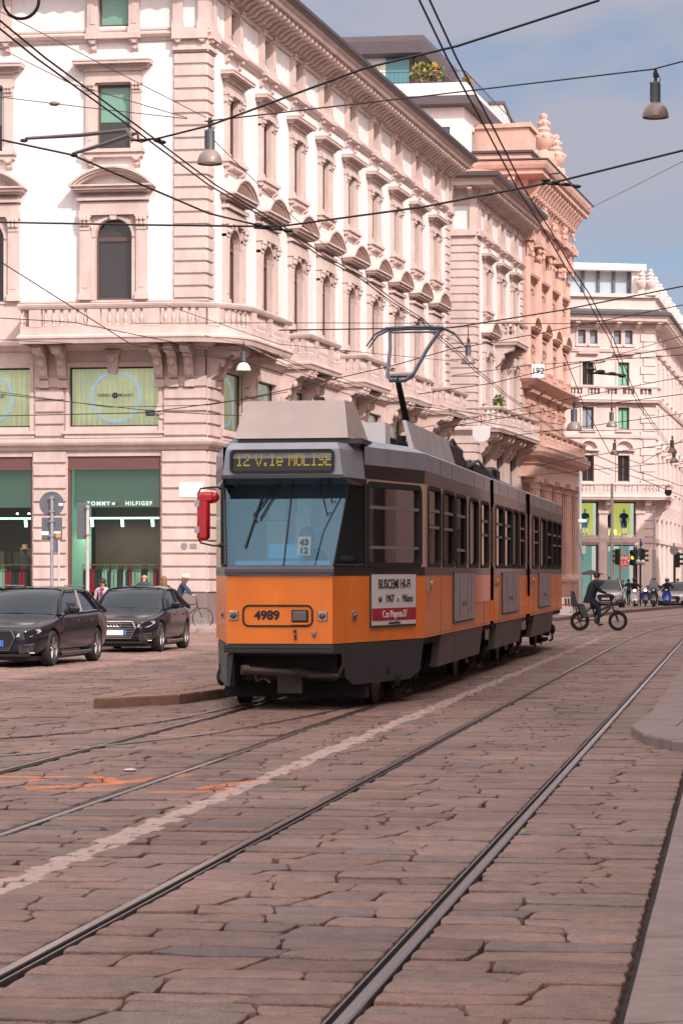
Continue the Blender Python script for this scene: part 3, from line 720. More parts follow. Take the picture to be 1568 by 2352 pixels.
# string courses
m = MB()
band(m, path, [(0, 19.66), (.06, 19.66), (.1, 19.74), (.18, 19.78), (.24, 19.86), (.24, 19.92), (0, 19.96)])
band(m, path, [(0, 20.02), (.045, 20.04), (.045, 20.10), (0, 20.12)])
band(m, path, [(0, 9.3), (.10, 9.3), (.2, 9.4), (.34, 9.48), (.34, 9.6), (.26, 9.66), (0, 9.7)])
band(m, path, [(0, 5.95), (.12, 5.95), (.16, 6.05), (.3, 6.12), (.34, 6.2), (.34, 6.28), (.12, 6.34), (0, 6.36)])
band(m, path, [(0, 9.72), (.05, 9.72), (.05, 10.9), (.09, 10.92), (.09, 10.98), (0, 11.0)])
m.build('string_course', STO, b.root)
# corner quoins and piers
m = MB()
rustic(m, F1, 28.92, 30.06, 11.0, 19.25, 20, .03, .09); rustic(m, F2, -.06, .75, 11.0, 19.25, 20, .03, .09)
rustic(m, F2, LEN2 - 1.0, LEN2, 11.0, 19.25, 20, .03, .09)
for fr, a, c in ((F1, 28.9, 30.12), (F2, -.12, .8), (F2, LEN2 - 1.05, LEN2 + .05)):
    m.mark(); m.xf = fr.m; m.box(a, c, -.12, 0, 19.24, 19.66); m.box(a + .02, c - .02, -.2, 0, 19.30, 19.40)
    for k in (a + .2, c - .2): bracket(m, k, 19.66, .22, .32, .26)
    m.box(a, c, -.30, 0, 19.66, 20.0)
    for k in (a + .18, c - .18): m.box(k - .17, k + .17, -.16, 0, 20.0, 21.3); m.box(k - .2, k + .2, -.2, 0, 20.001, 20.25)
    m.xf = Matrix.Identity(4)
def piers(fr, us, lo, hi, hw):
    edges = [lo] + [x for u in us for x in (u - hw, u + hw)] + [hi]
    edges = sorted(edges)
    for i in range(0, len(edges), 2):
        a, c = edges[i], edges[i + 1]
        if c - a < .3: continue
        rustic(m, fr, a + .1, c - .1 if hi - c > .01 else c + .05, 6.4, 9.3 if False else 8.45, 5, .04, .11)
        rustic(m, fr, a + .03, c - .03 if hi - c > .01 else c + .05, 1.15, 5.95, 11, .04, .11)
piers(F1, sorted(U1), 15, 30, 1.6); piers(F2, U2, 0, LEN2, 1.36)
m.build('rusticated_pier', STO, b.root)
m = MB()
for fr, us, lo, hi, hw in ((F1, sorted(U1), 15, 30, 1.6), (F2, U2, 0, LEN2, 1.36)):
    edges = sorted([lo] + [x for u in us for x in (u - hw, u + hw)] + [hi]); m.xf = fr.m
    for i in range(0, len(edges), 2):
        a, c = edges[i], edges[i + 1]
        if c - a > .3: m.mark(); m.box(a + .01, c - .01 if hi - c > .01 else c + .1, -.16, 0, 0, 1.05); m.box(a + .02, c - .02, -.13, 0, 1.05, 1.14)
m.xf = Matrix.Identity(4); m.build('plinth', PLI, b.root)
# windows
SHUT = mat('shaded_brown_pane', (.085, .05, .045), .55, spec=.25)
def glz(i): return DRK
for j, (fr, cols) in enumerate(((F1, U1), (F2, U2))):
    for i, u in enumerate(cols):
        b.window('hood', fr, u, win_hood, GRN if j == 0 else SHUT, 'plain', 1.13, 16.05, 18.25)
        b.window('arch', fr, u, win_arch, DRK if j == 0 else SHUT, 'bar', 1.24, 11.0, 13.72)
        b.window('top', fr, u, win_top, GRN if j == 0 else SHUT, 'plain', 1.06, 20.2, 21.25)
# the two half lowered green blinds: dark lower sash
for u in U1[:2]:
    m = MB(F1.m @ Matrix.Translation((u, 0, 0))); m.box(-.49, .49, .135, .168, 16.14, 17.0); m.build('open_sash', DRK, b.root)
# mezzanine shop windows with curtains
CURT = mat('green_curtain', (.74, .74, .58), .9, var=.2, vscale=1, emit=(.66, .66, .46), estr=.12)  # curtain glows faintly in place of sunlight falling on it
RING = mat('blue_lit_ring', (.35, .47, .75), .4, emit=(.40, .52, .85), estr=.3)
SGL = glass('shop_glass', (.90, .97, .90), .0)
def mezz(fr, u, w, wi):
    r = bpy.data.objects.new('shop_window', None); COL.objects.link(r); r.parent = b.root; r.location = fr.p(u); r.rotation_euler = (0, 0, fr.phi)
    h = w / 2; m = MB()
    for a, c, d, e_ in ((-h - .12, -h, 6.6, 8.9), (h, h + .12, 6.6, 8.9), (-h, h, 8.75, 8.9)): m.box(a, c, -.09, .02, d, e_)
    m.box(-h - .2, h + .2, -.2, .02, 6.5, 6.6); m.box(-h - .15, h + .15, -.13, .02, 6.36, 6.5)
    m.build('surround', STO, r)
    m = MB(); t = .05
    m.box(-h, -h + t, .1, .16, 6.75, 8.75); m.box(h - t, h, .1, .16, 6.75, 8.75); m.box(-h, h, .1, .16, 8.75 - t, 8.75); m.box(-h, h, .1, .16, 6.75, 6.75 + t); m.build('frame', BLK, r)
    m = MB(); m.quad((-h, .13, 6.75), (h, .13, 6.75), (h, .13, 8.75), (-h, .13, 8.75)); m.build('pane', SGL, r)
    m = MB(); n = int(w * 26); pr = []
    for i in range(n + 1): x = -h + w * i / n; pr.append((x, .34 + .10 * math.sin(i * 1.35) + .02 * math.sin(i * .4)))
    for i in range(n): m.quad((pr[i][0], pr[i][1], 6.7), (pr[i + 1][0], pr[i + 1][1], 6.7), (pr[i + 1][0], pr[i + 1][1], 8.8), (pr[i][0], pr[i][1], 8.8))
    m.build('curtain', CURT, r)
    m = MB(); m.quad((-h, .9, 6.7), (h, .9, 6.7), (h, .9, 8.9), (-h, .9, 8.9)); m.build('backing', mat('dim_interior', (.12, .12, .09), .9), r)
    rr = .83; rings = []
    m = MB()
    for i in range(41):
        a = 2 * math.pi * i / 40; cx, cz = rr * math.cos(a), 7.75 + rr * math.sin(a)
        rings.append([(cx * (1 + dr / rr * 1), y, 7.75 + (cz - 7.75) * (1 + dr / rr)) for dr, y in ((-.03, .2), (.03, .2), (.03, .25), (-.03, .25))])
    m.loft(rings, cap=False); m.build('ring', RING, r)
    if wi:
        text('OREFICI', .14, BLK, 'lettering', r, (-.36, .11, 7.8), sx=.95, bold=.003); text('MILANO', .14, BLK, 'lettering', r, (.36, .11, 7.8), sx=.95, bold=.003)
        m = MB(); m.lathe([(.001, .10), (.1, .10), (.1, .12), (.001, .12)], (0, 0, 7.8), 18, 'Y'); m.build('badge', BLK, r); text('11', .12, WHT, 'lettering', r, (0, .095, 7.8))
    return r
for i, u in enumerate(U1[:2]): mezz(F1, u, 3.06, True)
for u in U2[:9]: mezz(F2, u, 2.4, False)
# clothes shop at street level
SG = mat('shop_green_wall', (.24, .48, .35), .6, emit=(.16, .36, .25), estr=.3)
SGF = mat('shop_green_fascia', (.12, .21, .17), .3, emit=(.12, .22, .175), estr=.15)  # faint glow lifts the fascia colour, no lamp behind it
SLT = mat('shop_strip_light', (.6, .95, .8), .5, emit=(.5, 1, .75), estr=1.6)
SPOT = mat('shop_spot_light', (1, .95, .8), .5, emit=(1, .85, .6), estr=8)
DIN = mat('shop_dark_wall', (.07, .045, .035), .8, var=.2, vscale=2)
def shop(fr, u, w, sign):
    r = bpy.data.objects.new('shop_front', None); COL.objects.link(r); r.parent = b.root; r.location = fr.p(u); r.rotation_euler = (0, 0, fr.phi)
    h = w / 2
    m = MB(); m.box(-h, h, .04, .16, 5.36, 5.75); m.box(-h, h, .0, .05, 5.3, 5.36); m.box(-h, -h + .09, .02, .2, .25, 5.3); m.box(h - .06, h, .02, .2, .25, 5.3); m.box(-h, h, .02, .2, .25, .4)
    m.build('lintel_and_frame', MAR, r)
    m = MB(); m.quad((-h, .15, .3), (h, .15, .3), (h, .15, 5.34), (-h, .15, 5.34)); m.build('pane', SGL, r)
    m = MB()   # green fascia panel and reveal
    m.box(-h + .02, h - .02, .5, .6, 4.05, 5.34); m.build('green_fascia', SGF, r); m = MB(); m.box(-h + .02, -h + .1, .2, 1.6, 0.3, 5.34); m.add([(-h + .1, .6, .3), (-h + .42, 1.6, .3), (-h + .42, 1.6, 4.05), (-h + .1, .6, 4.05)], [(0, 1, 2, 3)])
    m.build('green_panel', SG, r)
    m = MB(); m.quad((-h, 4.5, 0), (h, 4.5, 0), (h, 4.5, 5.2), (-h, 4.5, 5.2)); m.quad((h, .2, 0), (h, 4.5, 0), (h, 4.5, 5.2), (h, .2, 5.2)); m.quad((-h, 1.6, 0), (-h, 4.5, 0), (-h, 4.5, 5.2), (-h, 1.6, 5.2))
    m.quad((-h, .2, 5.36), (h, .2, 5.36), (h, 4.5, 5.36), (-h, 4.5, 5.36)); m.quad((-h, .2, .2), (h, .2, .2), (h, 4.5, .2), (-h, 4.5, .2)); m.build('interior', DIN, r)
    m = MB(); m.box(-h + .3, h - .1, .9, .96, 3.66, 3.72)
    for x in (-h + .6, .05, h - .5): m.cyl((x, .93, 3.66), (x + .03, .90, 3.40), .055, 8)
    m.build('light_track', SLT, r)
    la = bpy.data.lights.new('track_light', 'AREA'); la.shape = 'RECTANGLE'; la.size = w - .8; la.size_y = .3; la.energy = 18; la.color = (1, .93, .82)
    lo = bpy.data.objects.new('track_light', la); COL.objects.link(lo); lo.parent = r; lo.location = (0, 1.0, 3.35); lo.rotation_euler = (R(14), 0, 0)
    m = MB(); m.ball((.62, 2.6, 2.62), (.09, .1, .12), 8, 6); m.cyl((.62, 2.6, .4), (.62, 2.6, 2.5), .05, 6); m.loft([[(.62 + a * math.cos(t), 2.6 + a * .6 * math.sin(t), z_) for t in [k * math.pi / 5 for k in range(10)]] for a, z_ in ((.2, 1.5), (.17, 1.9), (.22, 2.3), (.08, 2.48))]); m.build('dressed_figure', mat('figure_navy', (.03, .035, .05), .8), r)
    m = MB(); m.lathe([(.19, 2.66), (.19, 2.68), (.11, 2.70), (.10, 2.82), (.02, 2.84)], (.62, 2.6, 0), 14); m.build('straw_hat', mat('straw', (.55, .36, .22), .8), r)
    m = MB(); m.box(-h + .5, -h + 1.1, 3.9, 4.0, 1.6, 2.6); m.box(.1, .75, 3.9, 4.0, 1.7, 2.7); m.build('picture_panel', mat('panel_brown', (.22, .15, .11), .6), r)
    m = MB()
    for x, z, y in ((-.9, 3.95, 3.2), (.35, 3.9, 2.6), (.6, 3.92, 3.2), (.9, 3.9, 2.8), (1.15, 2.6, 4.2)): m.mark(); m.ball((x, y, z), (.045, .045, .03), 6, 4)
    m.build('ceiling_spot', SPOT, r)
    m = MB()
    for x, z in ((-.6, 2.3), (-.1, 2.35), (.35, 2.35)): m.mark(); m.box(x - .2, x + .2, 4.42, 4.46, z - .25, z + .25)
    m.box(-.9, 1.0, 4.1, 4.3, 1.75, 1.8); m.build('shelf', mat('shelf_wood', (.13, .085, .06), .6), r)
    if sign:
        WLT = mat('glowing_white_letters', (.8, .8, .8), .4, emit=(1, 1, 1), estr=.45)  # letters given a slight glow to offset the tinted glass and shade
        text('TOMMY', .185, WLT, 'lettering', r, (-.66, .48, 4.17), space=1.35, bold=.007); text('HILFIGER', .185, WLT, 'lettering', r, (.74, .48, 4.17), space=1.3, bold=.007)
        m = MB(); m.box(-.19, -.08, .47, .49, 4.13, 4.21); m.build('flag_white', WLT, r)
        m = MB(); m.box(-.08, .03, .47, .49, 4.13, 4.21); m.build('flag_red', mat('flag_red', (.6, .02, .03), .5), r)
    return r
for i, u in enumerate(U1[:2]): shop(F1, u, 3.2, i == 0)
shop(F2, U2[0], 2.7, False)
m = MB()
for u in U1[2:]: m.mark(); m.xf = F1.m @ Matrix.Translation((u, 0, 0)); m.box(-1.6, 1.6, .2, .25, .25, 5.75)
for u in U2[1:]: m.mark(); m.xf = F2.m @ Matrix.Translation((u, 0, 0)); m.box(-1.35, 1.35, .2, .25, .25, 5.75)
m.xf = Matrix.Identity(4); m.build('shop_window_pane', DRK, b.root)
# balconies
def arc_corner(r_=2.2, n=1.55):
    pts = []
    a0 = R(-7.9) - math.pi / 2; a1 = math.atan2(.9688, .2477) - math.pi / 2
    a1 = a1 if a1 > a0 else a1 + 2 * math.pi
    # centre such that arc is tangent to both offset lines
    p1, p2 = Vector(offs(F1, 0, n - r_)), Vector(offs(F1, 30, n - r_)); q1, q2 = Vector(offs(F2, 0, n - r_)), Vector(offs(F2, 30, n - r_))
    d, e_ = p2 - p1, q2 - q1; t = ((q1.x - p1.x) * e_.y - (q1.y - p1.y) * e_.x) / (d.x * e_.y - d.y * e_.x); c = p1 + d * t
    for i in range(9):
        a = a0 + (a1 - a0) * i / 8; pts.append((c.x + r_ * math.cos(a), c.y + r_ * math.sin(a)))
    return pts
ac = arc_corner()
balcony(b.root, [offs(F1, 24.05, 0), offs(F1, 24.05, 1.5)] + ac + [offs(F2, 5.0, 1.55), offs(F2, 5.0, 0)], 9.75, 10.72)
for uc in (11.32, 19.64, 27.96, 36.28):
    u0, u1 = uc - 2.2, uc + 2.2
    balcony(b.root, [offs(F2, u0, 0), offs(F2, u0, 1.15), offs(F2, u1, 1.15), offs(F2, u1, 0)], 9.75, 10.72)
m = MB()
for fr, us in ((F1, (24.5, 25.15, 28.45, 28.95, 29.5)), (F2, (.3, 1.1, 4.4) + tuple(uc + k for uc in (11.32, 19.64, 27.96, 36.28) for k in (-1.95, -1.3, 1.3, 1.95)))):
    for u in us:
        m.mark(); m.xf = fr.m @ Matrix.Translation((u, 0, 0)); z = 9.4
        m.prof([(0, z), (-1.15, z), (-1.2, z - .1), (-1.05, z - .28), (-.8, z - .22), (-.55, z - .38), (-.42, z - .62), (-.3, z - .95), (-.12, z - 1.1), (0, z - 1.12)], -.15, .15)
        m.ball((0, -1.0, z - .18), (.19, .18, .14), 7, 5); m.ball((0, -.5, z - .5), (.17, .12, .18), 6, 5); m.ball((0, -.28, z - .85), (.15, .1, .14), 6, 5); m.box(-.17, .17, -.2, 0, z - 1.35, z - 1.1)
m.mark(); m.xf = F1.m @ Matrix.Translation((26.85, 0, 0)); m.poly([(-.28, 9.3), (.28, 9.3), (.2, 8.9), (.14, 8.5), (-.14, 8.5), (-.2, 8.9)], -.2, 0)
m.ball((0, -.25, 9.05), (.16, .12, .18), 8, 6); m.ball((-.15, -.22, 9.1), (.09, .08, .12), 6, 4); m.ball((.15, -.22, 9.1), (.09, .08, .12), 6, 4)
m.xf = Matrix.Identity(4); m.build('balcony_bracket', STO, b.root)
m = MB(); m.xf = F1.m; m.box(29.12, 29.95, -.13, -.112, 4.35, 4.85); m.build('street_plaque', WHT, b.root)
m.xf = F1.m; m = MB(F1.m); m.lathe([(.001, -.115), (.11, -.115), (.11, -.13), (.001, -.13)], (29.3, 0, 2.72), 14, 'Y'); m.box(29.5, 29.72, -.13, -.112, 2.64, 2.8); m.build('wall_plaque', GRY, b.root)

# ================================================================= SECOND WHITE BUILDING across the side street
b2 = Building('white_building', 'narrow white plaster building between the corner building and the terracotta palace', 'building')
P2 = (.0508 * 0 + 6.98, 125.5)
G2 = Frame(P2[0], P2[1], math.atan2(.9688, .2477)); G1 = Frame(P2[0] - .9905 * 12, P2[1] + .1374 * 12, R(-7.9)); L2 = 14.2
V2 = [3.2, 7.25, 11.3]; V1 = []
m = MB(); holes(m, G1, 0, 12, 9.4, 22.1, []); holes(m, G2, 0, L2, 9.4, 22.1, ops(V2), rev=0); m.build('plaster_wall', PLA, b2.root)
m = MB(); holes(m, G1, 0, 12, -.05, 9.4, [], n=.03); holes(m, G2, 0, L2, -.05, 9.4, [(u - 1.2, u + 1.2, 6.75, 8.75) for u in V2] + [(u - 1.35, u + 1.35, .25, 5.75) for u in V2], n=.03, rev=.35); m.build('stone_wall', STO, b2.root)
m = MB()
for u in V2: m.mark(); m.xf = G2.m @ Matrix.Translation((u, 0, 0)); m.box(-1.35, 1.35, .2, .25, .25, 5.75); m.box(-1.2, 1.2, .3, .33, 6.7, 8.8)
m.xf = Matrix.Identity(4); m.build('shop_window_pane', DRK, b2.root)
pth = [offs(G1, 0, 0), P2, offs(G2, L2, 0)]
m = MB()
band(m, pth, [(0, 21.3), (.10, 21.3), (.14, 21.4), (.10, 21.45), (.10, 21.9), (.2, 22.0), (.22, 22.1), (.9, 22.15), (1.12, 22.17), (1.12, 22.4), (1.2, 22.45), (1.26, 22.5), (0, 22.5)])
c2 = m.build('cornice', STO, b2.root); m = MB(); band(m, pth, [(1.12, 22.5), (1.45, 22.5), (1.5, 22.6), (1.5, 22.8), (1.3, 22.85), (1.1, 22.8)]); m.build('gutter', GUT, c2)
m = MB()
for fr, ua, ub, st in ((G1, 8, 11.8, .95), (G2, .3, L2, .55)):
    u = ua
    while u < ub:
        m.mark(); m.xf = fr.m @ Matrix.Translation((u, 0, .25)); m.prof([(0, 21.86), (-.98, 21.88), (-1.0, 21.76), (-.9, 21.68), (-.72, 21.72), (-.5, 21.62), (-.34, 21.46), (0, 21.38)], -.13, .13); m.ball((0, -.9, 21.78), (.13, .13, .11), 6, 5); u += st
m.xf = Matrix.Identity(4); m.build('modillion', STO, c2)
q0, q1, q2 = offs(G1, 0, 1.3), offs(G1, 13.3, 1.3), offs(G2, L2, 1.3); q3 = offs(G2, L2, -7); q4 = offs(G1, 0, -14)
m = MB(); r1 = offs(G1, 8, -6); r2 = offs(G2, L2, -5)
m.add([q0 + (22.84,), q1 + (22.84,), q2 + (22.84,), r2 + (24.6,), r1 + (24.6,)], [(0, 1, 4), (1, 2, 3, 4)]); m.build('roof', ROOFT, b2.root)
m = MB()
band(m, pth, [(0, 19.66), (.06, 19.66), (.18, 19.78), (.24, 19.86), (.24, 19.92), (0, 19.96)]); band(m, pth, [(0, 9.3), (.10, 9.3), (.2, 9.4), (.34, 9.48), (.34, 9.6), (0, 9.7)]); band(m, pth, [(0, 5.95), (.12, 5.95), (.3, 6.12), (.34, 6.28), (0, 6.36)])
m.build('string_course', STO, b2.root)
m = MB()
rustic(m, G1, 10.6, 12.06, 9.7, 19.2, 22, .03, .09); rustic(m, G2, -.06, .9, 9.7, 19.2, 22, .03, .09); rustic(m, G2, L2 - .8, L2, 9.7, 19.2, 22, .03, .09)
rustic(m, G1, 9.5, 12.1, 1.1, 9.2, 18, .04, .11); rustic(m, G2, 0, 1.3, 1.1, 9.2, 18, .04, .11)
for fr, a, c in ((G1, 10.5, 12.1), (G2, -.12, 1.0)):
    m.mark(); m.xf = fr.m; m.box(a, c, -.14, 0, 19.2, 19.66); m.box(a, c, -.3, 0, 19.661, 20.0)
    for k in (a + .2, c - .2): m.box(k - .17, k + .17, -.16, 0, 20.0, 21.3)
m.xf = Matrix.Identity(4); m.build('rusticated_pier', STO, b2.root)
for i, u in enumerate(V2):
    b2.window('hood', G2, u, win_hood, SHUT, 'cross', 1.13, 16.05, 18.25); b2.window('arch', G2, u, win_arch, SHUT, 'bar', 1.24, 11.0, 13.72); b2.window('top', G2, u, win_top, SHUT, 'plain', 1.06, 20.2, 21.25)
balcony(b2.root, [offs(G2, 5.6, 0), offs(G2, 5.6, 1.2), offs(G2, 9.0, 1.2), offs(G2, 9.0, 0)], 14.8, 15.8)
balcony(b2.root, [offs(G2, .6, 0), offs(G2, .6, 1.2), offs(G2, 13, 1.2), offs(G2, 13, 0)], 9.75, 10.75)
m = MB()
for u, z in ((1.2, 9.4), (2.2, 9.4), (4.6, 9.4), (5.8, 9.4), (8.2, 9.4), (9.4, 9.4), (12.2, 9.4), (5.9, 14.45), (8.7, 14.45)):
    m.mark(); m.xf = G2.m @ Matrix.Translation((u, 0, 0)); m.prof([(0, z), (-1.05, z), (-1.1, z - .12), (-.9, z - .3), (-.5, z - .45), (-.3, z - .95), (0, z - 1.2)], -.17, .17); m.ball((0, -.9, z - .2), (.2, .18, .15), 7, 5); m.ball((0, -.4, z - .6), (.17, .12, .2), 6, 5)
m.xf = Matrix.Identity(4); m.build('balcony_bracket', STO, b2.root)

# ================================================================= MODERN ROOFTOP BLOCKS
PW = mat('penthouse_white', (.76, .71, .69), .7, var=.04)
PG = mat('teal_glass', (.06, .22, .26), .08, coat=.5)
def boxblock(fr, u0, u1, n0, n1, z0, z1, mt, name, parent):
    m = MB(fr.m); m.box(u0, u1, -n1, -n0, z0, z1); return m.build(name, mt, parent)
pr = thing('rooftop_apartment', 'modern white rooftop apartment with brown flat roof, planted terrace and teal glass door', 'rooftop apartment')
H = Frame(.0511 * 137, 137, math.atan2(.9688, .2477))
# lower block: corner at H; street face runs down the street, near face to the left
HL = Frame(H.x - .9905 * 14, 137 + .1374 * 14, R(-7.9))
def lblock(A, B, la, lb, z0, z1, mt, name, ops1=(), ops2=()):
    m = MB(); holes(m, A, A_len - la, A_len, z0, z1, ops1, rev=.25); holes(m, B, 0, lb, z0, z1, ops2, rev=.25); return m.build(name, mt, pr)
A_len = 14
lblock(HL, H, 14, 17, 23, 28.75, PW, 'wall', [(11.6, 13.2, 25.4, 27.6), ], [(2.4, 3.4, 25.2, 27.8), (6.4, 7.4, 25.2, 27.8), (11.6, 12.6, 25.2, 27.8)])
m = MB(HL.m); m.mark(); m.box(11.6, 13.2, .22, .25, 25.4, 27.6); m.xf = H.m
for u in (2.4, 6.4, 11.6): m.mark(); m.box(u, u + 1, .24, .26, 25.2, 27.8)
m.build('window', PG, pr)
m = MB(); hp = [offs(HL, 0, 0), (H.x, H.y), offs(H, 17.4, 0)]
band(m, hp, [(0, 28.7), (.7, 28.78), (.75, 29.25), (.3, 29.3), (-6, 29.3), (-6, 28.8)]); m.build('eave', SLATE, pr)
m = MB(); band(m, hp, [(.15, 29.3), (.15, 30.1), (-.1, 30.1), (-.1, 29.3)]); m.build('parapet', PW, pr)
K = Frame(4.35, 141, math.atan2(.9688, .2477)); KL = Frame(K.x - .9905 * 12, 141 + .1374 * 12, R(-7.9))
m = MB(); kp = [offs(KL, 0, 0), (K.x, K.y), offs(K, 9.5, 0)]
band(m, kp, [(-8, 33.6), (.6, 33.6), (.6, 33.3), (.5, 32.6), (.3, 32.5), (-8, 32.5)]); m.build('flat_roof', SLATE, pr)
m = MB(); holes(m, KL, 0, 10.2, 29.3, 32.5, [], n=-.3, rev=0); holes(m, K, 4.0, 9.5, 29.3, 32.5, [], n=-.6, rev=0); m.build('upper_wall', PW, pr)
m = MB(KL.m); m.box(10.2, 11.6, .3, .36, 29.3, 32.5); m.build('glass_door', PG, pr)
m = MB(); q = K.p(.15, -.1); m.cyl((q.x, q.y, 29.3), (q.x, q.y, 32.5), .09, 8); m.build('post', BLK, pr)
def railing(fr, u0, u1, n, z0, z1, parent, step=.22):
    m = MB(fr.m); m.box(u0, u1, -n - .02, -n + .02, z1 - .04, z1); m.box(u0, u1, -n - .015, -n + .015, z0 + .08, z0 + .11); u = u0
    while u < u1: m.box(u - .012, u + .012, -n - .012, -n + .012, z0, z1); u += step
    return m.build('railing', DGR, parent)
railing(HL, 8, 14, .05, 30.1, 30.8, pr, .25); railing(H, 0, 17, .05, 30.1, 30.8, pr, .6)
railing(G2, 3.5, L2, -1.6, 23.3, 24.6, pr, 1.6)
def bush(name, c, r, cols, label, n=260, leaf=.16, seed=1):
    rr = random.Random(seed); m = MB()
    for i in range(n):
        while True:
            p = Vector((rr.uniform(-1, 1), rr.uniform(-1, 1), rr.uniform(-1, 1)))
            if .15 < p.length < 1: break
        p = Vector((c[0] + p.x * r[0] * rr.uniform(.7, 1.1), c[1] + p.y * r[1], c[2] + p.z * r[2]))
        a = Vector((rr.uniform(-1, 1), rr.uniform(-1, 1), rr.uniform(-1, 1))).normalized() * leaf * rr.uniform(.6, 1.3); b_ = a.cross(Vector((rr.uniform(-1, 1), rr.uniform(-1, 1), rr.uniform(-1, 1)))).normalized() * leaf * .6
        m.m = rr.randrange(len(cols)); m.add([p - a, p + b_, p + a, p - b_], [(0, 1, 2, 3)])
    o = m.build(name, cols); tag(o, label, 'plant'); return o
LFG = mat('leaf_yellow_green', (.22, .26, .05), .6); LFO = mat('leaf_orange', (.45, .16, .04), .6); LFD = mat('leaf_dark_green', (.06, .11, .03), .6)
c_ = H.p(-2, -1.4, 30.9); c_ = HL.p(11.8, -.8, 30.9); bush('terrace_bush', c_, (1.25, .6, .65), [LFO, LFG, LFD], 'orange and green bush behind the railing of the rooftop terrace', 420, .13, 4)
c_ = HL.p(8.7, -.8, 30.8); bush('terrace_bush', c_, (.65, .5, .8), [LFG], 'thin yellow green bush beside the teal glass door of the rooftop terrace', 120, .12, 5)
c_ = H.p(3.2, -.5, 30.7); bush('terrace_bush', c_, (.35, 1.4, .5), [LFO, LFG], 'small orange and green plants along the side of the rooftop terrace', 150, .12, 6)
# pale gabled block behind the terracotta building
pg = thing('gabled_block', 'plain cream gable wall rising behind the terracotta building', 'building')
q = px(1122, 240, 165); m = MB(Frame(q.x, 165, R(-7.9)).m)
m.poly([(0, 20), (2.6, 20), (2.6, 30.6), (1.0, 34.4), (0, 34.4)], 0, 12); m.build('wall', PW, pg)
m = MB(Frame(q.x, 165, R(-7.9)).m); m.poly([(0, 34.4), (1.05, 34.4), (2.75, 30.5), (2.75, 30.7), (1.1, 34.62), (0, 34.62)], -.1, 12); m.build('roof_edge', SLATE, pg)
# ================================================================= TERRACOTTA PALACE
b3 = Building('terracotta_palace', 'ornate terracotta stone palace with giant pilasters, heavy roof cornice and urns on top', 'building')
T0 = (10.55, 139.3); LT = 15.2; PHL = math.atan2(.9688, .2477)
T2 = Frame(T0[0], T0[1], PHL); T1 = Frame(T0[0] - .9905 * 16, T0[1] + .1374 * 16, R(-7.9))
V3 = [1.9, 5.8, 9.7, 13.6]
T3e = T2.p(LT); T3 = Frame(T3e.x, T3e.y, PHL + R(90))          # far end
tp = [offs(T1, 0, 0), T0, offs(T2, LT, 0), offs(T3, 10, 0)]
m = MB()
opn = [(u - .55, u + .55, 16.6, 18.6) for u in V3] + [(u - .6, u + .6, 14.0, 16.0) for u in []] + [(u - .6, u + .6, 10.0, 12.6) for u in V3]
opn = [(u - .5, u + .5, 17.0, 18.8) for u in V3] + [(u - .5, u + .5, 13.9, 15.4) for u in V3] + [(u - .55, u + .55, 10.1, 12.4) for u in V3] + [(u - .8, u + .8, 2.0, 6.6) for u in V3]
holes(m, T1, 0, 16, 0, 25.9, []); holes(m, T2, 0, LT, 0, 25.9, opn, rev=.5); holes(m, T3, 0, 10, 0, 25.9, [])
m.build('wall', TER, b3.root)
m = MB(T2.m)
for u in V3:
    for a, c, w in ((2, 6.6, .8),): m.mark(); m.box(u - w, u + w, .4, .44, a, c)
m.build('doorway_glazing', DRK, b3.root)
m = MB()
band(m, tp, [(0, 23.9), (.15, 23.9), (.2, 24.3), (.3, 24.6), (.4, 24.9), (1.25, 25.0), (1.35, 25.05), (1.35, 25.3), (1.5, 25.35), (1.6, 25.55), (1.65, 25.75), (0, 25.8)])
band(m, tp, [(0, 21.6), (.25, 21.6), (.3, 21.8), (.3, 22.3), (.45, 22.4), (.7, 22.55), (.75, 22.75), (0, 22.9)])
band(m, tp, [(0, 12.8), (.3, 12.8), (.4, 13.0), (.8, 13.15), (.95, 13.3), (.95, 13.42), (0, 13.5)])
band(m, tp, [(0, 7.6), (.8, 7.6), (.85, 8.3), (1.0, 8.4), (1.0, 8.6), (1.35, 8.8), (1.5, 9.05), (1.5, 9.25), (0, 9.5)])
band(m, tp, [(0, 25.8), (.5, 25.8), (.5, 26.3), (.6, 26.35), (.6, 26.5), (-1.2, 26.5)])
m.build('cornice', TER, b3.root)
m = MB(); band(m, tp, [(.61, 26.36), (.66, 26.42), (.66, 26.55), (-1.2, 26.57)]); band(m, tp, [(1.6, 25.76), (1.7, 25.8), (1.7, 25.88), (.6, 25.9)]); m.build('coping', GUT, b3.root)
m = MB()    # brackets, pilasters
for fr, us in ((T2, [.5 + k * .97 for k in range(16)]), (T1, [15.4 - k * 1.5 for k in range(6)])):
    for u in us:
        m.mark(); m.xf = fr.m @ Matrix.Translation((u, 0, 0)); m.prof([(0, 24.95), (-1.2, 24.98), (-1.2, 24.75), (-1.0, 24.55), (-.8, 24.2), (-.45, 23.9), (-.35, 23.3), (-.1, 23.0), (0, 23)], -.2, .2); m.ball((0, -.6, 24.1), (.24, .2, .2), 6, 5)
m.xf = Matrix.Identity(4); m.build('cornice_bracket', TER, b3.root); m = MB()
PIL = [0.35, 3.85, 7.75, 11.65, 15.15]
rr = random.Random(5)
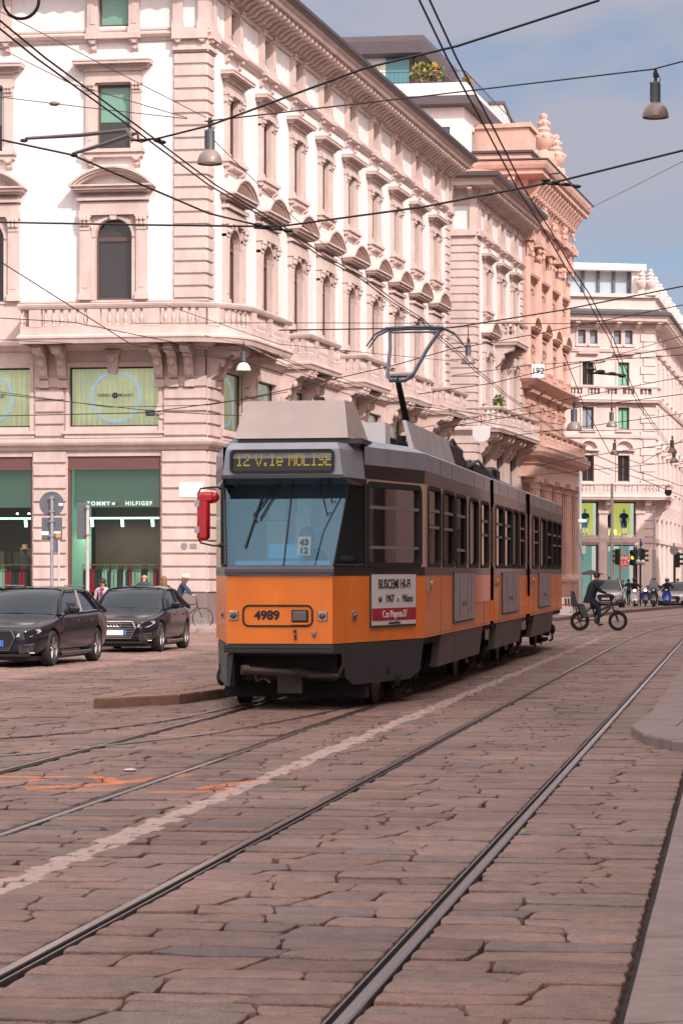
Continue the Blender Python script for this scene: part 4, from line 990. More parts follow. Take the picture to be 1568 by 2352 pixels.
for u in PIL:
    m.xf = T2.m @ Matrix.Translation((u, 0, 0))
    for dx in (-.42, .42) if .5 < u < 15 else (0,):
        m.mark()
        m.box(dx - .36, dx + .36, -.32, 0, 13.5, 14.1); m.lathe([(.32, 14.1), (.36, 14.2), (.30, 14.35), (.29, 17), (.26, 20.5)], (dx, -.12, 0), 12)
        m.box(dx - .3, dx + .3, -.1, 0, 14, 21.7)
        for k in range(11): m.ball((dx + rr.uniform(-.34, .34), -.42 + rr.uniform(-.1, .1), 20.6 + rr.uniform(0, .9)), rr.uniform(.09, .17), 6, 4)
        m.box(dx - .45, dx + .45, -.62, 0, 21.4, 21.62); m.box(dx - .46, dx + .46, -.55, 0, 21.62, 22.4); m.box(dx - .5, dx + .5, -.85, 0, 22.45, 22.85)
        for k in range(4): m.ball((dx + rr.uniform(-.3, .3), -.6, 23.0 + rr.uniform(0, .8)), rr.uniform(.1, .2), 6, 4)
    # lower order: fluted half columns
    for dx in (-.5, .5) if .5 < u < 15 else (0,):
        m.mark()
        m.box(dx - .52, dx + .52, -1.15, 0, 0, 1.5); m.box(dx - .56, dx + .56, -1.2, 0, 1.5, 1.65)
        prf = [(.46, 1.65), (.47, 1.75), (.40, 1.85), (.37, 2.0)]
        m.lathe(prf, (dx, -.62, 0), 14)
        rings = []
        for z, r0 in ((2.0, .37), (4.2, .36), (6.9, .32)):
            rings.append([(dx + (r0 - (.045 if k % 2 else 0)) * math.cos(2 * math.pi * k / 32), -.62 + (r0 - (.045 if k % 2 else 0)) * math.sin(2 * math.pi * k / 32), z) for k in range(32)])
        m.loft(rings, sm=False)
        m.lathe([(.34, 6.9), (.37, 6.98), (.34, 7.05), (.42, 7.3)], (dx, -.62, 0), 14); m.box(dx - .47, dx + .47, -1.1, 0, 7.3, 7.6)
m.xf = Matrix.Identity(4); m.build('pilaster', TER, b3.root)
for u in V3:
    b3.window('tri', T2, u, win_hood, DRK, 'plain', 1.0, 17.0, 18.8, TER); b3.window('arc', T2, u, win_arch, DRK, 'plain', 1.0, 13.9, 15.4, TER); b3.window('low', T2, u, win_hood, DRK, 'plain', 1.1, 10.1, 12.0, TER)
balcony(b3.root, [offs(T2, .3, .3), offs(T2, .3, 1.4), offs(T2, 15, 1.4), offs(T2, 15, .3)], 9.5, 10.3, stone=TER)
# curved broken pediments on the skyline and the urns
m = MB(T2.m)
for u, w, h in ((4.2, 3.2, .8), (9.0, 3.0, .9)):
    A = arch(u, 26.5, w / 2, 12); A = [(x, 26.5 + (z - 26.5) * h / (w / 2)) for x, z in A]; m.poly(A, -.3, .9)
m.box(.1, 2.6, -.3, 3, 26.5, 28.0); m.box(-.05, 2.75, -.45, 3, 28.0, 28.25); m.build('attic', TER, b3.root)
def urn(root, fr, u, n, z, s, mt, label=None):
    m = MB()
    m.box(-.62 * s, .62 * s, -.62 * s, .62 * s, 0, .55 * s, .06); m.lathe([(.35 * s, .55 * s), (.28 * s, .7 * s), (.5 * s, .95 * s), (.66 * s, 1.35 * s), (.62 * s, 1.6 * s), (.42 * s, 1.75 * s), (.46 * s, 1.85 * s), (.5 * s, 1.95 * s), (.3 * s, 2.1 * s), (.38 * s, 2.3 * s), (.34 * s, 2.5 * s), (.18 * s, 2.6 * s), (.26 * s, 2.75 * s), (.24 * s, 2.9 * s), (.05 * s, 3.0 * s)], seg=12)
    for k in range(8): a = k * math.pi / 4; m.ball((.6 * s * math.cos(a), .6 * s * math.sin(a), 1.5 * s), .14 * s, 6, 4); m.ball((.36 * s * math.cos(a), .36 * s * math.sin(a), 2.35 * s), .1 * s, 6, 4)
    o = m.build('urn', mt, root); o.location = fr.p(u, n, z); return o
urn(b3.root, T2, 6.6, .1, 27.1, .98, TER); urn(b3.root, T2, 11.3, .1, 26.9, .9, TER); 
m = MB(T2.m); m.mark(); m.box(5.7, 7.5, -.8, .8, 26.5, 27.15); m.mark(); m.box(10.5, 12.1, -.8, .8, 26.5, 26.95); m.build('pedestal', TER, b3.root)

# ================================================================= FAR CREAM BUILDING
b4 = Building('cream_building', 'cream apartment building with glass penthouse and urns at the end of the street', 'building')
Q = (21.5, 165.0); LQ = 12.0
E1_ = Frame(Q[0] - LQ * math.cos(R(10.4)), Q[1] - LQ * math.sin(R(10.4)), R(10.4)); E2_ = Frame(Q[0], Q[1], math.atan2(.9775, .2108)); LE = 70
W1 = [2.3, 4.8, 7.3, 9.84]; W2 = [3.2 + 4.2 * i for i in range(15)]
h1 = []; h2 = []
for u in (1.8, 2.6, 4.3, 5.2, 6.86, 7.7, 9.39, 10.2): h1.append((u - .27, u + .27, 17.85, 18.8))
for u in W1: h1 += [(u - .4, u + .4, 15.0, 16.6), (u - .4, u + .4, 12.0, 13.5), (u - .42, u + .42, 8.4, 10.2)]
for u in (7.0, 4.4): h1 += [(u - 1.05, u + 1.05, 4.7, 7.0), (u - 1.05, u + 1.05, .3, 4.05)]
h1 += [(9.7 - 1.0, 9.7 + 1.0, 4.7, 7.0), (8.7, 10.7, .3, 4.05)]
for u in W2: h2 += [(u - .5, u + .5, 17.6, 18.8), (u - .5, u + .5, 14.8, 16.8), (u - .5, u + .5, 11.8, 13.6), (u - .5, u + .5, 8.3, 10.2), (u - 1.1, u + 1.1, .3, 6)]
m = MB(); holes(m, E1_, 0, LQ, 0, 19.4, h1); holes(m, E2_, 0, LE, 0, 19.4, h2); m.build('wall', CRE, b4.root)
BLIND = mat('green_blind', (.20, .48, .34), .4, var=.1); BSKY = mat('blue_grey_pane', (.30, .36, .42), .15, coat=.5)
FR4 = mat('grey_window_frame', (.12, .11, .12), .5)
def win4(fr, u, w, z0, z1, mt, name='window', arched=False, hood_=False):
    f = MB(); f.box(-w, -w + .07, .12, .2, z0, z1); f.box(w - .07, w, .12, .2, z0, z1); f.box(-w + .07, w - .07, .12, .2, z1 - .07, z1); f.box(-w + .07, w - .07, .12, .2, z0, z0 + .07)
    if w > .35: f.box(-.03, .03, .13, .2, z0 + .07, z1 - .07)
    o = f.build(name, FR4, b4.root, fr.p(u), fr.phi)
    g = MB(); g.box(-w, w, .205, .23, z0, z1); g.build('pane', mt, o)
    s = MB(); t = .14
    s.box(-w - t, -w, -.07, 0, z0 - .1, z1 + t); s.box(w, w + t, -.07, 0, z0 - .1, z1 + t); s.box(-w, w, -.07, 0, z1, z1 + t); s.box(-w - t - .05, w + t + .05, -.14, 0, z0 - .2, z0 - .1)
    if hood_: hood(s, 2 * w + .5, z1 + .45, .3, .2)
    if arched:
        A = arch(0, z1 + .35, w + .35, 10, 20, 160); B = arch(0, z1 + .35, w + .2, 10, 20, 160)
        for i in range(10): s.add([(A[i][0], -.3, A[i][1]), (A[i + 1][0], -.3, A[i + 1][1]), (B[i + 1][0], -.3, B[i + 1][1]), (B[i][0], -.3, B[i][1]), (A[i][0], 0, A[i][1]), (A[i + 1][0], 0, A[i + 1][1]), (B[i + 1][0], 0, B[i + 1][1]), (B[i][0], 0, B[i][1])], [(0, 1, 2, 3), (0, 4, 5, 1), (3, 2, 6, 7)])
        s.box(-w - .4, w + .4, -.3, 0, z1 + .3, z1 + .42)
    s.build('surround', CRE, o)
for u in (4.3, 5.2, 6.86, 7.7, 9.39, 10.2): win4(E1_, u, .27, 17.85, 18.8, BSKY)
for i, u in enumerate(W1[1:]):
    win4(E1_, u, .4, 15.0, 16.6, BLIND if i == 2 else DRK, hood_=True); win4(E1_, u, .4, 12.0, 13.5, BLIND if i == 2 else BSKY); win4(E1_, u, .42, 8.4, 10.2, DRK, arched=True)
for u in W2[:14]:
    win4(E2_, u, .5, 17.6, 18.8, DRK); win4(E2_, u, .5, 14.8, 16.8, DRK, hood_=True); win4(E2_, u, .5, 11.8, 13.6, DRK); win4(E2_, u, .5, 8.3, 10.2, DRK, arched=True)
ep = [offs(E1_, 0, 0), Q, offs(E2_, LE, 0)]
m = MB()
band(m, ep, [(0, 18.95), (.1, 18.95), (.1, 19.25), (.2, 19.3), (.95, 19.36), (1.0, 19.6), (1.1, 19.7), (0, 19.75)])
band(m, ep, [(0, 17.3), (.1, 17.3), (.16, 17.5), (0, 17.6)]); band(m, ep, [(0, 14.0), (.12, 14.0), (.2, 14.2), (0, 14.25)]); band(m, ep, [(0, 11.4), (.12, 11.4), (.14, 11.6), (0, 11.6)])
band(m, ep, [(0, 4.2), (.1, 4.2), (.16, 4.5), (0, 4.55)]); band(m, ep, [(0, 19.75), (.1, 19.75), (.1, 21.0), (.35, 21.05), (.35, 21.3), (-3, 21.3)])
m.build('cornice', CRE, b4.root)
m = MB(); band(m, ep, [(1.1, 19.71), (1.25, 19.75), (1.25, 19.95), (.1, 20.25)]); m.build('gutter', DGR, b4.root)
m = MB()
for fr, us in ((E1_, [.6 + k * 1.45 for k in range(9)]), (E2_, [.6 + k * .9 for k in range(70)])):
    for u in us: m.mark(); m.xf = fr.m @ Matrix.Translation((u, 0, 0)); m.prof([(0, 19.3), (-.85, 19.34), (-.85, 19.2), (-.4, 19.0), (0, 18.85)], -.16, .16)
m.xf = Matrix.Identity(4); m.build('cornice_bracket', CRE, b4.root); m = MB()
for k in range(26):
    m.mark()
    z = 4.6 + k * .56; w = .75 if k % 2 else .95
    for fr, a, c in ((E1_, LQ - w, LQ + .06), (E2_, -.06, w)): m.xf = fr.m; m.box(a, c, -.09, 0, z + .02, z + .52)
m.xf = Matrix.Identity(4); m.build('quoin', CRE, b4.root)
balcony(b4.root, [offs(E1_, 1, 0), offs(E1_, 1, 1.0), offs(E1_, 12.8, 1.0), offs(E2_, 4, 1.0), offs(E2_, 4, 0)], 7.45, 8.25, stone=CRE, step=.25, dies=1.6)
balcony(b4.root, [offs(E1_, 3.7, 0), offs(E1_, 3.7, .4), offs(E1_, 12.2, .4), offs(E2_, 1.5, .4), offs(E2_, 1.5, 0)], 14.15, 14.95, stone=CRE, step=.24, dies=1.3)
m = MB()
for u in (4.6, 8.6, 11.4): m.mark(); m.xf = E1_.m @ Matrix.Translation((u, 0, 0)); m.prof([(0, 7.1), (-.8, 7.1), (-.7, 6.8), (-.3, 6.5), (0, 6.1)], -.2, .2)
for u in (.8, 2.4, 4, 6, 8, 10, 12, 14): m.mark(); m.xf = E2_.m @ Matrix.Translation((u, 0, 0)); m.prof([(0, 7.1), (-.9, 7.1), (-.8, 6.7), (-.3, 6.4), (0, 5.8)], -.3, .3)
for u in (5.7, 8.35, 11.0): m.mark(); m.xf = E1_.m; m.box(u - .27, u + .27, -.1, 0, .2, 7.1); m.box(u - .34, u + .34, -.2, 0, 6.2, 6.6)
m.xf = Matrix.Identity(4); m.build('balcony_bracket', CRE, b4.root)
m = MB(); PGL = mat('penthouse_glass', (.42, .50, .55), .15, coat=.6)
gp_ = [offs(E1_, 0, -1.2), offs(E1_, 10.9, -1.2), offs(E2_, 20, -3)]
m.xf = E1_.m; m.box(0, 10.6, 1.3, 1.4, 21.3, 23.0); m.xf = Matrix.Identity(4); m.build('penthouse_glazing', PGL, b4.root)
m = MB(E1_.m)
for u in (6.1, 7.3, 8.4, 9.5, 10.6): m.mark(); m.box(u - .09, u + .09, 1.1, 1.45, 21.3, 23.0)
m.build('penthouse_post', mat('blue_grey_post', (.08, .11, .16), .4), b4.root)
m = MB(E1_.m); m.box(0, 11.6, .4, 8, 23.0, 23.45, 0); m.box(10.7, 11.2, .8, 6, 21.3, 23.0); m.xf = E1_.m; m.box(4.6, 7.0, 3, 6, 24.2, 25.0); m.box(5.0, 6.4, 3, 6, 23.4, 24.2); m.build('penthouse_roof', PW, b4.root)
for k in range(9): urn(b4.root, E2_, -.2 + 4.2 * k, -.2, 21.2, .62, CRE)
urn(b4.root, E1_, 11.2, -.1, 21.2, .62, CRE)
# shop displays with mannequins
LIME = mat('shop_lime_wall', (.45, .52, .12), .6, emit=(.55, .62, .15), estr=.4); TEAL = mat('shop_teal_interior', (.20, .42, .38), .6, emit=(.2, .45, .4), estr=.25)
MANW = mat('mannequin_white', (.75, .72, .66), .5); NAVY = mat('navy_cloth', (.02, .05, .13), .8); TEALC = mat('teal_cloth', (.03, .18, .24), .8)
m = MB(E1_.m)
for u in (7.0, 9.7, 4.4): m.mark(); m.box(u - 1.05, u + 1.05, 1.3, 1.35, 4.7, 7.0)
m.build('lime_backdrop', LIME, b4.root)
m = MB(E1_.m)
for u in (7.0, 9.7, 4.4): m.mark(); m.box(u - 1.05, u + 1.05, 1.6, 1.65, .3, 4.05)
m.build('shop_interior', TEAL, b4.root)
m = MB(E1_.m)
for u in (7.0, 9.7, 4.4):
    for z0, z1 in ((4.7, 7.0), (.3, 4.05)):
        m.mark(); m.box(u + .95, u + 1.05, .05, .3, z0, z1); m.box(u - 1.05, u - .95, .05, .3, z0, z1); m.box(u - .95, u + .95, .05, .3, z1 - .09, z1)
m.build('shop_frame', DGR, b4.root)
def mannequin(fr, u, z, top, bot, label):
    root = thing('mannequin', label, 'mannequin', fr.p(u, -.9, z), fr.phi, 'mannequins in the far shop window')
    m = MB(); m.ball((0, 0, 1.68), (.09, .1, .12)); m.cyl((0, 0, 1.5), (0, 0, 1.6), .05)
    for s_ in (-1, 1): m.tube([(s_ * .1, 0, .85), (s_ * .11, 0, .45), (s_ * .12, 0, .06)], [.08, .06, .045], 8); m.tube([(s_ * .22, 0, 1.42), (s_ * .29, .02, 1.1), (s_ * .27, -.06, .82)], [.055, .045, .035], 8)
    m.build('body', MANW, root)
    m = MB(); m.loft([[(a * math.cos(t), b_ * math.sin(t), z_) for t in [k * math.pi / 6 for k in range(12)]] for a, b_, z_ in ((.19, .12, .85), (.17, .12, 1.1), (.22, .14, 1.35), (.21, .12, 1.45), (.08, .08, 1.52))])
    for s_ in (-1, 1): m.tube([(s_ * .18, 0, 1.44), (s_ * .27, 0, 1.2)], [.09, .085], 8)
    m.build('shirt', top, root)
    m = MB()
    for s_ in (-1, 1): m.tube([(s_ * .1, 0, .95), (s_ * .11, 0, .5)], [.11, .105], 8)
    m.build('shorts', bot, root)
    m = MB()
    for s_ in (-1, 1): m.mark(); m.ball((s_ * .12, -.05, .05), (.05, .12, .05))
    m.build('shoe', BLK, root)
mannequin(E1_, 7.35, 4.75, TEALC, TEALC, 'mannequin in blue top and shorts in the first lit window of the far shop')
mannequin(E1_, 10.15, 4.75, NAVY, NAVY, 'mannequin in black top and navy shorts in the second lit window of the far shop')
mannequin(E1_, 9.05, 4.75, NAVY, BLK, 'mannequin half hidden behind the white pole in the second lit window of the far shop')
RED = mat('sign_red', (.75, .02, .02), .4, emit=(.8, .03, .03), estr=.15)
sg = thing('shop_sign', 'red square sign with white letters in the far ground floor shop window', 'sign', E1_.p(9.75, .12, 2.55), E1_.phi)
m = MB(); m.box(-.38, .38, 0, .05, 0, .80); m.build('board', RED, sg); text('UNI', .36, WHT, 'lettering', sg, (0, -.01, .58), bold=.012, sx=1.1); text('QLO', .36, WHT, 'lettering', sg, (0, -.01, .24), bold=.012)

# ================================================================= BUILDING ACROSS THE STREET (reflected in the tram, shades the road)
b5 = thing('opposite_building', 'plain pinkish building lining the right side of the street, outside the picture', 'building')
O = Frame(8.2 + .166 * 150, 150, math.atan2(-.9866, -.1638)); hh = []
for k in range(40):
    u = 3 + 4.2 * k
    for z in (6.5, 10.5, 14.5, 18): hh.append((u, u + 1.4, z, z + 2.2))
    hh.append((u - .6, u + 2.1, .3, 4.6))
m = MB(); holes(m, O, 0, 172, 0, 21.5, hh, rev=.3); m.add([O.p(0, 0, 21.5), O.p(172, 0, 21.5), O.p(172, -14, 21.5), O.p(0, -14, 21.5)], [(0, 1, 2, 3)])
m.add([O.p(0, 0, 0), O.p(0, -14, 0), O.p(0, -14, 21.5), O.p(0, 0, 21.5)], [(0, 1, 2, 3)]); m.add([O.p(172, 0, 0), O.p(172, -14, 0), O.p(172, -14, 21.5), O.p(172, 0, 21.5)], [(0, 1, 2, 3)]); m.build('wall', mat('opposite_stone', (.36, .25, .22), .85, var=.1, vscale=.5), b5)
m = MB(O.m); m.box(12, 50, .02, 14, 21.41, 30.5); m.build('upper_storeys', mat('opposite_stone', (0, 0, 0)), b5)
m = MB(O.m); m.box(0, 172, .31, .35, 0.2, 21); m.build('glazing', DRK, b5)
m = MB(O.m); m.box(0, 172, -.6, 0, 20.9, 21.4); m.build('cornice', CRE, b5)

b6 = thing('opposite_building', 'pinkish building further along the far side of the street, outside the picture', 'building')
O2 = Frame(8.2 + .166 * 420, 420, math.atan2(-.9866, -.1638)); hh = []
for k in range(57):
    u = 3 + 4.2 * k
    for z in (6.5, 10.5, 14.5, 18): hh.append((u, u + 1.4, z, z + 2.2))
m = MB(); holes(m, O2, 0, 245, 0, 21.5, hh, rev=.3); m.add([O2.p(0, 0, 21.5), O2.p(245, 0, 21.5), O2.p(245, -14, 21.5), O2.p(0, -14, 21.5)], [(0, 1, 2, 3)]); m.add([O2.p(245, 0, 0), O2.p(245, -14, 0), O2.p(245, -14, 21.5), O2.p(245, 0, 21.5)], [(0, 1, 2, 3)]); m.build('wall', mat('opposite_stone', (0, 0, 0)), b6)
m = MB(O2.m); m.box(0, 245, .31, .35, .2, 21); m.build('glazing', DRK, b6)
# ================================================================= TRAM
ORA = mat('tram_orange', (1.0, .255, .028), .34, coat=.14, var=.08, vscale=2.5, streak=True)
CRM = mat('tram_cream', (.60, .42, .31), .34, coat=.14, var=.05, vscale=1)
TGR = mat('tram_grey', (.33, .36, .42), .38, coat=.25, var=.12, vscale=2, streak=True)
TBK = mat('tram_black_band', (.022, .014, .014), .3, coat=.3)
TSK = mat('tram_skirt', (.035, .038, .046), .45, var=.2, vscale=2)
TSG = mat('tram_grey_skirt', (.13, .11, .105), .5, var=.25, vscale=3, streak=True)
TDK = mat('tram_underframe', (.014, .011, .011), .8, var=.3, vscale=4)
ACM = mat('tram_roof_box', (.53, .455, .42), .45, coat=.1, var=.16, vscale=1.5)
WSH = glass('tram_windscreen', (.72, .90, .98), .15, tintg=(.20, .37, .50))
TGL = glass('tram_window', (.20, .17, .155), .0, tintg=(.55, .5, .48))
LED = mat('led_yellow', (.5, .38, .05), .5, emit=(.75, .55, .08), estr=.14)
HLG = mat('headlight_lens', (.20, .17, .16), .15, coat=1, metal=.4)
TX0, TY0, TA = -.283, 31.27, R(-9.36)
tram = thing('tram', 'orange and cream articulated tram with grey roof coming towards us on the paved street', 'tram', (TX0, TY0, 0), (.0035, 0, TA))
HW, FW, TD, TL = 1.38, .64, 2.8, 24.7
TP = dict(front=Frame(-FW, -TD, 0), rt=Frame(FW, -TD, math.atan2(TD, HW - FW)), side=Frame(HW, 0, R(90)), lt=Frame(-HW, 0, math.atan2(-TD, HW - FW)), left=Frame(-HW, TL, R(-90)),
          rrt=Frame(HW, TL, math.atan2(TD, FW - HW)), rear=Frame(FW, TL + TD, R(180)), rlt=Frame(-FW, TL + TD, math.atan2(-TD, FW - HW)))
TLn = math.hypot(TD, HW - FW)
Z0, ZB0, ZB1, ZW1, ZK, ZR = .81, 1.62, 1.73, 2.81, 2.98, 3.2
RT, SD = TP['rt'], TP['side']
# side windows: (v0, v1)
def vs(a): return a
W_1 = [(.30, 1.62), (1.9, 3.2), (3.42, 4.75), (5.2, 6.45), (6.85, 8.05)]
W_2 = [(9.2, 10.5), (10.75, 12.05), (12.3, 13.35), (13.55, 14.8)]
W_3 = [(16.5, 18.0), (18.45, 19.9), (20.2, 21.5), (21.75, 23.05), (23.3, 24.4)]
J = [(8.36, 8.92), (15.08, 16.02)]
DOOR = {(5.2, 6.45), (12.3, 13.35), (18.45, 19.9)}
segs = [(0, J[0][0], W_1), (J[0][1], J[1][0], W_2), (J[1][1], TL, W_3)]
LWS = []
def strip(m, fr, u0, u1, z0, z1, n=0): m.add([fr.p(u0, n, z0), fr.p(u1, n, z0), fr.p(u1, n, z1), fr.p(u0, n, z1)], [(0, 1, 2, 3)])
for bi, (v0, v1, ws) in enumerate(segs):
    cr_, og, bk_, gy = MB(), MB(), MB(), MB()
    hs = [(a, c, 1.77, 2.76) for a, c in ws]
    holes(cr_, SD, v0, v1, ZB1, ZW1, hs, rev=.06); strip(og, SD, v0, v1, Z0, ZB0); strip(bk_, SD, v0, v1, ZB0, ZB1, .004); strip(bk_, SD, v0, v1, ZW1, ZK, .004); strip(gy, SD, v0, v1, ZK, ZR)
    a, c = TL - v1, TL - v0
    lws = []; q_ = a + .5
    while q_ < c - 1.4: lws.append((q_, q_ + 1.2)); q_ += 1.5
    holes(cr_, TP['left'], a, c, ZB1, ZW1, [(x0_, x1_, 1.77, 2.76) for x0_, x1_ in lws], rev=.06); LWS.extend(lws); strip(og, TP['left'], a, c, Z0, ZB0); strip(bk_, TP['left'], a, c, ZB0, ZB1); strip(bk_, TP['left'], a, c, ZW1, ZK); strip(gy, TP['left'], a, c, ZK, ZR)
    if bi == 0:
        holes(cr_, RT, .97, TLn, ZB1, ZW1, [(1.04, 2.72, 1.755, 2.74)], rev=.07)
        strip(og, RT, 0, TLn, Z0, ZB0); strip(bk_, RT, 0, TLn, ZB0, ZB1, .004); strip(bk_, RT, .95, TLn, ZW1, ZK, .004); strip(gy, RT, .95, TLn, ZK, ZR)
        strip(og, TP['front'], 0, 2 * FW, Z0, ZB0)
        LT_ = TP['lt']; strip(cr_, LT_, 0, TLn - .97, ZB1, ZW1); strip(og, LT_, 0, TLn, Z0, ZB0); strip(bk_, LT_, 0, TLn, ZB0, ZB1, .004); strip(bk_, LT_, 0, TLn - .9, ZW1, ZK, .004); strip(gy, LT_, 0, TLn - .9, ZK, ZR)
    if bi == 2:
        for k, u1 in (('rrt', TLn), ('rear', 2 * FW), ('rlt', TLn)):
            strip(cr_, TP[k], 0, u1, ZB1, ZW1); strip(og, TP[k], 0, u1, Z0, ZB0); strip(bk_, TP[k], 0, u1, ZB0, ZB1); strip(gy, TP[k], 0, u1, ZW1, ZR)
    # body section, with its panels
    bd = cr_.build('body', CRM, tram); og.build('orange_panel', ORA, bd); bk_.build('black_band', TBK, bd); gy.build('roof_edge', TGR, bd)
    m = MB(); e0 = -1.9 if bi == 0 else v0; e1 = TL + TD if bi == 2 else v1
    if bi == 0: pl = [(-.85, -2.0), (.85, -2.0), (HW, 0), (HW, v1), (-HW, v1), (-HW, 0)]
    elif bi == 2: pl = [(-HW, v0), (HW, v0), (HW, TL), (FW, TL + TD), (-FW, TL + TD), (-HW, TL)]
    else: pl = [(-HW, v0), (HW, v0), (HW, v1), (-HW, v1)]
    n = len(pl); ip = [(x * .9, y if abs(y) > 0 else y) for x, y in pl]
    m.add([(x, y, ZR) for x, y in pl] + [(x * .86, y, ZR + .09) for x, y in pl] + [(x * .5, y, ZR + .13) for x, y in pl], [tuple(range(2 * n, 3 * n))] + [(i, (i + 1) % n, (i + 1) % n + n, i + n) for i in range(n)] + [(i + n, (i + 1) % n + n, (i + 1) % n + 2 * n, i + 2 * n) for i in range(n)])
    m.build('roof', TGR, tram)
    m = MB(); m.plan([(x * .97, y) for x, y in ((-HW, max(v0, 0)), (HW, max(v0, 0)), (HW, v1), (-HW, v1))], .72, .80); m.build('floor', TDK, tram)
# dark lining so that the saloon is an enclosed room: far wall and ceiling
m = MB(); m.add([(-1.3, .2, .8), (-1.3, TL, .8), (-1.3, TL, 1.9), (-1.3, .2, 1.9)], [(0, 1, 2, 3)]); m.add([(-1.3, .2, 3.1), (1.3, .2, 3.1), (1.3, TL, 3.1), (-1.3, TL, 3.1)], [(0, 1, 2, 3)])
m.add([(-1.3, .2, 2.7), (-1.3, TL, 2.7), (-1.3, TL, 3.1), (-1.3, .2, 3.1)], [(0, 1, 2, 3)]); m.add([(-1.3, 4, .8), (.6, 4, .8), (.6, 4, 3.1), (-1.3, 4, 3.1)], [(0, 1, 2, 3)])
m.build('lining', mat('tram_lining', (.10, .075, .065), .7), tram)
m = MB()
for a, c in ((8.9, 15), (16, 24.5), (4.2, 8.2)):
    v = a + .5
    while v < c - .4:
        for x in (-.95, .75): m.mark(); m.box(x - .22, x + .22, v, v + .45, 1.15, 1.22); m.box(x - .22, x + .22, v + .4, v + .46, 1.2, 1.85)
        v += .95
m.build('seat', mat('tram_seat', (.10, .055, .03), .6), tram)
# gangways
for a, c in J:
    g_ = MB(); g_.box(-1.33, 1.33, a - .02, c + .02, ZB1, ZW1); o = g_.build('gangway', CRM, tram)
    m = MB(); m.box(-1.33, 1.335, a - .02, c + .02, .86, ZB0); m.cyl((1.3, (a + c) / 2, .86), (1.3, (a + c) / 2, 1.2), .12, 10); m.build('orange_cover', ORA, o)
    m = MB(); m.box(-1.335, 1.34, a - .02, c + .02, ZB0, ZB1); m.box(-1.33, 1.336, a - .02, c + .02, ZW1, 3.05); m.box(-1.3, 1.3, a - .02, c + .02, .55, .85)
    for k in range(4): m.box(-1.2, 1.22, a + .05 + k * (c - a) / 4, a + .05 + (k + .5) * (c - a) / 4, 3.05, 3.22)
    m.build('bellows', TBK, o)
# windows on the right side
def roundrect(x0, x1, z0, z1, r, k=4):
    p = []
    for cx, cz, a in ((x1 - r, z1 - r, 0), (x0 + r, z1 - r, 90), (x0 + r, z0 + r, 180), (x1 - r, z0 + r, 270)):
        for i in range(k + 1): p.append((cx + r * math.cos(R(a + 90 * i / k)), cz + r * math.sin(R(a + 90 * i / k))))
    return p
def gasket(m, x0, x1, z0, z1, r, t, y0, y1):
    A = roundrect(x0, x1, z0, z1, r); B = roundrect(x0 + t, x1 - t, z0 + t, z1 - t, max(.01, r - t)); n = len(A)
    for i in range(n):
        j = (i + 1) % n
        m.add([(A[i][0], y0, A[i][1]), (A[j][0], y0, A[j][1]), (B[j][0], y0, B[j][1]), (B[i][0], y0, B[i][1]), (A[i][0], y1, A[i][1]), (A[j][0], y1, A[j][1]), (B[j][0], y1, B[j][1]), (B[i][0], y1, B[i][1])], [(0, 1, 2, 3), (4, 5, 1, 0), (3, 2, 6, 7)])
def twin(fr, u0, u1, z0, z1, door=False, big=False, k=0):
    m = MB(); gasket(m, u0 - (.05 if big else .02), u1 + (.05 if big else .02), z0 - .04, z1 + .04, .11, .07 if big else .045, -.02, .03); o = m.build('side_door_window' if door else 'window', RUB, tram); o.location = fr.p(0); o.rotation_euler = (0, 0, fr.phi)
    m = MB(); m.quad((u0, .025, z0), (u1, .025, z0), (u1, .025, z1), (u0, .025, z1)); m.build('pane', TGL, o)
    m = MB(); w = u1 - u0
    if not door:
        zz = z1 - .28 * (z1 - z0); m.box(u0, u1, .0, .02, zz - .02, zz + .02)
        z2 = z0 + (.22 if k % 3 == 2 or big else .5) * (z1 - z0); m.box(u0 + .03, u1 - .03, .0, .02, z2 - .022, z2 + .016)
    else: m.box(u0 + w * .45, u0 + w * .52, .0, .02, z0 + .05, z1 - .05)
    m.build('rail', GRY, o)
    if door:
        m = MB(); m.box(u0 + .02, u0 + w * .45, .012, .022, z0 + .02, z1 - .02); m.build('cream_panel', CRM, o)
    return o
for v0, v1, ws in segs:
    for k, (a, c) in enumerate(ws): twin(SD, a, c, 1.77, 2.76, (a, c) in DOOR, k=k)
twin(RT, 1.04, 2.72, 1.755, 2.74, big=True)
for a, c in LWS: twin(TP['left'], a, c, 1.77, 2.76)
# destination hood, windscreen, cab side glass
m = MB()
hb = [(-.735, -2.62), (.735, -2.62), (.90, -1.83), (.90, -1.3), (-.90, -1.3), (-.90, -1.83)]; ht = [(-.69, -2.60), (.69, -2.60), (.86, -1.85), (.88, -1.3), (-.88, -1.3), (-.86, -1.85)]; hu = [(x * .94, y * .97 if y < -2 else y) for x, y in ht]
hl = [(x, y) for x, y in hb]
n = 6; m.add([(x, y, 2.80) for x, y in hl] + [(x, y, 3.14) for x, y in ht] + [(x, y, 3.22) for x, y in hu], [(i, (i + 1) % n, (i + 1) % n + n, i + n) for i in range(n)] + [(i + n, (i + 1) % n + n, (i + 1) % n + 2 * n, i + 2 * n) for i in range(n)] + [tuple(range(2 * n, 3 * n))])
hd = m.build('destination_hood', TGR, tram)
m = MB(); m.add([(-.735, -2.615, 2.81), (.735, -2.615, 2.81), (.77, -2.34, 2.72), (-.77, -2.34, 2.72), (.9, -1.83, 2.81), (-.9, -1.83, 2.81)], [(0, 1, 2, 3), (1, 4, 2), (0, 3, 5)])
m.add([(-.745, -2.625, 2.79), (.745, -2.625, 2.79), (.745, -2.62, 2.83), (-.745, -2.62, 2.83)], [(0, 1, 2, 3)])
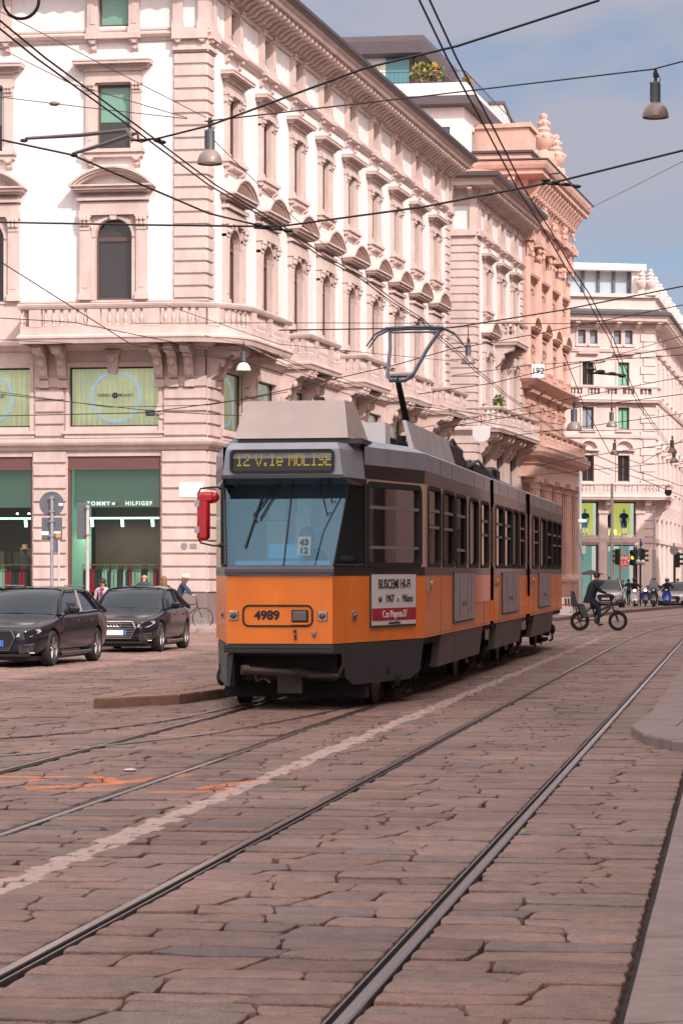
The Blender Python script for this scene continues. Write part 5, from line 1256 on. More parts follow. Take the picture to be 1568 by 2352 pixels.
m.add([(-.79, -2.33, 2.72), (.79, -2.33, 2.72), (.80, -2.27, 2.82), (-.80, -2.27, 2.82)], [(0, 1, 2, 3)]); m.add([(.745, -2.62, 2.80), (.905, -1.83, 2.80), (.9, -1.83, 2.72), (.78, -2.33, 2.72)], [(0, 1, 2, 3)])
m.build('sun_visor', TBK, hd)
m = MB(); yf = lambda z: -2.640 + (z - 2.81) * .18
A = roundrect(-.62, .62, 2.865, 3.125, .05)
m.add([(x, yf(z) - .006, z) for x, z in A], [tuple(range(len(A)))]); gasket(m, -.635, .635, 2.85, 3.135, .06, .03, -2.655, -2.58); m.build('sign_window', BLK, hd)
# destination lettering built of lamp dots
FONT = {'1': '00100 01100 00100 00100 00100 00100 01110', '2': '01110 10001 00001 00110 01000 10000 11111', 'V': '10001 10001 10001 10001 01010 01010 00100', '.': '00000 00000 00000 00000 00000 01100 01100', 'l': '01100 00100 00100 00100 00100 00100 01110', 'e': '00000 00000 01110 10001 11111 10000 01110', ' ': '000 000 000 000 000 000 000',
        'M': '10001 11011 10101 10101 10001 10001 10001', 'O': '01110 10001 10001 10001 10001 10001 01110', 'L': '10000 10000 10000 10000 10000 10000 11111', 'I': '01110 00100 00100 00100 00100 00100 01110', 'S': '01111 10000 10000 01110 00001 00001 11110', 'E': '11111 10000 10000 11110 10000 10000 11111'}
m = MB(); x = -.555; st = .0163; sz = .0063
for ch in '12 V.le MOLISE':
    rows = FONT[ch].split(); wch = len(rows[0])
    for ri, row in enumerate(rows):
        for ci, bit in enumerate(row):
            if bit == '1':
                z = 3.075 - ri * .0215; xx = x + ci * st; y = yf(z) - .012
                m.add([(xx - sz * 1.1, y, z - sz * 1.35), (xx + sz * 1.1, y, z - sz * 1.35), (xx + sz * 1.1, y, z + sz * 1.35), (xx - sz * 1.1, y, z + sz * 1.35)], [(0, 1, 2, 3)])
    x += (wch + (0 if ch == '.' else .9)) * st * .93
m.build('lettering', LED, hd)
wb, wt = 1.745, 2.76; ybx, ytx = -TD + .01, -2.33; xb, xt = .655, .775
m = MB(); m.add([(-xb, ybx, wb), (xb, ybx, wb), (xt, ytx, wt), (-xt, ytx, wt)], [(0, 1, 2, 3)]); ws_ = m.build('windscreen', WSH, tram)
m = MB()
def bar(a, b_, r=.018): m.cyl(a, b_, r, 6)
bar((-xb, ybx - .01, wb), (-xt, ytx - .01, wt), .022); bar((xb, ybx - .01, wb), (xt, ytx - .01, wt), .012); bar((.0 + .05, ybx - .012, wb), (.08, ytx - .012, wt), .009)
m.build('glazing_bar', BLK, ws_)
# wipers
m = MB()
def wp(x, z, o=.03): t = (z - wb) / (wt - wb); return (x, ybx + (ytx - ybx) * t - o, z)
m.tube([wp(-.10, 2.72), wp(-.36, 2.35)], .010, 5); m.tube([wp(-.06, 2.72), wp(-.28, 2.3)], .009, 5); m.tube([wp(-.27, 2.62), wp(-.43, 1.96, .02)], .014, 5); m.tube([wp(-.36, 2.35), wp(-.32, 2.28)], .014, 5)
m.tube([wp(.42, 2.72), wp(.53, 2.36), wp(.58, 2.38)], .008, 5); m.tube([wp(.52, 2.72), wp(.58, 2.5), wp(.63, 2.52)], .007, 5)
m.build('wiper', BLK, ws_)
m = MB(); m.add([wp(.20, 1.86, .008), wp(.36, 1.86, .008), wp(.36, 2.09, .008), wp(.20, 2.09, .008)], [(0, 1, 2, 3)]); pl_ = m.build('number_card', mat('pale_blue_card', (.20, .33, .40), .6), ws_)
ca = math.atan2(ytx - ybx, wt - wb)
for s_, z in (('43', 2.02), ('12', 1.92)): q = wp(.28, z, .016); text(s_, .11, DGR, 'lettering', ws_, q, (R(90) - ca, 0, 0), bold=.003)
# cab quarter windows (triangular) on both tapered faces
for sx, fk in ((1, 'rt'), (-1, 'lt')):
    m = MB()
    def tpp(t, n=0):   # point on the taper face at fraction t
        return (sx * (FW + (HW - FW) * t), -TD + TD * t)
    a, b_, c, d = tpp(.01), tpp(.335), tpp(.335), tpp(.168)
    m.add([(a[0], a[1], wb), (b_[0], b_[1], wb), (c[0], c[1], 2.74), (d[0], d[1], 2.74)], [(0, 1, 2, 3)]); o = m.build('cab_side_window', TGL, tram)
    m = MB(); m.cyl((b_[0] + sx * .004, b_[1], wb), (c[0] + sx * .004, c[1], 2.75), .025, 6); m.cyl((a[0], a[1], wb), (b_[0], b_[1], wb), .022, 6); m.cyl((d[0], d[1], 2.75), (c[0], c[1], 2.75), .02, 6); m.build('frame', RUB, o)
# front belt trim, bumper and aprons
m = MB(); m.add([(-.66, -2.83, 1.625), (.66, -2.83, 1.625), (.66, -2.83, 1.70), (-.66, -2.83, 1.70), (-.66, -2.78, 1.745), (.66, -2.78, 1.745)], [(0, 1, 2, 3), (3, 2, 5, 4)]); m.box(-.665, .665, -2.845, -2.80, 1.66, 1.675); m.build('belt_trim', mat('trim_grey', (.10, .09, .11), .35), tram)
m = MB(); m.box(-.66, .66, -2.86, -2.78, .70, .80); m.box(-.665, .665, -2.875, -2.85, .72, .735); m.box(-.665, .665, -2.875, -2.85, .76, .775); m.build('bumper', TSK, tram)
m = MB()
def face(fr, pts, n=.0): m.add([fr.p(u, n, z) for u, z in pts], [tuple(range(len(pts)))])
face(RT, [(0.0, .80), (TLn, .80), (TLn - .03, .80), (TLn - .16, .40), (TLn - .5, .30), (.62, .30), (.36, .40), (.34, .62), (.22, .69), (0, .69)])
face(TP['lt'], [(0.5, .8), (TLn, .8), (TLn, .3), (.8, .3)]); m.add([(-.64, -2.8, .3), (-.60, -2.8, .3), (-.56, -2.8, .69), (-.64, -2.8, .69)], [(0, 1, 2, 3)])
m.build('apron', TSK, tram)
m = MB(); m.box(-.62, .62, -2.3, -2.2, .35, .8); m.plan([(-.6, -2.7), (.6, -2.7), (1.2, -.3), (-1.2, -.3)], .66, .72); m.box(-.6, -.56, -2.75, -2.1, .3, .8)
m.build('recess', TDK, tram)
m = MB(); m.tube([(-.42, -2.88, .50), (.05, -2.7, .46), (.35, -2.45, .44), (.68, -2.1, .42)], .045, 8); m.cyl((-.44, -2.9, .50), (-.36, -2.86, .50), .06, 10); m.tube([(.30, -2.55, .42), (.66, -2.5, .42), (.72, -2.5, .55), (.72, -2.5, .70)], .03, 6); m.box(-.1, .2, -2.4, -2.2, .2, .5)
m.tube([(-.3, -2.8, .48), (-.28, -2.78, .36), (-.2, -2.75, .40), (-.12, -2.75, .34)], .015, 5); m.build('coupler', mat('rusty_coupler', (.06, .04, .035), .6, var=.3), tram)
# lights
def lamp_sq(u, z, y, fr=None, nm='marker_light'):
    o = bpy.data.objects.new(nm, None); COL.objects.link(o); o.parent = tram
    m = MB(); m.bbox(-.058, .058, -.02, .0, -.058, .058, .008); q = m.build('frame', CHR, o); m = MB(); m.lathe([(.001, -.045), (.025, -.043), (.038, -.03), (.042, -.018), (.001, -.018)], seg=12, axis='Y'); m.build('lens', mat('smoky_lens', (.10, .05, .04), .2, coat=1), o)
    o.location = (u, y, z)
    return o
lamp_sq(-.555, 1.145, -TD); lamp_sq(.52, 1.14, -TD)
o = lamp_sq(0, 1.147, 0); q = RT.p(.62); o.location = (q.x, q.y, 1.13); o.rotation_euler = (0, 0, RT.phi); o = lamp_sq(0, 1.147, 0); o.location = (-.78, -2.26, 1.15); o.rotation_euler = (0, 0, R(-75))
o = bpy.data.objects.new('headlight', None); COL.objects.link(o); o.parent = tram; o.location = (.25, -TD, 1.14)
m = MB(); m.bbox(-.10, .10, -.03, 0, -.075, .075, .01); m.build('housing', BLK, o); m = MB(); m.bbox(-.088, .088, -.045, -.028, -.06, .06, .012); m.build('lens', HLG, o); m = MB(); m.box(-.11, .1, -.04, 0, -.10, -.078); m.build('lip', ORA, o)
m = MB(); gasket(m, -.45, .41, 1.01, 1.275, .08, .022, -TD - .012, -TD); m.build('number_border', BLK, tram)
text('4989', .145, BLK, 'lettering', tram, (-.15, -TD - .004, 1.145), bold=.006, sx=1.05)
m = MB(); m.cyl((.19, -2.83, .96), (.19, -2.8, .96), .02, 8); m.cyl((.195, -2.82, .92), (.195, -2.82, .86), .015, 6); m.build('hook', TSK, tram); m = MB(); m.ball((.42, -2.81, .93), (.03, .02, .045)); m.build('socket', GRY, tram)
# advert boards
def ad(fr, u0, u1, z0, z1, kind, nm='advert_board'):
    o = bpy.data.objects.new(nm, None); COL.objects.link(o); o.parent = tram; o.location = fr.p((u0 + u1) / 2, .012, (z0 + z1) / 2); o.rotation_euler = (0, 0, fr.phi); w, h = (u1 - u0) / 2, (z1 - z0) / 2
    m = MB(); m.box(-w, w, -.01, .01, -h, h); m.build('frame', DGR, o)
    m = MB(); m.box(-w + .02, w - .02, -.016, -.008, -h + .03, h - .01); m.build('sheet', WHT if kind else mat('pale_sheet', (.40, .36, .37), .5, var=.12, vscale=4), o)
    if kind:
        m = MB(); m.box(-w + .02, w - .02, -.019, -.012, -h + .085, -h + .24); m.build('red_band', mat('ad_red', (.42, .012, .03), .4), o)
        text('BUSCEMI HI-FI', .165, BLK, 'lettering', o, (0, -.019, h - .135), sx=1.0, bold=.001)
        text('dal', .11, DGR, 'lettering', o, (-.46, -.019, .015), sx=.9); text('1967', .13, BLK, 'lettering', o, (-.16, -.019, .02), bold=.003, sx=1.05); text('a', .10, DGR, 'lettering', o, (.11, -.019, .01)); text('Milano', .14, DGR, 'lettering', o, (.42, -.019, .02), sx=.95)
        text('C.so Magenta 27', .125, WHT, 'lettering', o, (0, -.022, -h + .162), sx=.92, bold=.001); text('www.buscemihifi.com', .05, BLK, 'lettering', o, (0, -.019, -h + .055), sx=.85)
    else:
        m = MB(); rr = random.Random(int(u0 * 10))
        for k in (-.55, .25, .6): m.box(k * w, k * w + .02 * w * 2, -.019, -.014, -h * .8 + .1 * rr.random(), h * .9)
        m.box(-w * .3, w * .2, -.019, -.014, -h * .35, -h * .15); m.build('print', mat('faded_print', (.22, .12, .15), .5), o)
ad(RT, 1.10, 2.55, .975, 1.645, 1)
ad(SD, 3.15, 5.75, .93, 1.66, 0); ad(SD, 10.3, 13.2, .93, 1.66, 0); ad(SD, 18.0, 21.0, .93, 1.66, 0)
m = MB()
for v in (1.7, 3.05, 5.95, 7.4, 9.9, 11.5, 13.6, 17.0, 18.9, 21.4, 23.2): m.mark(); m.box(1.374, 1.383, v - .008, v + .008, .83, 1.60); m.mark(); m.box(1.374, 1.383, v - .006, v + .006, 2.99, 3.19)
m.build('panel_seam', mat('seam_dark', (.10, .03, .012), .6), tram)
m = MB()
for v0, v1, ws in segs:
    for v in [v0 + .1 + .35 * k for k in range(int((v1 - v0) / .35))]: m.ball((1.384, v, .845), (.006, .012, .012), 5, 3)
    for z in (1.0, 1.2, 1.4, 1.9, 2.1, 2.3, 2.5, 2.7): m.ball((1.384, v1 - .06, z), (.006, .014, .014), 5, 3)
m.build('rivet_studs', mat('rivet_rust', (.22, .09, .04), .5), tram)
m = MB(); m.box(1.375, 1.39, 5.9, 8.2, 1.2, 1.62); m.build('red_notice', mat('notice_red', (.75, .10, .04), .35, coat=.5), tram)
for v in (.35, 9.15, 16.3):
    o = bpy.data.objects.new('side_marker', None); COL.objects.link(o); o.parent = tram; o.location = (1.385, v, 1.5)
    m = MB(); m.box(-.01, .03, -.09, .09, -.09, .09); m.build('housing', GRY, o); m = MB(); m.ball((.04, 0, 0), (.03, .06, .06), 8, 5); m.build('lens', mat('amber_lens', (.7, .25, .03), .2, coat=1), o)
# mirror housing (red) on its arm
o = bpy.data.objects.new('mirror', None); COL.objects.link(o); o.parent = tram; o.location = (-1.0, -2.35, 0)
m = MB(); m.bbox(-.10, .055, -.05, .05, 2.05, 2.58, .035); m.bbox(-.10, .13, -.055, .055, 2.50, 2.64, .04); m.ball((.12, 0, 2.575), (.055, .055, .06), 8, 6); m.build('housing', mat('mirror_red', (.60, .012, .02), .35, coat=.5), o)
m = MB(); m.box(-.12, -.06, -.07, -.045, 2.46, 2.54); m.box(-.12, -.06, -.07, -.045, 2.14, 2.22); m.build('clamp', CHR, o)
m = MB(); m.tube([(.3, .05, 2.69), (.10, 0, 2.70), (-.06, 0, 2.68), (-.10, 0, 2.6)], .012, 5); m.tube([(.3, .05, 1.99), (.10, 0, 1.985), (-.06, 0, 2.02), (-.10, 0, 2.1)], .012, 5); m.tube([(.34, .05, 2.69), (.16, .02, 2.69)], .025, 6); m.tube([(.34, .05, 1.99), (.16, .02, 1.99)], .03, 6); m.build('arm', BLK, o)
# skirts, bogies, wheels
m = MB()
for v0, v1 in ((1.9, 7.4), (9.6, 14.6), (17.2, 22.4)):
    k = 3 if v1 - v0 > 5.2 else 3; w = (v1 - v0) / k
    for i in range(k): m.mark(); m.add([(1.36, v0 + i * w + .02, .80), (1.36, v0 + (i + 1) * w - .02, .80), (1.30, v0 + (i + 1) * w - .02, .36), (1.30, v0 + i * w + .02, .36), (1.25, v0 + i * w + .02, .8), (1.25, v0 + (i + 1) * w - .02, .8), (1.2, v0 + (i + 1) * w - .02, .36), (1.2, v0 + i * w + .02, .36)], [(0, 1, 2, 3), (4, 5, 6, 7), (0, 3, 7, 4), (1, 2, 6, 5), (3, 2, 6, 7)])
m.build('side_skirt', TSG, tram)
m = MB(); m.mark(); m.box(-1.1, 1.1, 2.2, 7.2, .35, .75); m.mark(); m.box(-1.1, 1.1, 9.8, 14.4, .35, .75); m.mark(); m.box(-1.1, 1.1, 17, 22.4, .35, .75); m.build('underfloor_box', TDK, tram)
for vc in (.0, 8.7, 15.6, 24.4):
    o = bpy.data.objects.new('bogie', None); COL.objects.link(o); o.parent = tram; o.location = (0, vc, 0)
    m = MB(); m.box(-1.05, 1.05, -.2, .2, .35, .6); 
    for s_ in (-1, 1):
        m.bbox(s_ * 1.02 - .07, s_ * 1.02 + .07, -1.2, 1.2, .38, .52, .02); m.cyl((s_ * 1.05, -.35, .5), (s_ * 1.05, -.35, .74), .10, 10); m.cyl((s_ * 1.05, .35, .5), (s_ * 1.05, .35, .74), .10, 10); m.ball((s_ * 1.12, -.85, .33), (.07, .13, .12)); m.ball((s_ * 1.12, .85, .33), (.07, .13, .12)); m.tube([(s_ * 1.15, .2, .3), (s_ * 1.17, .2, .12), (s_ * 1.15, -.3, .10)], .03, 5)
        m.box(s_ * 1.0 - .05, s_ * 1.0 + .05, -.5, .5, .08, .16)
    m.build('frame', TDK, o)
    for v in (-.85, .85):
        for s_ in (-1, 1):
            m = MB(); m.lathe([(.08, -.06), (.30, -.06), (.33, -.05), (.33, .04), (.37, .05), (.37, .07), (.30, .08), (.08, .08)] if s_ > 0 else [(.08, -.08), (.30, -.08), (.37, -.07), (.37, -.05), (.33, -.04), (.33, .05), (.30, .06), (.08, .06)], (s_ * -.0, v, .335), 20, 'X'); w_ = m.build('wheel', TSG if False else mat('wheel_steel', (.08, .065, .06), .5, metal=.5), o); w_.location = (s_ * .80, 0, 0)
m = MB(); m.mark(); m.box(-.9, .9, -1.7, -1.62, .12, .36); m.mark(); m.box(-.95, .95, 26.6, 26.7, .15, .4); m.build('lifeguard', TDK, tram)
# roof equipment
m = MB(); m.box(-.62, .8, -2.1, -1.3, 3.27, 3.30)
m.add([(-.66, -2.25, 3.29), (.74, -2.25, 3.29), (.84, -1.25, 3.29), (-.74, -1.25, 3.29), (-.57, -2.02, 3.76), (.66, -2.02, 3.76), (.70, -1.5, 3.76), (-.62, -1.5, 3.76)], [(0, 3, 2, 1), (4, 5, 6, 7), (0, 1, 5, 4), (1, 2, 6, 5), (2, 3, 7, 6), (3, 0, 4, 7)]); m.build('air_conditioner', ACM, tram)
m = MB(); m.box(-.2, .5, -1.5, -.9, 3.74, 3.78); m.cyl((.2, -1.2, 3.76), (.2, -1.2, 3.86), .07, 8); m.box(-.62, .9, -2.2, -.5, 3.22, 3.285); m.build('roof_plinth', DGR, tram)
m = MB(); m.box(.35, .85, .1, .55, 3.3, 3.62); m.build('white_box', WHT, tram)
m = MB(); rr = random.Random(8)
m.box(-.9, .9, .7, 2.2, 3.3, 3.42)
for k in range(10):
    x, y = rr.uniform(-.9, .9), rr.uniform(.4, 3.6); m.cyl((x, y, 3.3), (x, y, 3.5 + rr.random() * .25), rr.uniform(.03, .07), 7)
for k in range(7):
    y = .5 + k * .55; m.tube([(-.9 + rr.random() * .3, y, 3.45 + rr.random() * .1), (0, y + rr.uniform(-.3, .3), 3.6 + rr.random() * .1), (.9, y + .2, 3.42)], .02, 5)
m.build('roof_wiring', TDK, tram)
m = MB(); m.lathe([(.08, 3.3), (.09, 3.34), (.03, 3.6)], (.8, 1.0, 0), 8); m.lathe([(.05, 3.3), (.05, 3.6)], (.5, 1.4, 0), 8); m.build('insulator', ACM, tram)
m = MB(); m.add([(1.12, .95, 3.30), (1.12, 5.7, 3.30), (1.0, 5.7, 3.70), (1.0, 1.0, 3.70), (1.05, .95, 3.30), (1.05, 5.7, 3.30), (.95, 5.7, 3.70), (.95, 1.0, 3.70)], [(0, 1, 2, 3), (4, 5, 6, 7), (0, 3, 7, 4), (1, 2, 6, 5), (3, 2, 6, 7)]); m.build('roof_fairing', mat('galvanised', (.55, .53, .52), .4, metal=.3, var=.2, vscale=3, streak=True), tram)
m = MB(); m.mark(); m.bbox(-.6, .95, 6.3, 8.3, 3.3, 3.72, .06); m.mark(); m.bbox(-.5, .9, 10.2, 13.6, 3.3, 3.58, .06); m.mark(); m.bbox(-.6, .9, 14.2, 15.0, 3.3, 3.65, .06); m.mark()
for x in (.5, .65, .8): m.tube([(x, 5.8, 3.4), (x + .1, 7.2, 3.78), (x + .15, 8.8, 3.42), (x + .1, 11, 3.62), (x + .1, 14, 3.4), (x + .1, 18.5, 3.38)], .028, 5)
m.build('roof_box', BLK, tram)
# pantograph
o = bpy.data.objects.new('pantograph', None); COL.objects.link(o); o.parent = tram; o.location = (.05, 9.1, 0)
m = MB(); m.box(-.4, .4, -1.2, .6, 3.36, 3.44)
m.tube([(0, .2, 3.42), (-.04, -1.9, 4.80)], [.085, .055], 8); m.build('lower_arm', TDK, o)
PB = mat('pantograph_blue_grey', (.10, .13, .16), .4, metal=.4)
m = MB(); Lw, Uw = .18, .36
for s_ in (-1, 1):
    m.tube([(-.04 + s_ * .02, -1.9, 4.80), (-.04 + s_ * .14, -1.88, 4.80), (s_ * .24 - .02, -1.75, 4.9), (s_ * .36, -.85, 5.4), (s_ * .50, -.05, 5.80)], .035, 7)
m.cyl((-.24, -1.78, 4.88), (.2, -1.78, 4.88), .03, 7)
m.build('upper_arm', PB, o)
m = MB()
for dy in (-.14, .14): m.tube([(-.95, dy, 5.52), (-.78, dy, 5.72), (-.55, dy, 5.82), (0, dy, 5.835), (.55, dy, 5.82), (.78, dy, 5.72), (.95, dy, 5.52)], [.014, .018, .026, .026, .026, .018, .014], 6)
for s_ in (-.5, .5): m.cyl((s_, -.14, 5.80), (s_, .14, 5.80), .03, 6)
m.cyl((-.5, 0, 5.76), (.5, 0, 5.76), .018, 6); m.build('contact_bow', PB, o)
o.location.z = -.06; o.scale = (.86, 1, 1)
# cab interior: desk, partition, posters, driver
m = MB(); m.box(-.95, .95, .1 - 1.2, .12 - 1.2, .8, 3.1); m.build('cab_partition', mat('cab_wall', (.45, .52, .56), .6), tram)
m = MB()
for x, z, w, h in ((-.35, 2.45, .11, .13), (.0, 2.5, .09, .1), (-.02, 2.2, .1, .2), (-.36, 2.15, .12, .16), (-.02, 1.85, .1, .14)): m.mark(); m.box(x - w, x + w, -1.13, -1.115, z - h, z + h)
m.build('far_window', mat('cab_far_windows', (.88, .92, .80), .4), tram)
m = MB(); m.plan([(-.58, -2.6), (.58, -2.6), (.74, -2.0), (-.74, -2.0)], 1.5, 1.8); m.bbox(-.25, .2, -2.3, -2.0, 1.8, 2.0, .03); m.build('dashboard', mat('dash_blue', (.14, .34, .50), .5), tram)
m = MB(); m.bbox(.60, .80, -2.05, -1.85, 1.77, 1.87, .03); m.build('towel', mat('mint_towel', (.35, .6, .5), .8), tram)
# ================================================================= CARS
CPT = mat('dark_grey_car_paint', (.012, .013, .019), .10, metal=0, coat=.15, spec=.42)
CWH = mat('white_car_paint', (.55, .56, .60), .3, metal=.2, coat=1)
CGL = mat('car_glass', (.012, .02, .028), .02, spec=.5)
PLB = mat('number_plate_blue', (.02, .10, .55), .4)
HLW = mat('headlight_clear', (.55, .58, .62), .12, coat=1, metal=.3)
GRLL = mat('grille_black', (.012, .012, .013), .4)
LIT = mat('lamp_lit_white', (1, .95, .85), .3, emit=(1, .9, .75), estr=6)
def boolcut(o, cutters):
    for c in cutters:
        md = o.modifiers.new('b', 'BOOLEAN'); md.operation = 'DIFFERENCE'; md.solver = 'EXACT'; md.object = c
        try: md.material_mode = 'TRANSFER'
        except Exception: pass
    dg = bpy.context.evaluated_depsgraph_get(); me = bpy.data.meshes.new_from_object(o.evaluated_get(dg)); o.modifiers.clear(); o.data = me
    for c in cutters: bpy.data.objects.remove(c)
def interp(t, tab):
    for i in range(len(tab) - 1):
        if t <= tab[i + 1][0]:
            a, b_ = tab[i], tab[i + 1]; f = (t - a[0]) / (b_[0] - a[0]); return tuple(a[k] + (b_[k] - a[k]) * f for k in range(1, len(a)))
    return tab[-1][1:]
def car(name, label, loc, rot, paint, kind='estate', Ln=4.76, Wd=1.84, Hh=1.43, wb=2.82, lit=False, plate=True, group=None, bars=False):
    root = thing(name, label, 'car', loc, rot, group); h = Ln / 2; W = Wd / 2
    # stations: y, half width, top height, bottom height, nose tuck
    fa, ra = -wb / 2, wb / 2; suv = kind == 'suv'; up = .14 if suv else 0
    if kind == 'estate': gh = (-.86, -.12, 1.55, 2.2)
    elif suv: gh = (-.85, -.25, 1.35, 2.0)
    else: gh = (-.72, -.02, 1.2, 1.85)
    st = [(-h, .62, .66, .30), (-h + .05, .76, .70, .22), (-h + .16, .88, .735, .19), (-h + .35, .95, .775, .18), (fa, .985, .845, .18), (fa + .5, .995, .90, .17), (gh[0], 1.0, .945, .17), (0, 1.0, .955, .17), (gh[2], 1.0, .985, .17), (ra, .995, 1.0, .18), (gh[3], .96, .99, .2), (h - .12, .90, .96, .24), (h, .80, .86, .30)]
    rings = []
    for y, w, zt, zb in st:
        w *= W; zt += up; zb += up * .6; mid = (zt + zb) / 2
        half = [(w * .70, zb), (w * .93, zb + .06), (w * .995, mid - .08), (w, mid + .05), (w * .985, zt - .16), (w * .95, zt - .05), (w * .86, zt), (w * .45, zt + .025)]
        rings.append([(-x, y, z) for x, z in half] + [(x, y, z) for x, z in half[::-1]])
    m = MB(); m.loft(rings, cap=True)
    bd = m.build('body', [paint], root, ang=50)
    md = bd.modifiers.new('s', 'SUBSURF'); md.levels = 2
    dg = bpy.context.evaluated_depsgraph_get(); me = bpy.data.meshes.new_from_object(bd.evaluated_get(dg)); bd.modifiers.clear(); bd.data = me
    cut = []
    for y in (fa, ra):
        for s_ in (-1, 1):
            c = MB(); c.cyl((s_ * (W - .28), y, .33), (s_ * (W + .2), y, .33), .375, 28); cc = c.build('cut', [RUB]); cc.location = root.location; cc.rotation_euler = root.rotation_euler; cut.append(cc)
    bpy.context.view_layer.update(); boolcut(bd, cut)
    for p in bd.data.polygons: p.use_smooth = True
    bd.data.set_sharp_from_angle(angle=R(38))
    # glasshouse
    b0, b1, b2_, b3_ = gh; zr = Hh
    def gs(y, zt, wr, zbelt): wbt = W * .90; return [(-wbt, y, zbelt - .03), (-wr - .02, y, max(zt - .05, zbelt - .02)), (-wr + .10, y, max(zt, zbelt - .01)), (0, y, max(zt + .02, zbelt)), (wr - .10, y, max(zt, zbelt - .01)), (wr + .02, y, max(zt - .05, zbelt - .02)), (wbt, y, zbelt - .03)]
    zbl = .94 + up
    rg = [gs(b0, zbl, W * .82, zbl), gs((b0 + b1) / 2, (zbl + zr) / 2 + .06, W * .76, zbl + .005), gs(b1, zr - .03, W * .70, zbl + .01), gs((b1 + b2_) / 2, zr, W * .70, zbl + .03), gs(b2_, zr - .05, W * .68, zbl + .05), gs((b2_ + b3_) / 2, (zr + zbl) / 2 + .05, W * .70, zbl + .05), gs(b3_, zbl + .04, W * .78, zbl + .04)]
    m = MB(); m.loft(rg, cap=False, closed=False); gl = m.build('windows', CGL, root, ang=60)
    # roof skin and pillars, 6 mm proud
    m = MB(); rr_ = [[(x * 1.01, y, z + .008) for x, y, z in r[1:6]] for r in rg[2:5]]; m.loft(rr_, cap=False, closed=False); m.build('roof', paint, root, ang=60)
    m = MB()
    for s_ in (-1, 1):
        m.mark(); g = lambda i, k: (s_ * abs(rg[i][k][0]) * 1.005, rg[i][k][1], rg[i][k][2] + .005)
        m.tube([g(0, 6), g(1, 5), g(2, 5)], [.03, .03, .035], 6); m.tube([g(2, 5), g(3, 5), g(4, 5)], .03, 6)
        m.tube([g(4, 5), g(5, 5), g(6, 6)], [.03, .035, .03], 6); m.tube([(s_ * W * .905, gh[2] + .1, zbl + .03), (s_ * W * .72, gh[2] - .25, zr - .08)], .028, 6)
        if kind != 'hatch' or True:      # body coloured rear quarter behind the last side window
            A_, B_, C_, D_ = [Vector((s_ * abs(rg[i][k][0]) * 1.012, rg[i][k][1], rg[i][k][2] + .004)) for i, k in ((4, 6), (4, 5), (5, 5), (6, 6))]
            t_ = .45 if kind == 'estate' else .25
            q0, q1 = A_.lerp(D_, t_), B_.lerp(C_, t_); m.add([q0, D_, C_, q1], [(0, 1, 2, 3)])
    m.build('pillar', paint, root)
    m = MB()
    for s_ in (-1, 1): m.mark(); m.tube([(s_ * W * .915, (b1 + .6), zbl + .02), (s_ * W * .73, b1 + .72, zr - .06)], .035, 6); m.tube([(s_ * W * .90, b0 + .1, zbl + .0), (s_ * W * .91, 0, zbl + .015), (s_ * W * .91, b2_, zbl + .05)], .012, 5)
    m.build('window_trim', BLK if kind != 'estate' else GRY, root)
    # wheels
    for y in (fa, ra):
        for s_ in (-1, 1):
            wr = .325 + up * .15; o = bpy.data.objects.new('wheel', None); COL.objects.link(o); o.parent = root; o.location = (s_ * (W - .125), y, wr)
            m = MB(); m.lathe([(.20, -.10), (wr - .03, -.105), (wr - .005, -.08), (wr, -.03), (wr, .03), (wr - .005, .08), (wr - .03, .105), (.21, .10)], seg=26, axis='X', cap=False); m.build('tyre', RUB, o)
            m = MB(); k = s_ * .085; m.lathe([(.225, k - s_ * .03), (.235, k + s_ * .01), (.215, k + s_ * .012), (.205, k - s_ * .03), (.2, 0), (.2, -.01)], seg=24, axis='X', cap=False); m.lathe([(.001, k + s_ * .005), (.05, k), (.055, k - s_ * .03), (.001, k - s_ * .04)], seg=10, axis='X')
            for q in range(5):
                a = q * 2 * math.pi / 5 + .3
                for da in (-.13, .13): m.tube([(k - s_ * .01, .04 * math.cos(a + da * 2), .04 * math.sin(a + da * 2)), (k, .215 * math.cos(a + da), .215 * math.sin(a + da))], [.018, .014], 5)
            m.build('rim', mat('alloy_rim', (.35, .34, .34), .3, metal=.8), o)
            m = MB(); m.lathe([(.001, k - s_ * .07), (.19, k - s_ * .07), (.19, k - s_ * .09), (.001, k - s_ * .09)], seg=18, axis='X'); m.build('brake_disc', DGR, o)
    # front face
    yf = -h
    m = MB(); zc = .50 + up; A = [(-.40, zc + .17), (.40, zc + .17), (.47, zc + .03), (.36, zc - .19), (-.36, zc - .19), (-.47, zc + .03)]
    m.poly(A, yf - .015, yf + .06); m.build('grille', GRLL, root)
    m = MB()
    for k in range(6 if bars else 2): z = zc - .15 + k * (.055 if bars else .30); wv = .45 - abs(z - zc - .03) * .35; m.box(-wv, wv, yf - .03, yf - .01, z - .008, z + .008)
    for i in range(6): a, b_ = A[i], A[(i + 1) % 6]; m.cyl((a[0], yf - .02, a[1]), (b_[0], yf - .02, b_[1]), .014, 5)
    m.build('grille_trim', CHR if bars else DGR, root)
    m = MB()
    for k in range(4):
        r_ = .048; pts = [(-.105 + k * .07 + r_ * math.cos(t), yf - .036, zc + .10 + r_ * math.sin(t)) for t in [i * math.pi / 8 for i in range(17)]]
        if not suv: m.tube(pts, .007, 5)
    if not suv: m.build('emblem', CHR, root)
    if plate:
        m = MB(); m.box(-.26, .26, yf - .05, yf - .035, zc - .12, zc - .01); pl = m.build('number_plate', WHT, root); m = MB(); m.box(.21, .26, yf - .054, yf - .05, zc - .12, zc - .01); m.box(-.26, -.21, yf - .054, yf - .05, zc - .12, zc - .01); m.build('blue_band', PLB, pl)
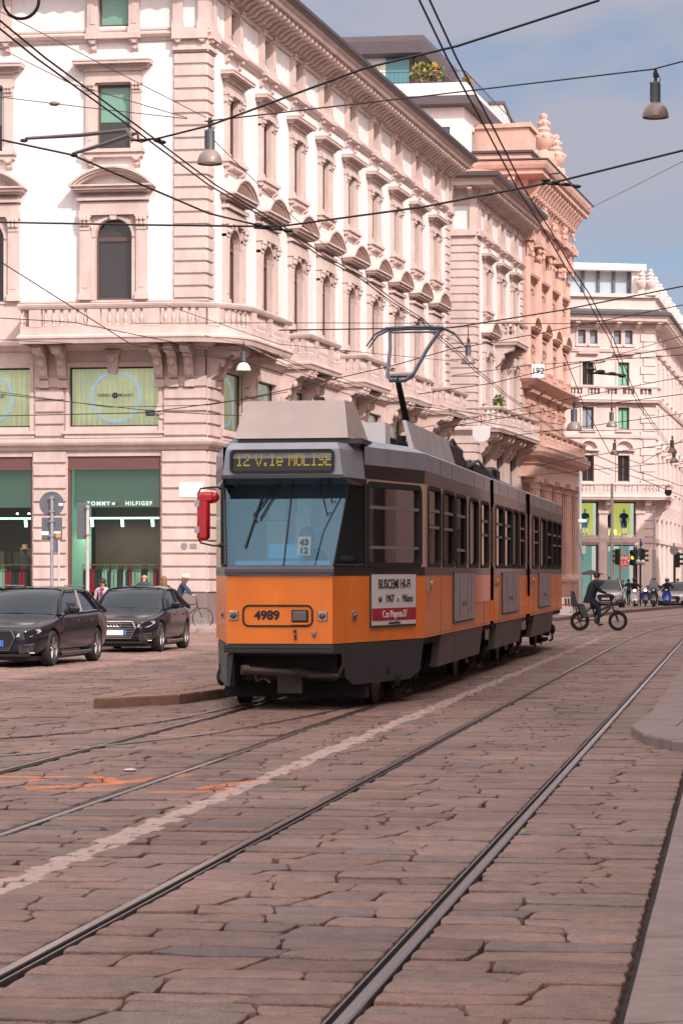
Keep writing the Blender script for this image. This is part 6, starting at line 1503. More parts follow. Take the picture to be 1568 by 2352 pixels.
    for s_ in (-1, 1):
        m = MB(); pts = [(s_ * .52, yf + .015, .60 + up), (s_ * .50, yf + .0, .545 + up), (s_ * .74, yf + .10, .55 + up), (s_ * .845 * W / .9, yf + .33, .64 + up), (s_ * .83 * W / .9, yf + .30, .685 + up), (s_ * .66, yf + .10, .655 + up)]
        c = Vector((0, -.012, .004)); m.add([Vector(p) + c for p in pts] + [Vector(p) + Vector((-s_ * .03, .06, 0)) for p in pts], [tuple(range(6))] + [(i, (i + 1) % 6, (i + 1) % 6 + 6, i + 6) for i in range(6)])
        m.build('headlight', LIT if lit else HLW, root)
        m = MB(); m.add([(s_ * .52, yf - .005, .40 + up), (s_ * .80, yf + .12, .42 + up), (s_ * .78, yf + .10, .27 + up), (s_ * .55, yf + .0, .25 + up)], [(0, 1, 2, 3)]); m.build('air_intake', GRLL, root)
        m = MB(); m.tube([(s_ * .80, yf + .105, .42 + up), (s_ * .62, yf + .03, .40 + up), (s_ * .72, yf + .06, .26 + up), (s_ * .80, yf + .10, .26 + up)], .012, 5); m.build('intake_trim', CHR, root)
        # mirrors
        m = MB(); m.bbox(s_ * (W + .10) - .10, s_ * (W + .10) + .10, b0 + .22, b0 + .36, zbl + .01, zbl + .14, .035); m.cyl((s_ * W * .9, b0 + .3, zbl + .0), (s_ * (W + .05), b0 + .3, zbl + .06), .03, 6); m.build('mirror', paint, root)
        # door seams, handles, sill
        m = MB()
        for y in (b0 + .25, .25, 1.15): m.box(s_ * (W * .985) - .004, s_ * (W * .985) + .004, y - .006, y + .006, .50 + up, .86 + up)
        m.build('door_seam', BLK, root)
        m = MB()
        for y in (.05, .95): m.bbox(s_ * W * .985 - .015, s_ * W * .985 + .02, y - .1, y + .1, .79 + up, .825 + up, .008)
        m.build('door_handle', paint, root)
        m = MB(); m.bbox(s_ * W * .965 - .03, s_ * W * .965 + .03, fa + .42, ra - .42, .18 + up, .25 + up, .02); m.build('sill', BLK if suv else paint, root)
        if kind in ('estate', 'suv'):
            m = MB(); m.tube([(s_ * W * .66, b1 + .15, zr + .0), (s_ * W * .67, b1 + .3, zr + .035), (s_ * W * .66, b2_ - .1, zr + .025), (s_ * W * .65, b2_, zr - .03)], .013, 5); m.build('roof_rail', GRY, root)
    m = MB(); m.box(-.72, .72, yf + .02, yf + .14, .20 + up, .245 + up); m.build('splitter', BLK, root)
    m = MB(); m.box(-W * .8, W * .8, -h + .3, h - .3, .12 + up * .5, .2 + up * .5); m.build('underbody', BLK, root)
    return root
car('parked_car', 'dark grey estate car with roof rails, standing in front of the hatchback', (-5.85, 45.1, 0), R(-10.4), CPT, 'estate')
car('parked_car', 'dark grey hatchback with chrome barred grille behind the estate car', (-4.60, 53.9, 0), R(-8.2), CPT, 'hatch', 4.3, 1.78, 1.42, 2.6, bars=True)
q = px(1402, 1400, 133); car('car', 'white sport utility car with roof rails waiting beside the scooters', (q.x, q.y + 1.5, 0), R(-9), CWH, 'suv', 4.5, 1.84, 1.62, 2.65, lit=False)
q = px(1548, 1400, 140); car('car', 'low white car without roof rails beside the bright blue scooter', (q.x + .3, q.y + 1.5, 0), R(-14), CWH, 'hatch', 4.2, 1.8, 1.5, 2.6)

# ================================================================= PEOPLE
SKN = mat('skin', (.52, .27, .19), .55); HRB = mat('hair_dark', (.022, .014, .011), .6); HRL = mat('hair_brown', (.20, .10, .05), .6)
CLB = mat('cloth_black', (.014, .015, .02), .85, var=.15, vscale=8); CLN = mat('cloth_navy', (.022, .045, .10), .85, var=.15, vscale=8); CLG = mat('cloth_grey_dark', (.05, .05, .06), .85); CLW = mat('cloth_beige', (.50, .42, .38), .85, var=.15, vscale=12); CLP = mat('cloth_purple', (.22, .03, .16), .8)
SHO = mat('shoe_black', (.01, .01, .01), .5)
def dist_seg(p, a, b_):
    ab = b_ - a; t = max(0, min(1, (p - a).dot(ab) / max(1e-9, ab.length_squared))); return (p - a - ab * t).length
def person(label, loc, rot, J, mats, name='person', hair=None, hairlen=.0, bulk=1.0, skirt=None, group=None, fingers=True):
    """one continuous skinned body; J holds joint positions (facing -y)"""
    root = thing(name, label, 'person', loc, rot, group)
    V = []; E = []; Rd = []; bone = []
    def add(p, r, par=None, b=None):
        V.append(Vector(p)); Rd.append(r); i = len(V) - 1
        if par is not None: E.append((par, i)); bone.append((par, i, b))
        return i
    k = bulk
    pel = add(J['pelvis'], .125 * k); wa = add(Vector(J['pelvis']).lerp(Vector(J['chest']), .5), .115 * k, pel, 1); ch = add(J['chest'], .14 * k, wa, 1); nb = add(Vector(J['chest']).lerp(Vector(J['neck']), .75), .085, ch, 1)
    nk = add(J['neck'], .052, nb, 0); jaw = add(Vector(J['neck']).lerp(Vector(J['head']), .55) + Vector(J.get('face', (0, -.02, 0))), .07, nk, 0); hd_ = add(J['head'], .094, jaw, 0); tp_ = add(Vector(J['head']) + (Vector(J['head']) - Vector(J['neck'])).normalized() * .055, .072, hd_, 0)
    for s_ in ('L', 'R'):
        sh = add(J['sh' + s_], .068 * k, nb, 1); el = add(J['el' + s_], .048 * k, sh, 1); w1 = add(Vector(J['el' + s_]).lerp(Vector(J['wr' + s_]), .85), .036 * k, el, 1); wr = add(J['wr' + s_], .026, w1, 0)
        d = (Vector(J['wr' + s_]) - Vector(J['el' + s_])).normalized(); d = Vector(J.get('hd' + s_, d)); d.normalize(); side = d.cross(Vector((0, 0, 1))); side = side.normalized() if side.length > .1 else Vector((1, 0, 0))
        pm = add(Vector(J['wr' + s_]) + d * .06, .032, wr, 0)
        if fingers:
            dn = side.cross(d).normalized()
            for f, (o_, l) in enumerate(((-.028, .065), (-.010, .078), (.009, .074), (.027, .058))):
                a = add(V[pm] + d * .035 + side * o_, .009, pm, 0); b_ = add(V[a] + d * l * .5 + dn * .006, .009, a, 0); add(V[b_] + d * l * .3 - dn * .02, .008, b_, 0)
            a = add(V[wr] + d * .03 + side * .038, .011, wr, 0); add(V[a] + d * .035 + side * .02, .009, a, 0)
        hp = add(J['hip' + s_], .098 * k, pel, 2); kn = add(J['kn' + s_], .062 * k, hp, 2); an = add(J['an' + s_], .042, kn, 2); hl = add(Vector(J['an' + s_]) + Vector((0, .0, -.045)), .038, an, 3); add(J['toe' + s_], .032, hl, 3)
    me = bpy.data.meshes.new('body'); me.from_pydata(V, E, []); o = bpy.data.objects.new('body', me); COL.objects.link(o)
    o.modifiers.new('k', 'SKIN').use_smooth_shade = True
    for i, r_ in enumerate(Rd): me.skin_vertices[0].data[i].radius = (r_, r_)
    me.skin_vertices[0].data[0].use_root = True
    s = o.modifiers.new('s', 'SUBSURF'); s.levels = 1
    dg = bpy.context.evaluated_depsgraph_get(); nm = bpy.data.meshes.new_from_object(o.evaluated_get(dg)); o.modifiers.clear(); o.data = nm
    nm.materials.clear()
    for mt in mats: nm.materials.append(mt)
    for p in nm.polygons:
        c = p.center; best = min(bone, key=lambda e_: dist_seg(c, V[e_[0]], V[e_[1]]) / (.5 * (Rd[e_[0]] + Rd[e_[1]]))); p.material_index = min(best[2], len(mats) - 1); p.use_smooth = True
    o.parent = root; nm.name = 'body'
    H = Vector(J['head']); up = (H - Vector(J['neck'])).normalized(); fw = Vector(J.get('look', (0, -1, 0))).normalized()
    if hair:
        m = MB(); c = H + up * .02 - fw * .022; m.ball(c, (.098, .108, .115), 12, 9)
        if hairlen: m.ball(H - up * hairlen * .5 - fw * .04, (.10, .075, .08 + hairlen * .6), 12, 8)
        m.build('hair', hair, root)
    m = MB(); side = fw.cross(up).normalized()
    nz_ = H + fw * .098 - up * .018; m.add([nz_ + up * .03 - fw * .01, nz_ - side * .015 - up * .015 - fw * .012, nz_ + fw * .02 - up * .012, nz_ + side * .015 - up * .015 - fw * .012], [(0, 1, 2), (0, 2, 3), (1, 3, 2)])
    for s_ in (-1, 1): m.ball(H + side * s_ * .092 - up * .01, (.014, .02, .028), 6, 4)
    m.build('nose_and_ears', mats[0], root)
    m = MB()
    for s_ in (-1, 1): m.ball(H + fw * .088 + side * s_ * .033 + up * .008, .011, 6, 4)
    m.build('eye', BLK, root); m = MB(); m.ball(H + fw * .088 - up * .052, (.022, .008, .006), 6, 4); m.build('mouth', mat('lip', (.35, .09, .08), .5), root)
    return root
def standing(h=1.7, stride=.25, arms=.1, look=(0, -1, 0)):
    s = h / 1.75
    def v(x, y, z): return (x * s, y * s, z * s)
    return dict(pelvis=v(0, 0, .96), chest=v(0, -.01, 1.28), neck=v(0, 0, 1.50), head=v(0, -.02, 1.645), shL=v(-.19, 0, 1.42), shR=v(.19, 0, 1.42), elL=v(-.25, arms * .3, 1.14), elR=v(.25, -arms * .3, 1.14), wrL=v(-.27, arms - .06, .90), wrR=v(.27, -arms - .06, .90),
                hipL=v(-.09, 0, .90), hipR=v(.09, 0, .90), knL=v(-.10, -stride * .55, .50), knR=v(.10, stride * .1, .50), anL=v(-.10, -stride, .10), anR=v(.10, stride, .12), toeL=v(-.11, -stride - .15, .03), toeR=v(.11, stride - .13, .04), look=look)
def seated(fw=0, h=0):   # scooter rider, facing -y
    return dict(pelvis=(0, .35, .86), chest=(0, .25, 1.2), neck=(0, .2, 1.42), head=(0, .15, 1.57), shL=(-.2, .22, 1.34), shR=(.2, .22, 1.34), elL=(-.34, .05, 1.15), elR=(.34, .05, 1.15), wrL=(-.31, -.22, 1.06), wrR=(.31, -.22, 1.06),
                hipL=(-.1, .33, .82), hipR=(.1, .33, .82), knL=(-.2, -.08, .72), knR=(.2, -.08, .72), anL=(-.15, -.02, .34), anR=(.15, -.02, .34), toeL=(-.15, -.17, .27), toeR=(.15, -.17, .27), hdL=(0, -1, -.1), hdR=(0, -1, -.1))
# pedestrians by the shop
def at(x, Y): return ((x - 784) / F * Y, Y, 0)
J1 = standing(1.60, .2); p = person('woman with dark bob, sunglasses, purple scarf and beige coat walking behind the parked cars', at(236, 66), R(-10), J1, [SKN, CLW, CLB, SHO], hair=HRB, hairlen=.12)
m = MB(); H = Vector(J1['head']); m.ball(H + Vector((-.035, -.092, .01)), (.028, .012, .02), 8, 5); m.ball(H + Vector((.035, -.092, .01)), (.028, .012, .02), 8, 5); m.build('sunglasses', BLK, p)
m = MB(); m.ball((0, -.05, 1.31), (.09, .08, .07), 8, 6); m.ball((0, -.15, 1.2), (.05, .03, .10), 8, 6); m.build('scarf', CLP, p); m = MB(); m.tube([(.18, -.02, 1.36), (.05, -.16, 1.1), (-.2, -.05, .85)], .014, 5); m.bbox(.2, .32, -.1, .12, .75, 1.0, .03); m.build('handbag', CLB, p)
J2 = standing(1.78, .2); p = person('bald man in dark jacket with a black backpack seen from behind', at(331, 72), R(165), J2, [SKN, CLG, CLB, SHO], bulk=1.12)
m = MB(); m.bbox(-.17, .17, .12, .30, 1.02, 1.45, .05); m.build('backpack', BLK, p)
J3 = standing(1.68, .15); p = person('woman with loose light brown hair in a grey top, walking away beside the bald man', at(376, 73), R(200), J3, [SKN, CLG, CLN, SHO], hair=HRL, hairlen=.2)

# ================================================================= BICYCLES
TYR = mat('fat_tyre', (.015, .014, .015), .85)
def wheel(parent, x, z, r, tr, spokes=20, mag=False):
    o = bpy.data.objects.new('wheel', None); COL.objects.link(o); o.parent = parent; o.location = (x, 0, z)
    m = MB(); m.tube([((r - tr) * math.cos(t), 0, (r - tr) * math.sin(t)) for t in [i * math.pi / 16 for i in range(33)]], tr, 8, False); m.build('tyre', TYR, o)
    m = MB(); rr_ = r - 2 * tr; m.tube([(rr_ * math.cos(t), 0, rr_ * math.sin(t)) for t in [i * math.pi / 16 for i in range(33)]], .012, 5, False)
    n = 5 if mag else spokes
    for i in range(n): a = i * 2 * math.pi / n; m.cyl((.02 * math.cos(a), .02, .02 * math.sin(a)), (rr_ * math.cos(a), 0, rr_ * math.sin(a)), .016 if mag else .0028, 5)
    m.cyl((0, -.06, 0), (0, .06, 0), .03 if not mag else .05, 8); m.build('rim', GRY if not mag else BLK, o)
    return o
bk = thing('electric_bicycle', 'black fat tyred electric bicycle with a rear child seat, ridden across the tracks', 'bicycle', at(1331, 74.6), R(2))
wheel(bk, 0, .305, .305, .052, mag=True); wheel(bk, 1.19, .305, .305, .052, 24)
m = MB(); m.tube([(.0, 0, .305), (.42, 0, .34), (.50, 0, .33)], .025, 6); m.tube([(.50, 0, .33), (.36, 0, .88)], .028, 6); m.tube([(.0, .06, .305), (.33, .04, .72)], .018, 5); m.tube([(.0, -.06, .305), (.33, -.04, .72)], .018, 5)
m.tube([(.36, 0, .74), (.70, 0, .66), (.98, 0, .82)], .045, 8); m.tube([(.50, 0, .33), (.72, 0, .50), (.97, 0, .74)], .035, 8); m.build('frame', BLK, bk)
m = MB()
for s_ in (-.075, .075): m.tube([(1.19, s_, .305), (1.09, s_, .62), (1.03, s_ * .6, .70)], .022, 6)
m.tube([(1.05, 0, .66), (.98, 0, .90), (.95, 0, 1.12)], .025, 6); m.ball((1.16, 0, .60), (.12, .05, .05), 8, 5); m.build('fork', BLK, bk)
m = MB(); m.tube([(.86, -.30, 1.13), (.92, -.14, 1.17), (.95, 0, 1.13), (.92, .14, 1.17), (.86, .30, 1.13)], .014, 6); m.bbox(.92, 1.04, -.07, .07, 1.0, 1.12, .02); m.tube([(.9, -.25, 1.15), (1.08, -.1, 1.05), (1.14, 0, .85), (1.05, 0, .72)], .008, 5); m.build('handlebar', BLK, bk)
m = MB(); m.ball((.33, 0, .93), (.14, .07, .04), 10, 5); m.build('saddle', BLK, bk)
m = MB(); m.lathe([(.02, -.06), (.10, -.06), (.10, -.05), (.02, -.05)], (.53, 0, .31), 16, 'Y'); m.cyl((.53, -.10, .31), (.58, -.11, .16), .014, 5); m.cyl((.53, .10, .31), (.48, .11, .46), .014, 5); m.bbox(.53, .63, -.20, -.10, .13, .16, .008); m.bbox(.43, .53, .10, .20, .45, .48, .008); m.build('crank', DGR, bk)
m = MB(); m.box(-.28, .25, -.07, .07, .70, .715); m.tube([(-.02, .08, .31), (-.12, .07, .70)], .01, 5); m.tube([(-.02, -.08, .31), (-.12, -.07, .70)], .01, 5); m.box(-.30, -.27, -.04, .04, .55, .60); m.build('rack', BLK, bk)
cs = thing('child_seat', 'black empty child seat with footrests on the rack of the electric bicycle', 'child seat', at(1331, 74.6), R(2))
m = MB(); m.poly([(-.22, .74), (.10, .74), (.14, .82), (-.10, .86), (-.18, 1.22), (-.27, 1.24), (-.25, .9)], -.14, .14); m.build('shell', mat('seat_plastic', (.035, .035, .04), .5), cs)
m = MB()
for s_ in (-.15, .15): m.poly([(-.05, .74), (.12, .80), (.24, .50), (.20, .40), (.08, .44), (-.02, .62)], s_ - .03, s_ + .03); m.ball((.12, s_, .44), (.04, .03, .03), 6, 4)
m.build('footrest', mat('seat_plastic_grey', (.06, .06, .07), .6), cs)
JR = dict(pelvis=(.32, 0, 1.0), chest=(.40, 0, 1.32), neck=(.49, 0, 1.58), head=(.54, 0, 1.72), face=(.02, 0, 0), shL=(.45, .18, 1.48), shR=(.45, -.18, 1.48), elL=(.62, .24, 1.26), elR=(.62, -.25, 1.24), wrL=(.80, .22, 1.17), wrR=(.80, -.23, 1.16), hdL=(1, .1, -.1), hdR=(1, -.1, -.1),
          hipL=(.33, .10, .95), hipR=(.33, -.10, .95), knL=(.66, .12, .80), knR=(.60, -.13, .66), anL=(.52, .13, .56), anR=(.54, -.14, .25), toeL=(.68, .14, .50), toeR=(.72, -.15, .19), look=(1, -.25, 0))
pr_ = person('man in a dark suit and sunglasses riding the electric bicycle', at(1331, 74.6), R(2), JR, [SKN, CLB, mat('cloth_midnight', (.012, .017, .032), .85), SHO], hair=HRB, bulk=1.12)
m = MB(); m.loft([[(x + a * math.cos(t), b_ * math.sin(t), z) for t in [k * math.pi / 7 for k in range(14)]] for x, a, b_, z in ((.28, .19, .20, .86), (.31, .18, .19, 1.0), (.37, .17, .19, 1.2), (.42, .18, .21, 1.38), (.45, .15, .19, 1.5), (.48, .07, .07, 1.56))]); m.build('jacket', CLB, pr_)
m = MB(); m.box(.615, .635, -.07, .07, 1.715, 1.745); m.build('sunglasses', mat('sunglass_red', (.12, .02, .02), .3), pr_)
# city bicycle by the pier
bk = thing('bicycle', 'dark city bicycle at the foot of the stone corner pier, behind the hatchback', 'bicycle', at(391, 77.6), R(0))
wheel(bk, 0, .345, .345, .018, 20); wheel(bk, 1.05, .345, .345, .018, 20)
m = MB(); m.tube([(0, 0, .345), (.42, 0, .30), (.30, 0, .85)], .016, 5); m.tube([(0, 0, .345), (.32, 0, .78)], .01, 5); m.tube([(.33, 0, .76), (.86, 0, .80)], .016, 5); m.tube([(.42, 0, .30), (.88, 0, .72)], .018, 5); m.tube([(1.05, 0, .345), (.93, 0, .60), (.86, 0, .86), (.83, 0, 1.02)], .015, 5); m.build('frame', BLK, bk)
m = MB(); m.tube([(.74, -.24, 1.06), (.86, -.1, 1.06), (.86, .1, 1.06), (.74, .24, 1.06)], .012, 5); m.build('handlebar', BLK, bk); m = MB(); m.ball((.28, 0, .90), (.13, .07, .035), 8, 5); m.build('saddle', BLK, bk); m = MB(); m.lathe([(.02, -.05), (.09, -.05), (.09, -.04), (.02, -.04)], (.44, 0, .30), 14, 'Y'); m.cyl((.44, -.1, .3), (.44, -.1, .14), .01, 5); m.build('crank', DGR, bk)
JC = dict(pelvis=(.26, 0, .99), chest=(.36, 0, 1.28), neck=(.46, 0, 1.50), head=(.52, 0, 1.62), face=(.02, 0, 0), shL=(.42, .17, 1.42), shR=(.42, -.17, 1.42), elL=(.60, .2, 1.24), elR=(.58, -.22, 1.22), wrL=(.70, .23, 1.10), wrR=(.70, -.23, 1.10), hdL=(1, 0, -.3), hdR=(1, 0, -.3),
          hipL=(.27, .09, .94), hipR=(.27, -.09, .94), knL=(.62, .1, .72), knR=(.55, -.11, .60), anL=(.46, .11, .42), anR=(.44, -.12, .24), toeL=(.60, .11, .38), toeR=(.60, -.12, .18), look=(1, 0, -.1))
pc = person('cyclist in white helmet and blue denim jacket riding past the corner pier', at(391, 77.6), R(0), JC, [SKN, CLN, CLB, SHO], hair=HRL, hairlen=.1)
m = MB(); m.ball((.505, 0, 1.69), (.135, .11, .085), 12, 8)
for k in range(3): m.box(.40, .62, -.05 + k * .045, -.04 + k * .045, 1.74, 1.785)
m.build('helmet', WHT, pc)

# ================================================================= SCOOTERS
def scooter(label, x, Y, rot, col, shield=False, lit=False, rider=None, riderlabel=None, helmet=None):
    r = thing('scooter', label, 'scooter', at(x, Y), rot, None)
    for y in (-.62, .62):
        m = MB(); m.lathe([(.12, -.05), (.21, -.055), (.245, -.03), (.25, 0), (.245, .03), (.21, .055), (.12, .05)], (0, y, .25), 18, 'X'); m.build('wheel', RUB, r)
    m = MB(); m.loft([[(w * math.cos(t), y + .05 * math.sin(t), z) for t in [k * math.pi / 5 for k in range(10)]] for w, y, z in ((.10, -.66, .30), (.16, -.56, .42), (.24, -.42, .55), (.26, -.38, .75), (.20, -.40, .92), (.12, -.42, 1.0))])
    m.loft([[(w * math.cos(t), -.62 + .13 * math.sin(t), z) for t in [k * math.pi / 5 for k in range(10)]] for w, z in ((.09, .30), (.10, .44), (.05, .50))])
    m.plan([(-.18, -.35), (.18, -.35), (.2, .2), (-.2, .2)], .28, .36); m.loft([[(w * math.cos(t), y, z + .17 * math.sin(t)) for t in [k * math.pi / 5 for k in range(10)]] for w, y, z in ((.14, .12, .50), (.23, .35, .52), (.22, .70, .58), (.10, .92, .66))]); m.build('bodywork', col, r)
    m = MB(); m.ball((0, -.42, 1.03), (.14, .12, .10), 10, 6); m.tube([(-.36, -.22, 1.05), (-.2, -.34, 1.04), (0, -.38, 1.02), (.2, -.34, 1.04), (.36, -.22, 1.05)], .02, 6)
    for s_ in (-1, 1): m.tube([(s_ * .24, -.32, 1.05), (s_ * .34, -.36, 1.22)], .008, 5); m.ball((s_ * .36, -.36, 1.26), (.07, .02, .045), 8, 5)
    m.build('handlebar_and_mirrors', BLK, r)
    m = MB(); m.ball((0, -.54, 1.03), (.085, .03, .06), 10, 6); m.build('headlight', LIT if lit else HLW, r)
    m = MB(); m.ball((0, .45, .74), (.16, .42, .07), 10, 6); m.build('saddle', BLK, r)
    m = MB(); m.box(-.09, .09, -.72, -.70, .62, .66); m.box(-.07, -.03, -.66, -.6, .56, .6); m.build('trim', DGR, r)
    if shield:
        m = MB(); A = [(-.22, 1.05), (.22, 1.05), (.26, 1.35), (.16, 1.62), (-.16, 1.62), (-.26, 1.35)]; m.poly(A, -.5, -.49); m.build('windshield', glass('smoked_shield', (.35, .36, .40), .12), r)
    if rider:
        p = person(riderlabel, at(x, Y), rot, seated(), rider, name='person', fingers=False, bulk=1.12)
        m = MB(); m.ball((0, .16, 1.62), (.135, .15, .15), 12, 9); m.build('helmet', helmet, p); m = MB(); m.ball((0, .06, 1.60), (.11, .07, .07), 10, 6); m.build('visor', CGL, p)
SB = mat('scooter_blue', (.02, .07, .45), .3, coat=1); SDK = mat('scooter_dark', (.03, .03, .035), .3, coat=1); SNV = mat('scooter_navy', (.015, .03, .12), .3, coat=1)
scooter('white scooter with its headlight lit, first beside the white sport utility car', 1457, 133, R(-8), CWH, lit=True, rider=[SKN, CLB, CLB, SHO], riderlabel='rider in black helmet and jacket sitting on the white scooter', helmet=BLK)
scooter('navy blue scooter between the white scooter and the one with the tall windshield', 1482, 137, R(-8), SNV, lit=True)
scooter('dark scooter with a tall smoked windshield in the middle of the row', 1501, 133, R(-10), SDK, shield=True, rider=[SKN, CLG, CLB, SHO], riderlabel='rider in dark helmet behind the tall smoked windshield', helmet=SDK)
scooter('bright blue scooter at the end of the row, beside the low white car', 1531, 136, R(-12), SB, shield=False, rider=[SKN, CLB, CLB, SHO], riderlabel='rider in pale grey helmet sitting on the bright blue scooter', helmet=mat('helmet_grey', (.42, .42, .46), .3, coat=1))
# pedestrians further off
for x, Y, h, c, lb, hr in ((1399, 150, 1.82, CLB, 'tall pedestrian in black crossing behind the white sport utility car, above its bonnet', HRB), (1418, 153, 1.7, CLG, 'pedestrian in dark grey crossing beside the traffic light', HRL), (1429, 156, 1.62, CLN, 'short pedestrian in navy coat crossing behind the car roof', HRB), (1443, 150, 1.66, CLB, 'pedestrian in black between the car and the white scooter', HRB), (1556, 150, 1.7, CLN, 'pedestrian in navy beside the last traffic light', HRL)):
    person(lb, at(x, Y), R(rs.uniform(-100, 100)), standing(h, .25), [SKN, c, CLB, SHO], hair=hr, fingers=False)

# ================================================================= STREET FURNITURE
POLE = mat('galvanised_pole', (.36, .36, .38), .5, metal=.3, var=.12); SBK = mat('sign_back', (.13, .145, .165), .5, metal=.3, var=.08); STK = mat('sticker_orange', (.8, .3, .05), .5); PLW = mat('pole_pale', (.52, .50, .50), .5, var=.1)
q = at(119, 62); s = thing('road_sign', 'round road sign seen from behind above a stickered square plate', 'road sign', q, R(-4))
m = MB(); m.cyl((0, 0, 0), (0, 0, 3.75), .045, 10); m.build('pole', POLE, s)
m = MB(); m.lathe([(.001, .06), (.32, .06), (.325, .08), (.31, .085), (.001, .085)], (-.02, 0, 3.55), 28, 'Y'); m.build('disc', SBK, s)
m = MB(); m.bbox(-.28, .26, .06, .08, 2.62, 3.20, .008); m.build('square_plate', SBK, s)
m = MB(); m.box(-.28, -.08, .052, .06, 2.74, 2.84); m.box(.04, .22, .052, .06, 2.78, 2.84); m.box(.17, .29, -.0 + .052, .06, 3.50, 3.57); m.build('sticker', WHT, s); m = MB(); m.box(.10, .22, .050, .06, 2.68, 2.76); m.build('orange_sticker', STK, s)
m = MB()
for z in (3.8 - .1, 3.35, 3.1, 2.72): m.box(-.07, .07, -.05, .065, z - .02, z + .02)
m.build('clamp', GRY, s)
q = at(135, 67); s = thing('sign_post', 'short thin grey post with a small sign standing close behind the round sign', 'sign post', q, 0); m = MB(); m.cyl((0, 0, 0), (0, 0, 2.75), .03, 8); m.build('pole', PLW, s); m = MB(); m.box(-.17, .02, .03, .045, 2.35, 2.8); m.build('plate', SBK, s)
q = at(201, 60); s = thing('road_sign', 'back of a tall rectangular road sign turned away on a pale pole', 'road sign', q, R(38)); m = MB(); m.cyl((0, 0, 0), (0, 0, 3.45), .045, 10); m.build('pole', PLW, s)
m = MB(); m.bbox(-.28, .10, .05, .07, 2.6, 3.5, .008); m.build('plate', SBK, s); m = MB(); m.box(-.06, .06, -.05, .055, 3.35, 3.39); m.box(-.06, .06, -.05, .055, 2.68, 2.72); m.build('clamp', GRY, s)
def pole(x, Y, z, r, label, extra=None, mt=PLW, top=.8):
    s = thing('street_pole', label, 'pole', at(x, Y)); m = MB(); m.tube([(0, 0, 0), (0, 0, z * .6), (0, 0, z * .61), (0, 0, z)], [r, r, r * top, r * top], 10); m.lathe([(r * 1.5, 0), (r * 1.5, .3), (r, .35)], seg=10); m.ball((0, 0, z), r * top * 1.1, 8, 5); m.build('shaft', mt, s)
    if extra: extra(s)
    return s
def ex(s):
    m = MB(); m.box(-.1, .32, -.12, .12, 4.45, 4.6); m.box(.06, .26, -.1, .1, 2.9, 3.3); m.build('switch_box', WHT, s); m = MB(); m.tube([(-.12, -.12, 4.2), (-.14, -.12, 3.6), (.02, -.12, 3.0), (.15, -.12, 2.6)], .012, 5); m.build('cable', BLK, s)
pole(1332, 118, 6.9, .085, 'tall pale blue grey pole beside the terracotta columns', ex, mat('pole_blue_grey', (.40, .46, .52), .5))
pole(1405, 145, 7.4, .11, 'tall white pole in front of the far shop windows'); pole(1502, 150, 5.9, .12, 'white pole with a narrow top beside the street lamp with globes', top=.5); pole(1428, 152, 5.0, .03, 'thin pale pole above the traffic light')
AMB = mat('signal_amber', (1, .35, .05), .4, emit=(1, .35, .03), estr=3); TLG = mat('signal_housing', (.012, .035, .02), .5); DRD = mat('signal_off', (.05, .02, .02), .3)
def traffic(x, y, Y, rot, label, amber=False, n=1):
    z = CH + (1335 - y) / F * Y; s = thing('traffic_light', label, 'traffic light', at(x, Y), rot)
    m = MB(); m.cyl((0, .18, 0), (0, .18, z + .55), .05, 8); m.build('pole', mat('pole_orange_brown', (.45, .22, .12), .5) if amber is None else DGR, s)
    m = MB(); m.bbox(-.17, .17, -.1, .12, z - .48, z + .48, .03); m.build('housing', TLG, s)
    for k in range(3):
        zz = z + .3 - k * .3; m = MB()
        m.loft([[(.12 * math.cos(t), yy, zz + .12 * math.sin(t)) for t in [R(-10 + i * 20) for i in range(11)]] for yy in (-.1, -.34)], cap=False, closed=False); o = m.build('visor', TLG, s)
        m = MB(); m.lathe([(.001, -.125), (.07, -.12), (.1, -.105), (.001, -.1)], (0, 0, zz), 12, 'Y'); m.build('lens', AMB if (amber and k == 1) else DRD, s)
traffic(1417, 1279, 145, R(-75), 'traffic light with visors turned sideways on an orange brown pole beside the red sign', None); traffic(1453, 1281, 148, R(-25), 'traffic light showing amber beside the red sign', True)
traffic(1476, 1278, 150, R(70), 'traffic light with visors turned sideways under the round sign'); traffic(1556, 1286, 150, R(60), 'traffic light beside the pale grey round sign')
q = at(1471, 150); s = thing('road_sign', 'dark back of a round road sign with a plate under it beside the globe lamp', 'road sign', q); m = MB(); m.cyl((0, 0, 0), (0, 0, 4.2), .04, 8); m.build('pole', DGR, s); m = MB(); m.lathe([(.001, -.06), (.29, -.06), (.29, -.04), (.001, -.04)], (0, 0, 3.33), 22, 'Y'); m.build('disc', SBK, s); m = MB(); m.box(-.25, .25, -.06, -.04, 2.55, 3.0); m.build('plate', SBK, s); m = MB(); m.box(-.08, .1, -.06, -.04, 3.75, 4.0); m.build('blue_plate', PLB, s)
q = at(1547, 148); s = thing('road_sign', 'pale grey back of a round road sign beside the last traffic light', 'road sign', q); m = MB(); m.cyl((0, 0, 0), (0, 0, 3.9), .04, 8); m.build('pole', DGR, s); m = MB(); m.lathe([(.001, -.06), (.27, -.06), (.27, -.04), (.001, -.04)], (0, 0, 3.45), 22, 'Y'); m.build('disc', POLE, s)
q = at(1461, 149); s = thing('street_lamp', 'ornate street lamp with four white globes at the crossing', 'street lamp', q); m = MB(); m.tube([(0, 0, 0), (0, 0, .8), (0, 0, 3.6)], [.12, .07, .05], 10)
for a, b_ in ((-.42, .1), (.42, .1), (.05, -.42)): m.tube([(0, 0, 3.0), (a * .5, b_ * .5, 3.15), (a, b_, 2.85)], .025, 6); 
m.build('post', BLK, s)
